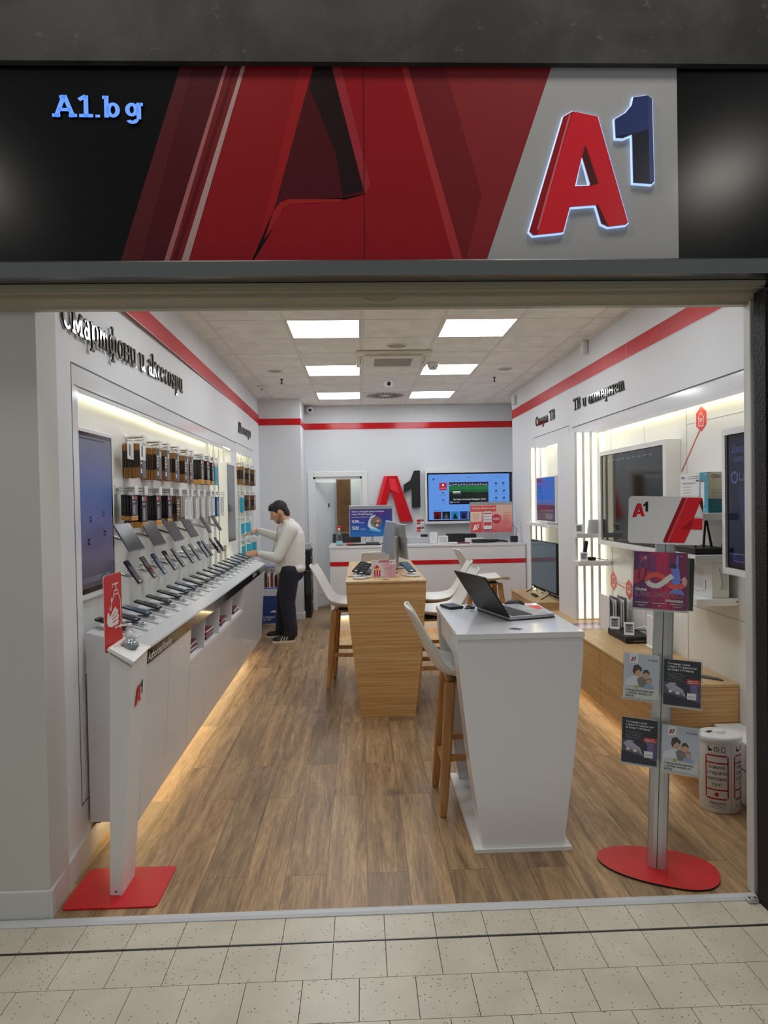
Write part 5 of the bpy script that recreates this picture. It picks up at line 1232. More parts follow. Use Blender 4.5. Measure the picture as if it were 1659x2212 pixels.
m.rect(cw * .11, ch * .05, cw * .36, ch * .36, GR, .0008, CM); m.rect(cw * .10, ch * .33, cw * .37, ch * .40, mat('gift_dark_red', (168, 14, 26), .3), .0010, CM); m.rect(cw * .17, ch * .05, cw * .20, ch * .40, PAPER, .0012, CM); m.rect(cw * .27, ch * .05, cw * .30, ch * .40, PAPER, .0012, CM)
m.flat([(cw * .16, ch * .40), (cw * .18, ch * .52), (cw * .30, ch * .54), (cw * .32, ch * .40)], GY, .0010, CM); m.flat(circ(cw * .22, ch * .60, cw * .06, 14), GR, .0012, CM); m.flat([(cw * .08, ch * .50), (cw * .14, ch * .60), (cw * .18, ch * .52)], GR, .0012, CM); m.flat([(cw * .26, ch * .60), (cw * .33, ch * .62), (cw * .30, ch * .52)], GR, .0012, CM)
m.build('card', t, True)
m = MB(); m.box(g.x - .03, g.x + cw + .02, 5.275, 5.36, ZT + .0005, ZT + .003, CLEAR); m.build('acrylic_foot', t, True)
# three phones on the table and their stands
for i, (x, y, rz, lab) in enumerate(((.005, 5.30, 62, 'black phone on a white stand at the near edge of the wooden table'), (-.035, 5.46, 56, 'grey phone behind the black phone on the wooden table'), (.385, 5.38, 118, 'blue-edged phone on a white stand at the television side of the wooden table'))):
    M_ = Matrix.Translation((x, y, ZT + .001)) @ Matrix.Rotation(radians(rz), 4, 'Z') @ Matrix.Rotation(radians(180), 4, 'Z')
    p = copy_tree(ph0[(0, 8, 2)[i]]); p.matrix_basis = M_ @ TR(Vector((-.03, 0, .066))) @ Matrix.Rotation(radians(27), 4, 'Y'); tag(p, lab, 'phone', 'phones on the wooden table')
    s = copy_tree(st0); s.matrix_basis = M_; tag(s, ['white phone stand under the black phone at the near edge of the wooden table', 'white phone stand under the grey phone on the wooden table', 'white phone stand under the blue-edged phone on the wooden table'][i], 'phone stand', 'phone stands on the wooden table')
# keyboards
def keyboard(x, y, rz, w_, label):
    t = thing('keyboard', label, 'keyboard', (x, y, ZT), rz); m = MB(); m.box(-w_ / 2, w_ / 2, -.062, .062, .001, .016, DGREY, .004); m.build('base', t)
    m = MB()
    for r_ in range(5):
        for c_ in range(int(w_ / .022)): m.box(-w_ / 2 + .006 + c_ * .0215, -w_ / 2 + .024 + c_ * .0215, -.055 + r_ * .0225, -.036 + r_ * .0225, .016, .021, BLACKM, .0)
    m.build('keys', t)
keyboard(.02, 5.66, radians(84), .34, 'dark keyboard on the door side of the wooden table'); keyboard(.385, 6.28, radians(92), .30, 'black keyboard with a red edge beyond the monitors on the wooden table')
m = MB(); m.box(-.105, -.06, 5.50, 5.64, ZT + .0005, ZT + .0015, mat('coral_paper', (236, 72, 58), .5)); tag(m.build('paper_slip'), 'coral red paper slip on the wooden table beside the keyboard', 'paper')
# two monitors back to back
def monitor(name, label, x, y, rz, w_, h_, zb, tiltd, backm, ring, screen_ui):
    t = thing(name, label, 'monitor', (x, y, ZT), rz)      # screen faces local -y
    MT = Matrix.Translation((0, 0, zb + h_ / 2)) @ Matrix.Rotation(radians(tiltd), 4, 'X')
    m = MB(); m.box(-w_ / 2, w_ / 2, -.010, .012, -h_ / 2, h_ / 2, SILVER, .006, MT); m.build('housing', t)
    m = MB(); m.rect(-w_ / 2 + .012, -h_ / 2 + .045, w_ / 2 - .012, h_ / 2 - .012, screen_ui, .0105, MT @ fr((0, 0, 0), (1, 0, 0), (0, 0, 1)))
    if ring: m.ring(circ(-w_ * .05, -.06, .020), circ(-w_ * .05, -.06, .0165), PACKG, .0108, MT @ fr((0, 0, 0), (1, 0, 0), (0, 0, 1)))
    if not ring: m.rect(-.14, -.08, .06, .12, mat('monitor_blue_back', (84, 98, 122), .2), .0126, MT @ fr((0, 0, 0), (-1, 0, 0), (0, 0, 1)))
    m.build('screen', t)
    m = MB(); m.box(-.045, .045, .020, .045, .008, zb + h_ * .62, ALU, .006); m.box(-.03, .03, .010, .03, zb + h_ * .4, zb + h_ * .6, SILVER); m.build('stand_column', t)
    m = MB(); m.box(-.09, .09, -.02, .06, .001, .010, ALU, .004); m.build('stand_foot', t); return t
monitor('desktop_monitor', 'silver monitor with a dark screen facing the door side of the wooden table', .235, 5.90, radians(-83), .46, .33, .10, -9, mat('monitor_blue_back', (84, 98, 122), .2), True, mat('monitor_dim_screen', (44, 54, 74), .1, 0, .10, (90, 120, 170)))
monitor('desktop_monitor', 'silver monitor turned towards the television side of the wooden table', .345, 6.05, radians(101), .44, .31, .09, -5, SILVER, False, mat('monitor_dim_screen', (44, 54, 74), .1, 0, .10, (90, 120, 170)))
m = MB(); m.tube([(.17, 5.62, ZT + .008), (.19, 5.57, ZT + .04), (.23, 5.58, ZT + .07), (.27, 5.62, ZT + .08), (.29, 5.61, ZT + .03), (.25, 5.56, ZT + .05), (.21, 5.60, ZT + .03), (.29, 5.55, ZT + .008)], .006, BLACKM, 8)
tag(m.build('cable_coil'), 'thick black cable looped under the two monitors on the wooden table', 'cable')
# round black puck (headset) beside the left edge

# ================================================================ the counter and the back wall
CYF, CZ = 8.47, 1.085
t = thing('service_counter', 'long white service counter with a red stripe in front of the back wall', 'counter', (.85, 8.8, 0))
m = MB(); m.box(-.415, 2.095, CYF - .01, 9.12, CZ - .03, CZ, WGLOSS, .003); m.build('top', t, True)
m = MB(); m.box(-.405, 2.09, CYF, 9.10, .20, CZ - .03, WGLOSS); m.box(-.36, 2.09, CYF + .06, 9.08, .001, .20, WHITE); m.build('body', t, True)
m = MB(); m.box(-.404, 2.09, CYF - .004, CYF, .83, .885, RED); m.build('red_stripe', t, True)
m = MB(); m.box(-.38, 2.08, CYF + .02, CYF + .04, .185, .199, LEDF); m.build('kick_light', t, True)
# poster panels standing on the counter
def poster(name, label, x0, y, z0, w_, h_, draw, post):
    t = thing(name, label, 'monitor', (x0 + w_ / 2, y, CZ)); F = fr((x0, y, z0), (1, 0, 0), (0, 0, 1))
    m = MB(); m.box(x0, x0 + w_, y, y + .035, z0, z0 + h_, SILVER, .006); m.build('housing', t, True)
    m = MB(); draw(m, F, w_, h_); m.build('poster', t, True)
    m = MB(); m.cyl((x0 + post, y + .03, CZ + .012), (x0 + post, y + .03, z0 + .05), .017, ALU, None, 12); m.box(x0 + post - .09, x0 + post + .09, y - .04, y + .10, CZ + .001, CZ + .012, BLACKM, .004); m.build('stand', t, True); return t
def d_blue(m, F, w_, h_):
    bg = grad('poster_blue', [(.2, (46, 120, 190)), (.7, (34, 84, 172)), (1.2, (70, 58, 140))], 'Z'); m.rect(.012, 0, w_ - .01, h_ * .88, bg, .0006, F)
    for i, s in enumerate(('Крась на Коледните цени за телефони', 'в над 100 дестинации')): m.text(s, h_ * .075, PAPER, w_ * .06, h_ * (.78 - .085 * i), .0012, F, 'l', .012, w_ * (.74, .48)[i])
    m.rect(w_ * .06, h_ * .62, w_ * .54, h_ * .63, PAPER, .001, F); m.text('4,99', h_ * .13, PAPER, w_ * .06, h_ * .44, .0012, F, 'l', .02); m.text('лв./мес.', h_ * .05, PAPER, w_ * .22, h_ * .43, .0012, F)
    m.text('500', h_ * .15, PAPER, w_ * .06, h_ * .23, .0012, F, 'l', .02); m.text('MB/дни', h_ * .05, PAPER, w_ * .26, h_ * .23, .0012, F); m.rect(w_ * .05, h_ * .52, w_ * .2, h_ * .53, PAPER, .001, F)
    PALE = mat('poster_pale_splash', (206, 222, 238), .3); m.flat(circ(w_ * .62, h_ * .46, w_ * .13, 20), mat('poster_globe', (122, 116, 112), .3), .0012, F)
    m.flat([(w_ * .44, h_ * .5), (w_ * .50, h_ * .66), (w_ * .62, h_ * .70), (w_ * .56, h_ * .60), (w_ * .50, h_ * .46), (w_ * .54, h_ * .32), (w_ * .68, h_ * .22), (w_ * .50, h_ * .22), (w_ * .42, h_ * .34)], PALE, .0010, F)
    m.flat([(w_ * .46, h_ * .20), (w_ * .70, h_ * .14), (w_ * .74, h_ * .20), (w_ * .50, h_ * .26)], mat('poster_aqua', (96, 186, 224), .3), .0011, F)
    for a, b, c in ((.58, .54, (190, 74, 60)), (.66, .50, (214, 178, 150)), (.60, .42, (78, 108, 70)), (.68, .42, (150, 60, 60)), (.64, .36, (224, 214, 206))): m.flat(circ(w_ * a, h_ * b, w_ * .03, 8), mat('poster_dot_%d' % c[0], c, .3), .0014, F)
    m.flat(circ(w_ * .72, h_ * .72, w_ * .02, 10), REDM, .0014, F)
p = at_y(755, 1160, 8.85)
poster('poster_monitor', 'monitor back carrying a blue travel poster on the door end of the counter', p.x, 8.85, p.z, .575, .415, d_blue, .30)
def d_pink(m, F, w_, h_):
    bg = grad('poster_pink', [(.2, (222, 88, 104)), (.7, (240, 150, 140)), (1.2, (240, 196, 178))], 'Z'); m.rect(.008, 0, w_ - .006, h_ * .9, bg, .0006, F)
    m.rect(.008, h_ * .68, w_ * .62, h_ * .88, mat('poster_coral', (226, 90, 86), .3), .0008, F); m.text('Лесно, бързо и сигурно', h_ * .09, PAPER, w_ * .05, h_ * .77, .0013, F, 'l', .012, w_ * .70)
    m.rect(w_ * .02, h_ * .36, w_ * .26, h_ * .68, mat('poster_cream', (250, 214, 192), .3), .0008, F)
    for i in range(6): m.rect(w_ * .06, h_ * (.40 + .04 * i), w_ * .22, h_ * (.408 + .04 * i), INKG, .001, F)
    m.rect(.008, 0, w_ * .26, h_ * .33, mat('poster_tomato', (222, 78, 74), .3), .0008, F); emblem(m, w_ * .06, h_ * .06, h_ * .20, F, white=PAPER, z=.0012)
    m.flat(rr(w_ * .30, h_ * .08, w_ * .52, h_ * .70, .012), INK, .0010, F); m.flat(rr(w_ * .31, h_ * .10, w_ * .51, h_ * .69, .010), PAPER, .0012, F); m.rect(w_ * .32, h_ * .22, w_ * .50, h_ * .34, mat('poster_tomato', (222, 78, 74), .3), .0014, F); m.rect(w_ * .32, h_ * .60, w_ * .50, h_ * .64, mat('poster_tomato', (222, 78, 74), .3), .0014, F); m.rect(w_ * .32, h_ * .40, w_ * .50, h_ * .42, INKG, .0014, F); m.rect(w_ * .32, h_ * .50, w_ * .46, h_ * .52, INKG, .0014, F)
    m.flat(circ(w_ * .62, h_ * .44, w_ * .11, 22), mat('poster_circle', (206, 50, 84), .3), .0011, F); m.text('ABA', h_ * .13, PAPER, w_ * .62, h_ * .395, .0015, F, 'c', .0)
    for i in range(5): m.rect(w_ * .76, h_ * (.30 + .08 * i), w_ * (.95 - .02 * (i % 3)), h_ * (.31 + .08 * i), mat('poster_rose_line', (170, 74, 80), .3), .001, F)
p = at_y(1016, 1150, 8.80)
poster('poster_monitor', 'monitor back carrying a pink payment poster at the television end of the counter', p.x, 8.80, p.z - .002, .565, .40, d_pink, .30)
# spray bottle
p = at_y(733, 1182, 8.55); t = thing('spray_bottle', 'clear spray bottle with a red and white trigger on the counter end', 'spray bottle', (p.x, 8.56, CZ))
m = MB(); m.lathe([(.040, .001), (.042, .01), (.042, .13), (.030, .165), (.014, .185), (.014, .20)], GLASSY, 20, None, .7); m.build('bottle', t)
m = MB(); m.lathe([(.0425, .02), (.0425, .06)], mat('label_teal', (150, 206, 214), .4), 20, None, .7); m.build('label', t)
m = MB(); m.box(-.022, .030, -.012, .012, .225, .25, REDM, .006); m.box(-.016, .016, -.012, .012, .198, .228, WHITE, .005); m.box(.022, .034, -.008, .008, .20, .235, REDM, .004); m.box(-.030, -.018, -.006, .006, .205, .24, REDM, .003); m.build('trigger', t)
# papers, devices and cables on the counter top
def bx(name, label, cat, x0, x1, y0, y1, h_, mt, bev=.004, z=CZ, group=None, draw=None):
    m = MB(); m.box(x0, x1, y0, y1, z + .0008, z + h_, mt, bev)
    if draw: draw(m)
    return tag(m.build(name), label, cat, group)
def cx_(px, y=8.7): return at_y(px, 1172, y).x
bx('envelope_box', 'flat grey and red box on the counter beside the spray bottle', 'box', cx_(748), cx_(768), 8.56, 8.72, .020, REDM)
bx('keyboard', 'black keyboard lying on the counter below the blue poster', 'keyboard', cx_(752), cx_(822), 8.50, 8.62, .018, BLACKM)
bx('receipt_tray', 'white paper tray on the counter between the two posters', 'tray', cx_(858), cx_(878), 8.72, 8.92, .085, PACKW)
bx('desk_printer', 'low light grey printer on the counter beneath the wall television', 'printer', cx_(880), cx_(928), 8.75, 9.05, .075, LGREY)
bx('phone_charger', 'small black device on the light grey printer', 'device', cx_(912), cx_(927), 8.85, 8.93, .030, BLACKM, .004, CZ + .0755)
p = at_y(928, 1172, 8.62)
t = thing('acrylic_sign', 'clear acrylic leaflet holder with white paper standing on the counter', 'table sign', (p.x + .06, 8.62, CZ)); m = MB(); m.box(p.x, p.x + .105, 8.62, 8.624, CZ + .001, CZ + .155, CLEAR); m.box(p.x, p.x + .105, 8.60, 8.66, CZ + .001, CZ + .004, CLEAR); m.build('holder', t, True)
m = MB(); m.box(p.x + .004, p.x + .10, 8.617, 8.6195, CZ + .004, CZ + .15, PAPER)
for i in range(6): m.box(p.x + .02, p.x + .085, 8.6165, 8.617, CZ + .03 + .016 * i, CZ + .033 + .016 * i, LGREY)
m.build('paper', t, True)
def prt(m):
    for i in range(5): m.box(cx_(948), cx_(962), 8.5995, 8.60, CZ + .02 + .014 * i, CZ + .024 + .014 * i, MGREY)
bx('framed_notice', 'small framed notice with fine print standing on the counter', 'notice', cx_(945), cx_(966), 8.60, 8.63, .098, PACKW, .003, CZ, None, prt)
bx('open_laptop_back', 'black back of a small display standing on the counter', 'display', cx_(966), cx_(1004), 8.78, 8.82, .115, BLACKM)
bx('payment_terminal', 'black card terminal lying behind the small display on the counter', 'card reader', cx_(988), cx_(1034), 8.86, 8.96, .105, BLACKM, .012)
bx('document_box', 'low white box on the counter below the pink poster', 'box', cx_(1006), cx_(1045), 8.66, 8.78, .055, PACKW)
bx('paper_roll_box', 'small white packet at the front edge of the counter', 'box', cx_(966), cx_(984), 8.50, 8.58, .018, PACKW)
bx('red_folder', 'dark red folder lying on the counter below the black display', 'folder', cx_(984), cx_(1010), 8.50, 8.62, .012, mat('dark_red_folder', (112, 20, 44), .4), .002)
bx('power_supply', 'black power adaptor at the wall end of the counter', 'adaptor', cx_(1102), cx_(1116), 8.62, 8.70, .075, BLACKM)
m = MB(); x0 = cx_(1018); x1 = cx_(1108); pts = []
for i in range(60):
    a = i / 59; pts.append((x0 + (x1 - x0) * (.5 + .5 * sin(a * 19)) * (.35 + .65 * a), 8.56 + .09 * (.5 + .5 * cos(a * 23)), CZ + .010 + .028 * (.5 + .5 * sin(a * 31))))
m.tube(pts, .008, BLACKM, 6); m.tube([(cx_(1112), 8.66, CZ + .07), (cx_(1117), 8.68, CZ + .16), (cx_(1112), 8.72, CZ + .20), (cx_(1109), 8.74, CZ + .21)], .003, BLACKM, 6)
tag(m.build('cable_coil'), 'heap of black cables on the counter below the pink poster', 'cable')
m = MB(); m.tube([(cx_(824), 8.66, CZ + .011), (cx_(838), 8.67, CZ + .014), (cx_(850), 8.65, CZ + .012), (cx_(870), 8.63, CZ + .012)], .010, BLACKM, 6); m.tube([(cx_(793), 8.80, CZ + .11), (cx_(788), 8.78, CZ + .06), (cx_(792), 8.72, CZ + .012), (cx_(818), 8.66, CZ + .01)], .003, BLACKM, 6)
tag(m.build('cable'), 'black cord running along the counter below the blue poster', 'cord')
# promo sheets and television on the back wall
for i, (z, lab) in enumerate(((1.270, 'upper red and white promo sheet on the back wall beside the television'), (1.155, 'lower red and white promo sheet on the back wall beside the television'))):
    p = at_y(900, 1142, YB); m = MB(); m.box(p.x, p.x + .115, YB - .004, YB - .0004, z, z + .105, PAPER); F = fr((p.x, YB - .004, z), (1, 0, 0), (0, 0, 1)); m.rect(.004, .045, .075, .08, REDM, .0005, F); m.rect(.078, .055, .11, .08, DGREY, .0005, F); m.rect(.004, .01, .06, .036, REDM, .0005, F); m.rect(.03, .088, .09, .094, INKG, .0005, F)
    tag(m.build('promo_sheet'), lab, 'poster')
t = thing('wall_television', 'large television showing a blue menu in a white frame on the back wall', 'television', (1.64, YB, 1.28))
m = MB(); x0, x1, z0, z1 = .968, 2.325, 1.285, 2.085
fo = [(x0, z0), (x1, z0), (x1, z1), (x0, z1)]; fi = [(x0 + .03, z0 + .035), (x1 - .03, z0 + .035), (x1 - .03, z1 - .035), (x0 + .03, z1 - .035)]
m.prism(fo, 0, .14, WHITE, None, fr((0, YB, 0), (1, 0, 0), (0, 0, 1)), [fi]); m.build('frame', t, True)
m = MB(); X0_, X1_, Z0_, Z1_ = 1.008, 2.262, 1.328, 2.040; m.box(X0_, X1_, YB - .115, YB - .04, Z0_, Z1_, BLACK, .004); m.box(1.4, 1.9, YB - .04, YB, 1.5, 1.9, BLACKM); m.build('housing', t, True)
F = fr((X0_ + .012, YB - .1155, Z0_ + .014), (1, 0, 0), (0, 0, 1)); w_, h_ = X1_ - X0_ - .024, Z1_ - Z0_ - .026
def em_(n, c, e=.8): return mat('screen_' + n, (10, 10, 12), .12, 0, e * SCREEN, c)
m = MB(); m.rect(0, 0, w_, h_, em_('sky_blue', (104, 158, 240)), .0006, F)
NV_ = em_('navy', (14, 20, 60), .8); WH_ = em_('white', (240, 240, 245))
emblem(m, w_ * .05, h_ * .87, h_ * .045, F, NV_, NV_, NV_, .0012); m.text('Начало', h_ * .025, NV_, w_ * .51, h_ * .92, .0012, F, 'c'); m.text('Пн, 15 май 2023 20:17', h_ * .022, NV_, w_ * .80, h_ * .925, .0012, F)
m.rect(w_ * .135, h_ * .655, w_ * .225, h_ * .815, em_('red_tile', (188, 30, 60)), .001, F); m.rect(w_ * .17, h_ * .745, w_ * .192, h_ * .785, WH_, .0014, F); m.text('Телевизия', h_ * .026, WH_, w_ * .18, h_ * .69, .0014, F, 'c')
m.rect(w_ * .17, h_ * .585, w_ * .19, h_ * .605, NV_, .001, F); m.text('Видеотека', h_ * .022, NV_, w_ * .18, h_ * .545, .001, F, 'c'); emblem(m, w_ * .168, h_ * .41, h_ * .045, F, NV_, NV_, NV_, .001); m.text('Архив', h_ * .022, NV_, w_ * .18, h_ * .365, .001, F, 'c')
m.rect(w_ * .255, h_ * .335, w_ * .74, h_ * .825, em_('pitch_dark', (10, 20, 14), .9), .001, F); m.rect(w_ * .255, h_ * .60, w_ * .74, h_ * .745, em_('pitch_green', (16, 96, 48), .7), .0012, F); m.rect(w_ * .255, h_ * .66, w_ * .74, h_ * .745, em_('pitch_green2', (24, 122, 60), .7), .0014, F); m.rect(w_ * .255, h_ * .335, w_ * .74, h_ * .41, em_('night', (8, 10, 26), .8), .0013, F); m.rect(w_ * .255, h_ * .745, w_ * .74, h_ * .825, em_('crowd', (40, 46, 78), .8), .0014, F)
for i in range(14): m.rect(w_ * (.262 + .034 * i), h_ * (.752 + .008 * (i % 3)), w_ * (.282 + .034 * i), h_ * (.765 + .008 * (i % 3)), WH_, .0016, F)
m.rect(w_ * .30, h_ * .595, w_ * .395, h_ * .622, WH_, .0016, F); m.text('На живо от 21:00', h_ * .022, WH_, w_ * .30, h_ * .565, .0016, F); m.text('Ла Лига: Атлетико Мадрид - Елче', h_ * .042, WH_, w_ * .305, h_ * .43, .0016, F, 'l', .012, w_ * .40); m.rect(w_ * .265, h_ * .365, w_ * .30, h_ * .40, em_('lilac', (140, 140, 220)), .0016, F); m.text('20:00 - 22:05', h_ * .024, WH_, w_ * .31, h_ * .375, .0016, F)
for i, (x, y, s) in enumerate(((.835, .76, 'Спорт'), (.925, .765, 'Видео'), (.835, .60, 'Програма'), (.93, .60, 'Още канали'), (.835, .44, 'Съобщения'), (.93, .44, 'Настройки'))):
    m.flat(rr(w_ * (x - .013), h_ * y, w_ * (x + .013), h_ * (y + .045), .006), NV_, .001, F); m.rect(w_ * (x - .006), h_ * (y + .014), w_ * (x + .006), h_ * (y + .03), em_('sky_blue', (104, 158, 240)), .0014, F); m.text(s, h_ * .022, NV_, w_ * x, h_ * (y - .05), .001, F, 'c')
m.text('Гледай отново', h_ * .024, NV_, w_ * .06, h_ * .205, .001, F)
for i, (c, d) in enumerate((((96, 22, 30), (40, 12, 18)), ((26, 26, 32), (80, 80, 86)), ((44, 128, 180), (16, 32, 52)), ((40, 50, 120), (20, 16, 30)), ((20, 24, 40), (70, 70, 90)), ((30, 90, 120), (16, 20, 40)), ((110, 50, 40), (30, 16, 20)), ((50, 40, 90), (20, 16, 30)))):
    x = w_ * (.06 + .108 * i); m.rect(x, h_ * .012, x + w_ * .095, h_ * .18, em_('thumb_%d' % i, c), .001, F); m.flat([(x + w_ * .02, h_ * .012), (x + w_ * .03, h_ * .09), (x + w_ * .048, h_ * .15), (x + w_ * .066, h_ * .09), (x + w_ * .078, h_ * .012)], em_('thumb_figure_%d' % i, d), .0013, F)
m.build('screen', t, True)
# behind the doorway: notice board and shelf
t = thing('notice_board', 'brown cork board leaning in the storeroom behind the doorway', 'notice board', (-.27, 10.65, 1.15))
p0, p1 = at_y(729, 1150, 10.65), at_y(756, 1036, 10.65)
m = MB(); m.box(p0.x, p1.x, 10.65, 10.67, p0.z, p1.z, mottled('cork', (112, 82, 52), (128, 94, 60), (96, 70, 44), 9)); m.build('board', t, True)
m = MB(); fo = [(p0.x - .012, p0.z - .012), (p1.x + .012, p0.z - .012), (p1.x + .012, p1.z + .012), (p0.x - .012, p1.z + .012)]; fi = [(p0.x, p0.z), (p1.x, p0.z), (p1.x, p1.z), (p0.x, p1.z)]
m.prism(fo, -.02, .012, mat('board_frame', (170, 160, 130), .5), None, fr((0, 10.66, 0), (1, 0, 0), (0, 0, 1)), [fi]); m.build('frame', t, True)
m = MB(); m.box(-.45, .012, 10.60, 11.0, 0, 1.13, mat('storeroom_cabinet', (58, 56, 54), .5), .006); tag(m.build('storage_cabinet'), 'dark low storage cabinet in the storeroom behind the doorway', 'cabinet')
# crates beside the column
z = .001
for i, (h_, lab, mt) in enumerate(((.36, 'lowest black storage crate stacked beside the column', BLACKM), (.34, 'middle black storage crate stacked beside the column', DGREY), (.30, 'topmost black storage crate stacked beside the column', BLACKM))):
    m = MB(); m.box(-.812, -.735, 9.55, 9.98, z, z + h_ - .012, mt, .01); m.box(-.812, -.730, 9.545, 9.985, z + h_ - .05, z + h_ - .02, mt, .006); m.box(-.733, -.731, 9.68, 9.85, z + h_ * .5, z + h_ * .6, BLACK, .002); tag(m.build('storage_crate'), lab, 'crate', 'crates beside the column'); z += h_ - .0115
bx('label_printer', 'grey and black device on top of the crates beside the column', 'device', -.812, -.74, 9.56, 9.80, .09, LGREY, .01, z)

# ================================================================ right-hand side
# --- lit slatted columns inside the recesses
def light_column(label, x0, y0, y1, z0, z1, n):
    t = thing('light_column', label, 'light column', ((x0 + 2.18) / 2, (y0 + y1) / 2, z0)); m = MB(); m.box(x0, 2.178, y0 + .02, y1, z0, z1, WALLW); m.build('body', t, True)
    w_ = (2.178 - x0) / n
    for i in range(n):
        m = MB(); a = x0 + w_ * i; m.box(a + (.0 if i else .0), a + w_ * .34, y0, y0 + .02, z0, z1, BACKP, .003); m.build('slat', t, True)
    m = MB()
    for i in range(n): a = x0 + w_ * i; m.box(a + w_ * .38, a + w_ * .96, y0 + .010, y0 + .0195, z0 + .01, z1 - .01, LEDC)
    m.build('led_strip', t, True)
light_column('tall lit white slatted column at the far side of the large television recess', 1.905, 5.90, 6.415, .561, 2.24, 4)
light_column('narrow lit white slatted column behind the small wall television', 1.995, 7.84, 7.97, .561, 2.25, 3)
# --- benches
def bench(name, label, y0, y1, x0, cuts):
    t = thing(name, label, 'bench', (1.95, (y0 + y1) / 2, .14)); m = MB(); m.box(x0, 2.177, y0, y1, .542, .56, OAKT, .002); m.build('top', t, True)
    m = MB(); m.box(x0 + .022, 2.177, y0 + .004, y1 - .004, .14, .541, OAKS); m.build('body', t, True)
    m = MB(); m.box(x0 + .023, 2.176, y0, y0 + .0038, .141, .5405, OAKF); m.build('end_panel', t, True)
    ys = [y0] + cuts + [y1]
    for a, b in zip(ys, ys[1:]): m = MB(); m.box(x0 + .004, x0 + .0215, a + .003, b - .003, .142, .538, OAKS, .001); m.build('drawer_front', t, True)
    m = MB(); m.box(x0 + .15, x0 + .17, y0 + .1, y1 - .05, .128, .139, LEDF); m.build('under_light', t, True)
bench('wall_bench', 'long low oak bench with drawers fixed along the television wall', 3.80, 6.415, 1.715, [4.8, 5.8]); bench('wall_bench', 'short low oak bench carrying the flat television beside the counter', 6.93, 7.97, 1.785, [])
# --- televisions
def rmount(name, label, x, y0, y1, z0, z1, hous, scr, bez=.012, ui=None, mb_=.02, cat='television'):
    t = thing(name, label, cat, (x, (y0 + y1) / 2, z0)); yh0, yh1, zh0, zh1 = hous
    m = MB(); F0 = fr((2.178, 0, 0), (0, -1, 0), (0, 0, 1)); fo = [(-yh1, zh0), (-yh0, zh0), (-yh0, zh1), (-yh1, zh1)]; fi = [(-y1 - .004, z0 - .004), (-y0 + .004, z0 - .004), (-y0 + .004, z1 + .004), (-y1 - .004, z1 + .004)]
    m.prism(fo, 0, 2.178 - x, WHITE, None, F0, [fi]); m.build('housing', t, True)
    m = MB(); m.box(x + .012, 2.177, y0, y1, z0, z1, BLACK); F = fr((x + .0115, y1, z0), (0, -1, 0), (0, 0, 1)); m.build('panel', t, True)
    m = MB(); m.rect(bez, bez, (y1 - y0) - bez, (z1 - z0) - bez, scr, .0006, F)
    if ui: ui(m, F, y1 - y0, z1 - z0)
    m.build('screen', t, True)
def u2(m, F, w_, h_):
    g = mat('screen_faint_text', (30, 30, 34), .1, 0, .16, (170, 176, 190))
    for i in range(9): m.rect(w_ * (.12 + .085 * i), h_ * .925 + .004 * (i % 2), w_ * (.17 + .085 * i), h_ * .94 + .004 * (i % 2), g, .0012, F)
    m.text('Ла Лига', h_ * .04, g, w_ * .70, h_ * .955, .0012, F)
rmount('television', 'large switched-off television in a white housing on the panelled recess wall', 2.078, 4.545, 5.735, 1.290, 2.005, (4.49, 5.80, 1.245, 2.045), SCREENB, .012, u2)
def u3(m, F, w_, h_):
    g = mat('screen_violet_text', (20, 20, 30), .1, 0, .25, (120, 120, 200)); d = mat('screen_player', (14, 16, 30), .1, 0, .22, (46, 56, 110))
    m.text('Дерзай на', .05, g, .05, h_ * .87, .0012, F); m.text('шампионите', .045, g, .07, h_ * .80, .0012, F); m.ring(circ(.075, h_ * .68, .035), circ(.075, h_ * .68, .022), g, .0012, F); m.text('LaLiga', .075, g, .12, h_ * .655, .0012, F, 'l', .01)
    m.flat([(.10, h_ * .58), (.14, h_ * .62), (.20, h_ * .60), (.22, h_ * .46), (.19, h_ * .22), (.14, h_ * .36)], d, .0012, F); m.rect(.06, h_ * .05, .26, h_ * .11, g, .0010, F); m.rect(.065, h_ * .056, .255, h_ * .104, d, .0014, F)
rmount('portrait_display', 'tall dark portrait display with football advert at the entrance end of the recess', 2.05, 3.16, 3.70, 1.255, 1.99, (3.13, 3.735, 1.215, 2.03), mat('screen_deep_blue', (12, 12, 20), .08, 0, .10, (40, 44, 110)), .016, u3, cat='display')
# small wall television
t = thing('small_television', 'small television with a blue menu on the shelf of the narrow recess', 'television', (2.0, 7.2, 1.38))
TVM = fr((2.0, 7.56, 1.385), (0, -1, 0), (0, 0, 1))
m = MB(); m.box(0, .73, 0, .50, -.045, 0, WHITE, .006, TVM); m.box(.2, .53, .15, .35, -.178, -.045, WHITE, 0, TVM); m.build('housing', t, True)
m = MB(); m.rect(.012, .02, .718, .488, em_('dusk_violet', (58, 40, 84), .5), .0006, TVM); m.rect(.012, .20, .718, .488, em_('menu_blue', (52, 96, 190), .6), .0010, TVM); m.rect(.012, .44, .25, .488, em_('menu_maroon', (120, 30, 60), .6), .0013, TVM); m.rect(.012, .19, .718, .205, em_('menu_line', (100, 100, 150), .5), .0014, TVM)
for a, b in ((.14, .37), (.20, .28)): m.flat(circ(a + .03, b, .018, 10), em_('navy', (14, 20, 60), .8), .0014, TVM); m.rect(a - .03, b - .04, a + .10, b - .034, em_('navy', (14, 20, 60), .8), .0014, TVM)
for i in range(6): m.rect(.16 + .085 * i, .125, .22 + .085 * i, .145, em_('soft_pink', (150, 90, 120), .5), .0014, TVM)
m.rect(.36, .04, .64, .10, em_('grey_band', (110, 110, 130), .5), .0014, TVM); m.build('screen', t, True)
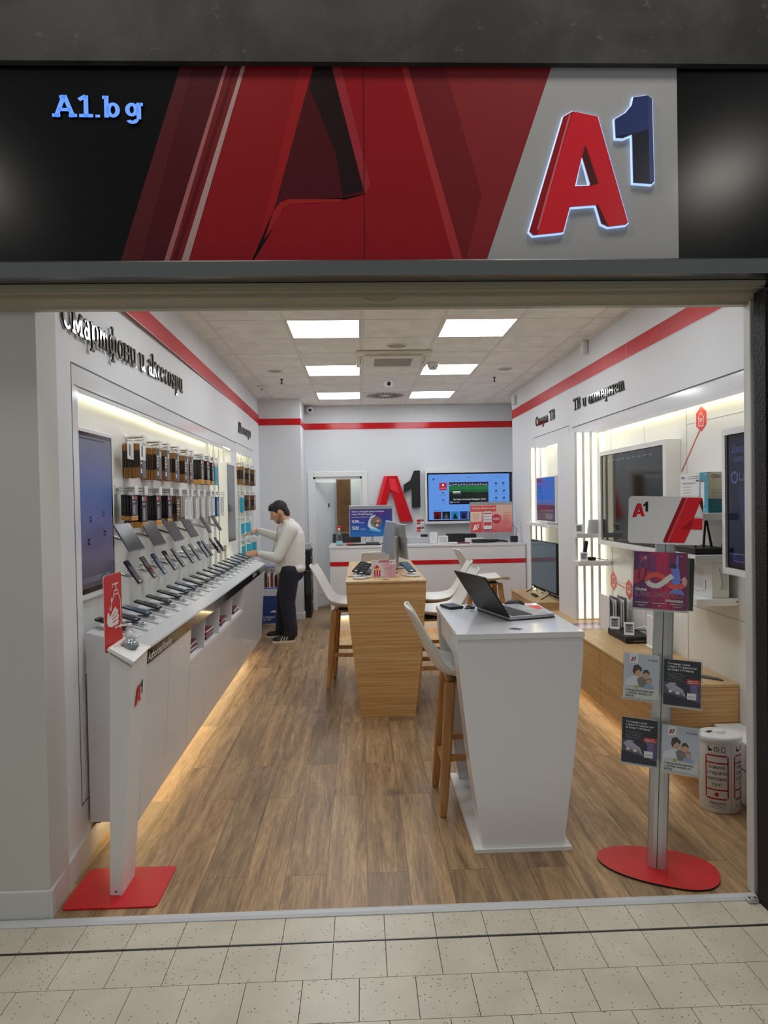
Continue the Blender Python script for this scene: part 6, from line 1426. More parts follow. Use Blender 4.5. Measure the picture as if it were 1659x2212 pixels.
# flat television on the short bench
t = thing('flat_television', 'black flat television on splayed feet standing on the short oak bench', 'television', (2.0, 7.37, .5605))
TVM = fr((1.99, 7.80, .625), (0, -1, 0), (0, 0, 1)) @ Matrix.Rotation(radians(3), 4, 'Y')
m = MB(); m.box(0, .86, 0, .545, -.035, 0, BLACKM, .004, TVM); m.box(.12, .74, .04, .30, -.075, -.035, BLACKM, .01, TVM); m.build('housing', t, True)
m = MB(); m.rect(.008, .02, .852, .538, mat('television_glass_teal', (58, 78, 92), .06, 0, .06, (110, 160, 180)), .0007, TVM); m.build('screen', t, True)
for y in (7.68, 7.06):
    m = MB(); m.tube([(1.90, y, .567), (2.0, y, .622), (2.12, y - .0, .567)], .007, BLACKM, 6); m.tube([(1.995, y, .622), (1.995, y, .64)], .009, BLACKM, 6); m.build('foot', t, True)
m = MB(); m.box(1.90, 1.94, 7.30, 7.48, .5605, .580, BLACKM, .006); tag(m.build('remote_control'), 'black remote control lying in front of the flat television on the bench', 'remote control')
m = MB(); m.tube([(2.115, 7.1, .80), (2.12, 7.06, .72), (2.13, 7.02, .62), (2.14, 6.98, .568)], .006, WHITE, 6); m.tube([(2.115, 7.2, .75), (2.13, 7.16, .78), (2.165, 7.12, .70), (2.15, 7.05, .60), (2.12, 7.02, .567)], .004, BLACKM, 6); tag(m.build('cable'), 'white and black cords hanging behind the flat television', 'cord')
# --- shelves with devices
def shelf(label, x0, y0, y1, z, h_=.042):
    m = MB(); m.box(x0, 2.1775, y0, y1, z - h_, z, WHITE, .003); m.cyl((2.168, y0 - .0012, z - .018), (2.168, y0 + .002, z - .018), .005, BLACKM, None, 8); return tag(m.build('wall_shelf'), label, 'shelf')
shelf('white shelf holding the blue-and-white boxed mesh set', 1.935, 3.80, 4.25, 1.556); shelf('white shelf holding the black router with four aerials', 1.925, 3.80, 4.28, 1.312); shelf('white shelf holding the plain white product box', 1.93, 3.795, 4.25, 1.058)
shelf('white shelf on the lit column holding the white jug-shaped device', 1.885, 5.80, 5.899, 1.338, .04); shelf('white shelf on the lit column holding the black handset', 1.875, 5.74, 5.899, 1.098, .04); shelf('white shelf under the small wall television', 1.935, 6.80, 7.835, 1.376, .035)
TEAL = mat('box_teal', (58, 152, 176), .35); TEALD = mat('box_dark_teal', (20, 110, 128), .35)
t = thing('product_box', 'blue and white boxed wireless mesh set on the highest shelf', 'box', (2.08, 4.0, 1.557))
F = fr((2.02, 4.17, 1.5568), (0, -1, 0), (0, 0, 1)); bw, bh = .34, .238
m = MB(); m.box(2.02, 2.16, 3.83, 4.17, 1.5568, 1.795, PACKW); m.rect(bw * .72, 0, bw, bh, TEAL, .0006, F); m.flat([(bw * .60, 0), (bw * .72, 0), (bw * .72, bh)], mat('box_pale_teal', (150, 196, 206), .35), .0006, F)
m.text('deco', .026, mat('box_blue_ink', (92, 130, 180), .4), bw * .05, bh * .86, .001, F, 'l', .02)
for i, (y, w_) in enumerate(((.90, .40), (.85, .40))): m.rect(bw * .30, bh * y, bw * (.30 + w_), bh * (y + .012), INKG, .001, F)
m.text('Whole Home Mesh Wi-Fi', .018, INKG, bw * .10, bh * .72, .001, F, 'l', 0, bw * .5)
for i in range(4): m.rect(bw * .12, bh * (.64 - .075 * i), bw * .40, bh * (.65 - .075 * i), INKG, .001, F)
for x, y, h_ in ((.58, .52, .28), (.75, .28, .50)): m.rrect(bw * x, bh * (y - .1), bw * (x + .13), bh * (y + h_), .012, PACKW, None, .0014, F); m.flat(circ(bw * (x + .065), bh * (y + h_), bw * .062, 16, bh * .025), mat('box_cyl_top', (120, 104, 108), .4), .0018, F)
m.text('Pack', .014, PACKW, bw * .86, bh * .07, .001, F); m.text('Mesh', .014, PACKW, bw * .86, bh * .93, .001, F); F2 = fr((2.02, 3.83, 1.5568), (1, 0, 0), (0, 0, 1)); m.rect(0, 0, .14, bh * .35, TEALD, .0006, F2); m.rect(0, bh * .35, .14, bh, mat('box_beige', (206, 200, 180), .35), .0006, F2)
m.text('deco', .042, INK, .02, bh * .85, .001, F2, 'l', 0)
for i in range(7): m.rect(.02, bh * (.10 + .075 * i), .12 - .01 * (i % 3), bh * (.112 + .075 * i), INKG, .001, F2)
m.build('box', t, True)
t = thing('router', 'black router with four upright aerials on the middle shelf', 'router', (2.03, 4.0, 1.3125))
m = MB(); m.prism([(1.945, 3.84), (2.10, 3.84), (2.15, 3.90), (2.15, 4.16), (2.06, 4.20), (1.955, 4.12)], 1.320, 1.348, BLACKM); m.box(1.96, 2.13, 3.87, 4.12, 1.3132, 1.321, BLACKM); m.build('body', t, True)
for a, b in (((2.02, 3.98, 1.345), (2.000, 4.0, 1.50)), ((2.052, 3.95, 1.345), (2.066, 3.95, 1.51)), ((2.092, 3.93, 1.345), (2.072, 3.95, 1.51)), ((2.125, 3.87, 1.345), (2.150, 3.87, 1.50))):
    m = MB(); m.cyl(a, b, .008, BLACKM, .006, 8); m.build('aerial', t, True)
t = thing('product_box', 'plain white product box with thin curved lines on the lowest shelf', 'box', (2.09, 4.0, 1.0585))
m = MB(); m.box(2.035, 2.135, 3.82, 4.14, 1.0588, 1.268, PACKW, .002); F = fr((2.035, 4.14, 1.0588), (0, -1, 0), (0, 0, 1)); F2 = fr((2.035, 3.82, 1.0588), (1, 0, 0), (0, 0, 1))
m.rect(.07, .05, .22, .15, mat('box_grey_pic', (206, 206, 206), .3), .0006, F)
for pts in ([(.06, .165), (.11, .155), (.16, .152)], [(.11, .172), (.17, .160), (.23, .158)], [(.07, .028), (.13, .02), (.17, .018), (.18, .026)], [(.19, .03), (.24, .03)]): m.line(pts, .0022, INKG, .001, F)
m.text('MESH', .012, REDM, .02, .19, .001, F); m.rect(.245, .04, .25, .10, INK, .001, F); m.line([(.04, .17), (.055, .12), (.06, .08), (.05, .05)], .002, INK, .001, F2); m.flat([(.042, .17), (.09, .175), (.092, .05), (.052, .048), (.062, .08), (.057, .12)], mat('box_grey_pic', (206, 206, 206), .3), .0006, F2)
m.build('box', t, True)
def tag_display(label, loc, rz, tilt=24, s=1.0):
    t = thing('electronic_price_tag', label, 'price tag', loc, rz); M_ = Matrix.Rotation(radians(-tilt), 4, 'X') @ fr((0, 0, .002), (1, 0, 0), (0, 0, 1))
    m = MB(); m.box(-.032 * s, .032 * s, 0, .085 * s, -.008, 0, WHITE, .003, M_); m.build('case', t); m = MB(); m.rect(-.024 * s, .015 * s, .024 * s, .072 * s, mat('epaper_grey', (160, 160, 162), .5), .0006, M_)
    for i in range(5): m.rect(-.02 * s, (.022 + .010 * i) * s, (.016 - .004 * (i % 2)) * s, (.027 + .010 * i) * s, DGREY, .001, M_)
    m.rect(-.022 * s, .062 * s, .02 * s, .069 * s, INK, .001, M_); m.build('display', t)
    m = MB(); m.box(-.028 * s, .028 * s, -.004, .045 * s, .001, .004, WHITE); m.build('foot', t)
tag_display('white electronic price tag on the shelf beside the jug-shaped device', (1.915, 5.82, 1.339), radians(-14), 22, 1.0)
tag_display('white electronic price tag in front of the black handset', (1.935, 5.765, 1.099), radians(-18), 30, 1.0)
t = thing('jug_device', 'white jug-shaped wireless device with a thin aerial on the column shelf', 'device', (2.055, 5.85, 1.339))
m = MB(); m.lathe([(.058, .001), (.060, .01), (.054, .06), (.046, .11), (.045, .118), (.0001, .118)], LGREY, 24, None, .7); m.build('body', t); m = MB(); m.tube([(.045, 0, .075), (.075, 0, .06), (.080, 0, .03), (.062, 0, .008)], .007, LGREY, 8); m.build('handle', t); m = MB(); m.tube([(.05, .01, .085), (.062, .01, .09), (.050, .01, .17)], .003, LGREY, 6); m.build('aerial', t)
t = thing('cordless_handset', 'black cordless handset leaning on its cradle on the column shelf', 'telephone', (1.975, 5.85, 1.099))
m = MB(); m.box(-.03, .03, -.03, .03, .001, .03, BLACKM, .006); m.build('cradle', t); m = MB(); m.box(-.017, .017, -.012, .012, 0, .145, BLACKM, .010, TR(Vector((-.01, 0, .028))) @ Matrix.Rotation(radians(9), 4, 'Y')); m.build('handset', t)
m = MB(); m.box(2.005, 2.055, 5.80, 5.85, 1.0985, 1.128, BLACKM, .006); m.tube([(2.055, 5.83, 1.112), (2.09, 5.83, 1.112), (2.13, 5.80, 1.104), (2.16, 5.79, 1.103)], .003, BLACKM, 6); tag(m.build('power_adaptor'), 'black power adaptor with its lead on the column shelf', 'adaptor')
m = MB(); m.box(2.07, 2.12, 6.98, 7.05, 1.3765, 1.395, WHITE, .004); m.box(1.945, 1.985, 6.84, 6.94, 1.3765, 1.40, LGREY, .004); tag(m.build('set_top_box'), 'small white set-top box under the small wall television', 'device')
# decals
def decal(name, label, cy_, cz, r, icon, link=None):
    F = fr((2.1785, cy_, cz), (0, -1, 0), (0, 0, 1)); m = MB(); hx = [(r * .90 * sin(pi / 3 * k), r * cos(pi / 3 * k)) for k in range(6)][::-1]; D = mat('decal_red', (222, 58, 46), .4); m.flat(hx, D, .0, F)
    if icon == 'home':
        m.line([(-.038, .005), (0, .042), (.038, .005)], .005, PAPER, .0008, F); m.line([(-.028, .012), (-.028, -.045), (.028, -.045), (.028, .012)], .005, PAPER, .0008, F)
        for q in (.012, .022, .031): m.line([(q * cos(radians(a)), -.028 + q * sin(radians(a))) for a in range(45, 136, 15)], .004, PAPER, .0008, F)
        m.flat(circ(0, -.03, .004, 8), PAPER, .0008, F)
    elif icon == 'phone': m.ring(rr(-.022, -.045, .022, .045, .006), rr(-.016, -.03, .016, .034, .003), PAPER, .0008, F); m.flat(circ(0, -.038, .004, 8), D, .001, F)
    else: m.ring(rr(-.036, -.02, .036, .032, .004), rr(-.029, -.013, .029, .025, .003), PAPER, .0008, F); m.rect(-.02, -.032, .02, -.026, PAPER, .0008, F)
    if link: m.line(link, .010, D, .0, F)
    return tag(m.build(name), label, 'wall decal')
decal('wall_decal', 'red hexagon decal with a house sign high on the recess wall', 4.21, 2.146, .082, 'home', [(-.02, -.07), (-.265, -.325)])
decal('wall_decal', 'red hexagon decal with a phone sign above the bench', 5.728, .925, .085, 'phone', [(.07, -.01), (.26, -.03)])
decal('wall_decal', 'red hexagon decal with a screen sign above the bench behind the brochure stand', 5.39, .895, .085, 'screen')
# things on the long bench
m = MB(); m.add([(1.775, 5.72, .5612), (2.06, 5.78, .5612), (2.10, 5.50, .5612), (1.78, 5.44, .5612)], [(3, 2, 1, 0)], grad('leaflet_violet', [(.2, (120, 92, 132)), (.7, (206, 178, 190)), (1.2, (96, 74, 124))], 'Y')); m.add([(1.775, 5.72, .5605), (1.78, 5.44, .5605), (2.10, 5.50, .5605), (2.06, 5.78, .5605), (1.775, 5.72, .5612), (1.78, 5.44, .5612), (2.10, 5.50, .5612), (2.06, 5.78, .5612)], [(0, 1, 5, 4), (1, 2, 6, 5), (2, 3, 7, 6), (3, 0, 4, 7)], PAPER)
tag(m.build('leaflet'), 'violet leaflet lying flat on the long oak bench', 'leaflet')
t = thing('set_top_box', 'black set-top box on the long oak bench below the two price tags', 'device', (2.04, 5.02, .561))
m = MB(); m.box(1.955, 2.15, 4.90, 5.28, .562, .612, BLACKM, .01); m.build('body', t, True); m = MB(); m.rect(.03, .012, .12, .02, MGREY, .0006, fr((1.98, 4.90, .562), (1, 0, 0), (0, 0, 1))); m.build('front_slot', t, True)
tag_display('white electronic price tag on the black set-top box, nearer the entrance', (2.0, 4.955, .6125), radians(-24), 20, 1.15); tag_display('white electronic price tag on the black set-top box, nearer the counter', (1.985, 5.20, .6125), radians(-24), 20, 1.15)
t = thing('leaflet_holder', 'white leaflet holder filled with leaflets behind the black set-top box', 'leaflet holder', (2.07, 5.40, .561))
m = MB(); m.box(1.985, 1.992, 5.32, 5.52, .5612, .85, WHITE); m.box(2.16, 2.165, 5.32, 5.52, .5612, .80, CLEAR); m.box(1.985, 2.165, 5.32, 5.52, .5612, .566, CLEAR); m.build('rack', t, True)
for i in range(7):
    m = MB(); x = 2.0 + .021 * i; m.box(x, x + .006, 5.325, 5.515, .567, .835 - .008 * (i % 3), PAPER if i % 3 else mat('print_dusky', (94, 92, 108), .4)); tag(m.build('leaflet'), 'leaflet standing in the white holder on the long oak bench', 'leaflet', 'leaflets in the white holder')
m = MB(); m.box(2.085, 2.105, 4.62, 4.85, .5612, .79, WHITE, .006); m.box(2.06, 2.13, 4.66, 4.81, .5612, .572, WHITE, .003); tag(m.build('wireless_router'), 'upright white wireless router standing against the wall on the long oak bench', 'router')
m = MB(); m.tube([(2.10, 5.1, .618), (2.14, 5.0, .64), (2.16, 4.88, .60), (2.16, 4.80, .568), (2.16, 4.72, .568)], .004, BLACKM, 6); m.tube([(2.12, 5.15, .620), (2.15, 5.02, .66), (2.165, 4.87, .62), (2.16, 4.6, .568), (2.10, 4.5, .568)], .006, WHITE, 6); tag(m.build('cable_coil'), 'white and black cables behind the black set-top box on the bench', 'cable')
m = MB(); m.add([(1.98, 4.10, .5605), (2.12, 3.92, .5605), (2.12, 3.86, .5605), (2.02, 3.95, .5605), (1.98, 4.10, .5665), (2.12, 3.92, .5665), (2.12, 3.86, .5665), (2.02, 3.95, .5665)], [(0, 1, 2, 3), (7, 6, 5, 4), (0, 4, 5, 1), (1, 5, 6, 2), (2, 6, 7, 3), (3, 7, 4, 0)], DGREY); tag(m.build('envelope'), 'dark pointed leaflet corner lying at the entrance end of the bench', 'leaflet')

# ================================================================ ceiling fixtures
CF = 'ceiling lights'
i = 0
for c, lab_c in ((2, 'accessory wall'), (4, 'television wall')):
    for r, lab_r in ((-3, 'behind the shutter rail'), (0, 'nearest the entrance'), (3, 'in the middle row'), (6, 'in the row by the counter')):
        a, b = cols[c]; y = Y0 + .6 * r; lab_r = lab_r.replace('nearest the entrance', 'in the first row seen from the entrance')
        t = thing('ceiling_light', 'square ceiling light %s, towards the %s' % (lab_r, lab_c), 'ceiling light', ((a + b) / 2, y + .3, ZC), 0, CF)
        m = MB(); m.box(a + .003, a + .014, y + .004, y + .596, ZC - .001, ZC + .021, CEILB); m.box(b - .014, b - .003, y + .004, y + .596, ZC - .001, ZC + .021, CEILB); m.box(a + .014, b - .014, y + .004, y + .014, ZC - .001, ZC + .021, CEILB); m.box(a + .014, b - .014, y + .586, y + .596, ZC - .001, ZC + .021, CEILB); m.build('frame', t, True)
        m = MB(); m.box(a + .014, b - .014, y + .014, y + .586, ZC + .003, ZC + .016, LIGHT); m.build('diffuser', t, True)
t = thing('air_conditioner', 'white cassette air conditioner in the middle of the ceiling', 'air conditioner', (.35, 6.80, ZC))
CRE = mat('cream_plastic', (222, 216, 198), .4)
m = MB(); m.box(-.02, .715, 6.445, 7.16, ZC - .028, ZC - .0025, CRE, .008); m.box(.06, .635, 6.525, 7.08, ZC - .050, ZC - .028, CRE, .010); m.build('panel', t, True)
m = MB(); m.box(.16, .535, 6.62, 6.98, ZC - .052, ZC - .049, mat('grille_grey', (150, 144, 130), .6)); m.build('grille', t, True)
for a in ((.20, .50, 6.455, 6.50), (.20, .50, 7.105, 7.15)): m = MB(); m.box(a[0], a[1], a[2], a[3], ZC - .034, ZC - .027, CRE, .003); m.box(a[0], a[1], a[2] + .012, a[2] + .018, ZC - .0345, ZC - .033, DGREY); m.build('louvre', t, True)
for a in ((.005, .045), (.65, .69)): m = MB(); m.box(a[0], a[1], 6.62, 6.98, ZC - .034, ZC - .027, CRE, .003); m.box(a[0] + .012, a[0] + .020, 6.66, 6.94, ZC - .0345, ZC - .033, DGREY); m.build('louvre', t, True)
def rspk(label, x, y, r):
    m = MB(); m.lathe([(r, ZC - .0005), (r, ZC - .006), (r * .9, ZC - .010), (r * .82, ZC - .006)], CEILB, 28, TR(Vector((x, y, 0)))); m.flat(circ(x, y, r * .84, 24)[::-1], mat('speaker_mesh_grey', (168, 162, 148), .7), ZC - .007); return tag(m.build('ceiling_speaker'), label, 'speaker')
rspk('round ceiling speaker in front of the air conditioner', .36, 6.255, .10); rspk('round ceiling speaker on the side of the accessory wall', -.918, 7.42, .085); rspk('round ceiling speaker on the side of the television wall', 1.63, 7.43, .085)
for x, y, l in ((-.905, 7.93, 'accessory'), (1.615, 7.95, 'television')):
    m = MB(); m.cyl((x, y, ZC - .001), (x, y, ZC - .05), .009, BLACKM, .006, 8); m.cyl((x, y, ZC - .001), (x, y, ZC - .006), .022, BLACKM, None, 12); m.cyl((x, y, ZC - .05), (x, y, ZC - .056), .016, BLACKM, None, 10); tag(m.build('fire_sprinkler'), 'small dark sprinkler head in the ceiling on the side of the %s wall' % l, 'sprinkler')
def camera_(label, x, y, z, top, side=False):
    t = thing('security_camera', label, 'security camera', (x, y, z)); m = MB()
    if side: m.box(x - .03, x + .03, y + .06, top, z - .03, z + .03, WHITE, .01)
    else: m.cyl((x, y, top), (x, y, top - .025), .055, WHITE, .05, 18)
    m.build('mount', t, True); m = MB(); m.sphere((x, y, z), .055, WHITE, 1, 1, 1, 18, 12); m.build('housing', t, True); m = MB(); m.sphere((x + .004, y - .035, z - .010), .027, BLACK, 1, 1, 1, 14, 10); m.build('lens', t, True)
camera_('white dome camera with black lens hanging from the ceiling before the round vent', .349, 7.94, ZC - .06, ZC - .0005); camera_('white camera on the back wall in the corner of the column', -.74, 10.10, 3.03, YB, True)
t = thing('ceiling_vent', 'square ceiling air vent with radiating black slots by the back wall', 'vent', (.36, 9.27, ZC)); m = MB(); a, b = cols[3]; y0_ = Y0 + 3.6
m.box(a + .004, b - .004, y0_ + .006, y0_ + .594, ZC - .004, ZC - .0008, CEILB); m.build('plate', t, True)
m = MB(); cx0, cy0 = (a + b) / 2, y0_ + .3
for k in range(40):
    an = 2 * pi * k / 40; r0, r1 = (.11, .27) if k % 2 else (.07, .25)
    d = Vector((cos(an), sin(an))); n = Vector((-d.y, d.x)) * .0085; p = Vector((cx0, cy0))
    m.add([(*(p + d * r0 + n), ZC - .0045), (*(p + d * r1 + n * 1.3), ZC - .0045), (*(p + d * r1 - n * 1.3), ZC - .0045), (*(p + d * r0 - n), ZC - .0045)], [(0, 1, 2, 3)], BLACKM)
m.build('slots', t, True)
m = MB(); m.lathe([(.0001, ZC - .075), (.035, ZC - .072), (.042, ZC - .05), (.058, ZC - .045), (.060, ZC - .002)], WHITE, 20, TR(Vector((.785, 7.07, 0))))
for k in range(6): an = pi / 3 * k; m.box(-.004, .004, .036, .044, ZC - .068, ZC - .052, BLACKM, 0, TR(Vector((.785, 7.07, 0))) @ Matrix.Rotation(an, 4, 'Z'))
tag(m.build('smoke_detector'), 'white smoke detector beside the air conditioner', 'smoke detector')
m = MB(); m.box(-1.26, -1.14, 8.33, 8.39, ZC - .022, ZC - .0005, WHITE, .006); m.cyl((-1.20, 8.36, ZC - .022), (-1.20, 8.36, ZC - .045), .03, WHITE, .024, 14); m.cyl((-1.20, 8.36, ZC - .045), (-1.20, 8.36, ZC - .05), .015, BLACKM, None, 10); tag(m.build('motion_sensor'), 'small white sensor on the ceiling by the far end of the accessory wall', 'sensor')
m = MB(); m.box(2.045, 2.097, 6.07, 6.15, 2.965, 3.085, WHITE, .012); tag(m.build('motion_sensor'), 'white box sensor high on the television wall under the ceiling', 'sensor')
m = MB(); m.box(2.045, 2.097, 8.9, 8.97, 2.90, 3.03, WHITE, .012); tag(m.build('motion_sensor'), 'white box sensor at the far end of the television wall', 'sensor')

# ================================================================ blue wire rack
t = thing('wire_rack', 'blue wire display rack with leaflets behind the man', 'display rack', (-1.2, 8.95, 0))
BL = mat('rack_blue', (34, 58, 168), .35); BLP = mat('rack_panel_blue', (24, 62, 138), .4)
m = MB()
for x in (-1.36, -1.08):
    for y in (8.86, 9.06): m.tube([(x, y, .0), (x, y, .80)], .011, BL, 8)
for z in (.06, .28, .52, .79):
    m.tube([(-1.36, 8.86, z), (-1.08, 8.86, z), (-1.08, 9.06, z), (-1.36, 9.06, z), (-1.36, 8.86, z)], .007, BL, 6)
    for k in range(6): m.tube([(-1.33 + .045 * k, 8.86, z), (-1.33 + .045 * k, 9.06, z)], .004, BL, 5)
m.build('wire_frame', t, True)
m = MB(); m.box(-1.355, -1.085, 8.850, 8.854, .07, .42, BLP); F = fr((-1.355, 8.85, .07), (1, 0, 0), (0, 0, 1)); m.text('Газирана', .035, PAPER, .04, .06, .0006, F, 'l', .02); m.text('за теб', .035, PAPER, .04, .025, .0006, F, 'l', .02); m.flat([(.12, .13), (.18, .16), (.22, .15), (.24, .13)], PAPER, .0006, F); m.build('front_panel', t, True)
m = MB(); m.box(-1.355, -1.085, 9.05, 9.054, .70, .79, PACKW); m.text('НОВО', .05, DGREY, .05, .02, .0006, fr((-1.355, 9.05, .70), (1, 0, 0), (0, 0, 1)), 'l', .02); m.build('header', t, True)
for k in range(10):
    m = MB(); cc = [(150, 30, 36), (206, 200, 190), (40, 40, 44), (176, 122, 60), (230, 230, 230)][k % 5]; x = -1.345 + .027 * k
    m.box(x, x + .020, 8.90, 9.02, .528, .66 + .03 * (k % 3), mat('snack_%d' % (k % 5), cc, .4)); tag(m.build('leaflet_pack'), 'small coloured pack standing in the blue wire rack', 'pack', 'packs in the blue wire rack')

# ================================================================ the man at the accessory recess
def unit_sphere(nu=18, nv=12):
    v = [Vector((0, 0, -1))]; f = []
    for i in range(1, nv):
        a = -pi / 2 + pi * i / nv
        v += [Vector((cos(a) * cos(2 * pi * k / nu), cos(a) * sin(2 * pi * k / nu), sin(a))) for k in range(nu)]
    v.append(Vector((0, 0, 1))); t = len(v) - 1
    for k in range(nu):
        k2 = (k + 1) % nu; f.append((0, 1 + k2, 1 + k)); f.append((t, t - nu + k, t - nu + k2))
        for i in range(nv - 2): f.append((1 + i * nu + k, 1 + i * nu + k2, 1 + (i + 1) * nu + k2, 1 + (i + 1) * nu + k))
    return v, f
USV, USF = unit_sphere()
def remesh(parts, voxel, name, mt, parent, smooth=6, cut=None):
    """parts: ('c', p, q, r0, r1[, squash]) tapered capsules and ('e', centre, radii, matrix) ellipsoids, fused into one surface"""
    vs = []; fs = []
    def ball(M):
        b = len(vs); vs.extend(tuple(M @ v) for v in USV); fs.extend(tuple(b + i for i in f) for f in USF)
    for p in parts:
        if p[0] == 'e': ball(TR(Vector(p[1])) @ (p[3] if len(p) > 3 else Matrix()) @ Matrix.Diagonal((*p[2], 1)))
        else:
            a, b, r0, r1 = Vector(p[1]), Vector(p[2]), p[3], p[4]; n = max(2, int((b - a).length / (min(r0, r1) * .35)))
            sq = p[5] if len(p) > 5 else (1, 1, 1)
            for i in range(n + 1): f = i / n; r = r0 + (r1 - r0) * f; ball(TR(a.lerp(b, f)) @ Matrix.Diagonal((r * sq[0], r * sq[1], r * sq[2], 1)))
    me = bpy.data.meshes.new(name); me.from_pydata(vs, [], fs); me.update()
    o = bpy.data.objects.new(name, me); C.objects.link(o)
    md = o.modifiers.new('r', 'REMESH'); md.mode = 'VOXEL'; md.voxel_size = voxel; md.use_smooth_shade = True
    s = o.modifiers.new('s', 'SMOOTH'); s.iterations = smooth; s.factor = .5
    bpy.context.view_layer.update()
    me2 = bpy.data.meshes.new_from_object(o.evaluated_get(bpy.context.evaluated_depsgraph_get()))
    o.modifiers.clear(); o.data = me2; bpy.data.meshes.remove(me)
    me2.materials.clear(); me2.materials.append(mt); me2.polygons.foreach_set('use_smooth', [True] * len(me2.polygons))
    me2.name = name; o.name = name
    o.parent = parent; o.matrix_parent_inverse = ROOTINV(parent); return o
SK = mat('skin', (206, 152, 122), .5); HAIR = bump_noise(mat('dark_hair', (30, 26, 24), .6), 160, .5); SHIRT = mat('off_white_shirt', (226, 224, 216), .7); JEANS = bump_noise(mat('dark_navy_jeans', (26, 30, 44), .75), 40, .25, .004)
t_, n_, l_, b_ = nt(SHIRT); v_ = coords(SHIRT, (14, 14, 24)); q_ = node(n_, 'ShaderNodeTexNoise', Scale=1.0, Detail=3, Distortion=1.2); l_.new(v_, q_.inputs['Vector']); bp_ = node(n_, 'ShaderNodeBump', Strength=.12, Distance=.008); l_.new(q_.outputs['Fac'], bp_.inputs['Height']); l_.new(bp_.outputs[0], b_.inputs['Normal'])
man = thing('person', 'man in white shirt and dark jeans reaching into the accessory recess, head bent', 'person', (-.93, 8.08, 0))
wrN = Vector((-1.225, 7.93, 1.045)); wrF = at_y(556, 1147, 8.30); elN = Vector((-.985, 7.845, 1.005)); elF = Vector((-1.02, 8.36, 1.215))
shN = Vector((-.825, 7.90, 1.325)); shF = Vector((-.835, 8.28, 1.33))
HR = Matrix.Rotation(radians(-26), 4, 'Y')      # the head bends forward (towards -x)
hc = Vector((-.985, 8.09, 1.545))
def hp(x, y, z): return hc + (HR.to_3x3() @ Vector((x, y, z)))
body = []
body += [('e', hc, (.098, .077, .112), HR), ('e', hp(-.045, 0, -.062), (.060, .056, .066), HR), ('e', hp(-.062, 0, -.105), (.034, .036, .028), HR)]
body += [('c', hp(-.092, 0, .012), hp(-.122, 0, -.040), .010, .017), ('e', hp(-.105, 0, -.046), (.018, .020, .012), HR), ('c', hp(-.088, -.045, .022), hp(-.094, .045, .022), .014, .014), ('e', hp(-.094, 0, -.074), (.016, .026, .008), HR), ('e', hp(-.092, 0, -.088), (.014, .022, .008), HR)]
for s in (-1, 1): body += [('e', hp(.012, s * .078, -.012), (.026, .012, .034), HR), ('e', hp(-.055, s * .05, -.025), (.034, .022, .03), HR)]
body += [('c', hp(.012, 0, -.07), Vector((-.865, 8.09, 1.38)), .058, .064)]
# the trunk and limbs under the clothes, so that the figure is one body
body += [('c', (-.85, 8.09, 1.34), (-.85, 8.09, .95), .07, .10, (1, 1.2, 1)), ('c', shN, elN, .045, .042), ('c', elN, wrN, .040, .029), ('c', shF, elF, .045, .042), ('c', elF, wrF, .040, .029), ('c', shN, shF, .045, .045)]
LEG = [((-.865, 7.985, .86), (-.895, 7.965, .47), (-.855, 7.945, .11)), ((-.875, 8.195, .86), (-.965, 8.205, .49), (-.985, 8.205, .12))]
for h, k, a in LEG: body += [('c', h, k, .085, .06), ('c', k, a, .055, .045)]
def hand(w_, fw, up, thumb_side, curl, L=.185):
    """palm and five fingers; fw = pointing direction, up = back of the hand, thumb_side = +-1 along fw x up"""
    fw = fw.normalized(); up = (up - fw * up.dot(fw)).normalized(); sd = fw.cross(up) * thumb_side; P = []
    pc = w_ + fw * .05
    for k in range(4): P.append(('c', w_ + fw * .01 + sd * (-.022 + .0145 * k) * .7, w_ + fw * .085 + sd * (-.030 + .02 * k), .015, .0125))
    for k, (ln, rr_) in enumerate(((.058, .0075), (.072, .0085), (.078, .0088), (.070, .0085))):
        b = w_ + fw * (.088 + (.004 if k in (1, 2) else 0)) + sd * (-.031 + .0207 * k); d = (fw - up * curl * .5).normalized(); m1 = b + d * ln * .45; d2 = (fw - up * curl * 1.3).normalized(); m2 = m1 + d2 * ln * .32; d3 = (fw - up * curl * 2.2).normalized(); e = m2 + d3 * ln * .25
        P += [('c', b, m1, rr_ + .0015, rr_), ('c', m1, m2, rr_, rr_ - .0006), ('c', m2, e, rr_ - .0006, rr_ - .0014)]
    b = w_ + fw * .028 + sd * .026; m1 = b + (fw * .55 + sd * .75 - up * .2).normalized() * .036; e = m1 + (fw * .95 + sd * .15 - up * .45 * max(curl, .3)).normalized() * .034
    P += [('c', b, m1, .0135, .0105), ('c', m1, e, .0105, .0085)]
    return P
hN = hand(wrN, Vector((-1, .06, .10)), Vector((.1, -.75, .65)), 1, .35); hF = hand(wrF, Vector((-1, .02, -.10)), Vector((0, -.35, .9)), -1, .55)
remesh(body + hN + hF, .0065, 'body', SK, man, 4)
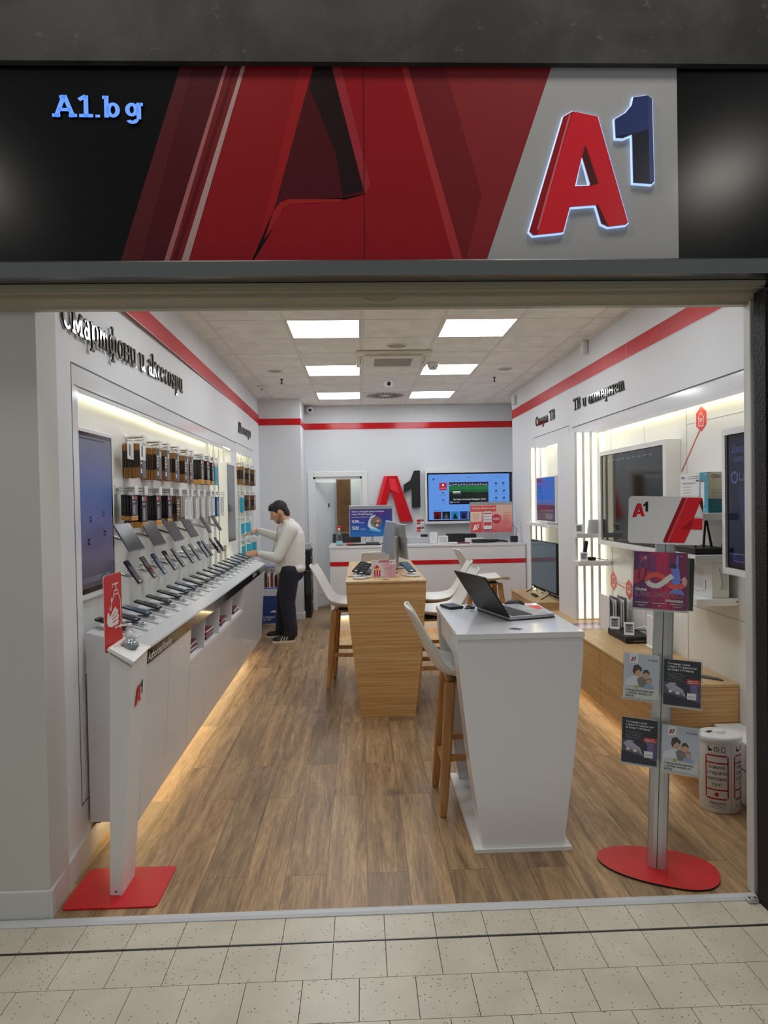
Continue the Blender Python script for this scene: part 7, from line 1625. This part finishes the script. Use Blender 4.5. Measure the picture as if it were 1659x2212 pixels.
# hair
hair = [('e', hp(.016, 0, .036), (.104, .087, .096), HR), ('e', hp(-.042, 0, .078), (.058, .066, .046), HR), ('e', hp(.068, 0, -.03), (.046, .068, .082), HR), ('e', hp(-.085, 0, .070), (.026, .050, .026), HR)]
for s in (-1, 1): hair += [('c', hp(-.03, s * .074, .03), hp(-.022, s * .073, -.012), .012, .008)]
remesh(hair, .007, 'hair', HAIR, man, 4)
fc = [('c', hp(-.102, s * .022, .030), hp(-.096, s * .05, .030), .0065, .005) for s in (-1, 1)] + [('c', hp(-.082, -.052, -.06), hp(-.088, -.032, -.10), .006, .008)]
remesh(fc[:2], .004, 'eyebrows', HAIR, man, 1)
m = MB()
for s in (-1, 1): m.sphere(hp(-.085, s * .034, .000), .009, PAPER, 1, 1, .4, 10, 8); m.sphere(hp(-.091, s * .034, -.001), .006, INK, 1, 1, 1, 8, 6)
m.build('eyes', man, True)
beard = [('e', hp(-.060, 0, -.108), (.037, .040, .027), HR)] + [('c', hp(.0, s * .070, -.045), hp(-.056, s * .042, -.098), .013, .020) for s in (-1, 1)]
remesh(beard, .006, 'beard', bump_noise(mat('beard_shadow', (146, 108, 90), .7), 200, .3), man, 3)
# shirt
prof_ = [(.83, -.868, .172, .196), (.90, -.868, .186, .205), (1.00, -.868, .188, .208), (1.10, -.858, .178, .206), (1.20, -.845, .164, .206), (1.28, -.838, .146, .206), (1.34, -.840, .118, .190), (1.385, -.850, .088, .135), (1.42, -.872, .078, .090), (1.445, -.885, .072, .076)]
sh = []
for k in range(len(prof_) - 1):
    (z0, x0, a0, b0), (z1, x1, a1, b1) = prof_[k], prof_[k + 1]; n = max(1, int((z1 - z0) / .012))
    for i in range(n): f = i / n; sh.append(('e', (x0 + (x1 - x0) * f, 8.09, z0 + (z1 - z0) * f), (a0 + (a1 - a0) * f, b0 + (b1 - b0) * f, .03)))
sh += [('c', shN, shF, .078, .078)]
sh += [('c', shN, elN, .084, .064), ('c', elN, wrN + Vector((.03, 0, 0)), .063, .044), ('c', shF, elF, .084, .064), ('c', elF, wrF + Vector((.03, 0, 0)), .062, .044)]
# the rounded shirt tails, front and back
sh += [('e', (-.955, 8.09, .855), (.095, .19, .085)), ('e', (-.775, 8.09, .86), (.095, .19, .08))]
remesh(sh, .010, 'shirt', SHIRT, man, 5)
m = MB()
for s in (-1, 1):
    a = Vector((-.96, 8.09 + s * .008, 1.385)); m.add([a, Vector((-.965, 8.09 + s * .06, 1.335)), Vector((-.90, 8.09 + s * .085, 1.40)), Vector((-.845, 8.09 + s * .088, 1.455)), Vector((-.90, 8.09 + s * .07, 1.455))], [(0, 1, 2, 3, 4), (4, 3, 2, 1, 0)], SHIRT)
m.build('collar', man, True)
m = MB(); red_ = mat('red_hem_gusset', (140, 26, 40), .6); m.add([(-.878, 7.879, .835), (-.842, 7.879, .835), (-.860, 7.884, .872)], [(0, 1, 2)], red_); m.build('hem_gusset', man, True)
m = MB(); lan = [(-.962, 8.055, 1.40), (-.992, 8.05, 1.36), (-1.012, 8.07, 1.28), (-1.032, 8.085, 1.20), (-1.056, 8.09, 1.10), (-1.062, 8.09, 1.06)]
for dy in (0, .03): m.tube([(x - .004, y + dy * (1 if z > 1.2 else .3) - .01, z) for x, y, z in lan], .006, mat('lanyard_print', (206, 170, 166), .5), 6)
m.build('lanyard', man, True)
# trousers
tr = [('e', (-.862, 8.09, .84), (.165, .185, .10)), ('e', (-.80, 8.03, .80), (.10, .10, .10)), ('e', (-.80, 8.15, .80), (.10, .10, .10))]
for i, (h, k, a) in enumerate(LEG):
    h = Vector(h); k = Vector(k); a = Vector(a); tr += [('c', h + Vector((0, 0, -.03)), k, .126, .094), ('c', k, a + Vector((0, 0, .04)), .094, .078), ('c', a + Vector((0, 0, .06)), a + Vector((-.006, 0, -.03)), .078, .080, (1.05, 1, .6))]
remesh(tr, .010, 'jeans', JEANS, man, 5)
# shoes
SHOE = mat('black_trainer', (22, 22, 24), .6); SOLE = mat('off_white_sole', (214, 206, 190), .6)
for i, (hx, hy, tx, ty) in enumerate(((-.805, 7.925, -1.075, 7.885), (-.935, 8.225, -1.195, 8.20))):
    a = Vector((hx, hy, 0)); b = Vector((tx, ty, 0)); d = (b - a).normalized(); L = (b - a).length
    sh_ = [('e', a + d * .05 + Vector((0, 0, .06)), (.050, .042, .055)), ('c', a + d * .06 + Vector((0, 0, .055)), a + d * (L - .06) + Vector((0, 0, .038)), .046, .036), ('e', a + d * (L - .075) + Vector((0, 0, .036)), (.068, .046, .034)), ('c', a + d * .07 + Vector((0, 0, .08)), a + d * .09 + Vector((0, 0, .105)), .046, .042)]
    o = remesh(sh_, .007, 'shoe', SHOE, man, 3)
    m = MB(); n = Vector((-d.y, d.x, 0)); out = []
    for k in range(28):
        an = 2 * pi * k / 28; u = .5 * L + .5 * L * cos(an); w__ = (.040 + .010 * (u / L)) * math.copysign(abs(sin(an)) ** .6, sin(an)); p = a + d * u + n * w__; out.append((p.x, p.y))
    m.prism(out, .001, .026, SOLE); so = m.build('sole', o); so.matrix_parent_inverse = ROOTINV(o)
    if i == 0:
        m = MB()
        for k in range(3): u = .085 + .030 * k; p = a + d * u + n * .051; p = Vector((p.x, p.y - .004, 0)); m.add([p + d * (.022) + Vector((0, .004, .028)), p + d * .034 + Vector((0, .004, .028)), p + d * .012 + Vector((0, .010, .074)), p + Vector((0, .010, .074))], [(0, 1, 2, 3), (3, 2, 1, 0)], PAPER)
        so = m.build('stripes', o); so.matrix_parent_inverse = ROOTINV(o)
# the pack he holds
pk = pack('cyan', .10, .13); pk.location = wrF + Vector((-.115, -.01, -.015)); pk.rotation_euler = (0, radians(-70), radians(20)); tag(pk, 'blue accessory pack held in the far hand of the man', 'accessory pack')
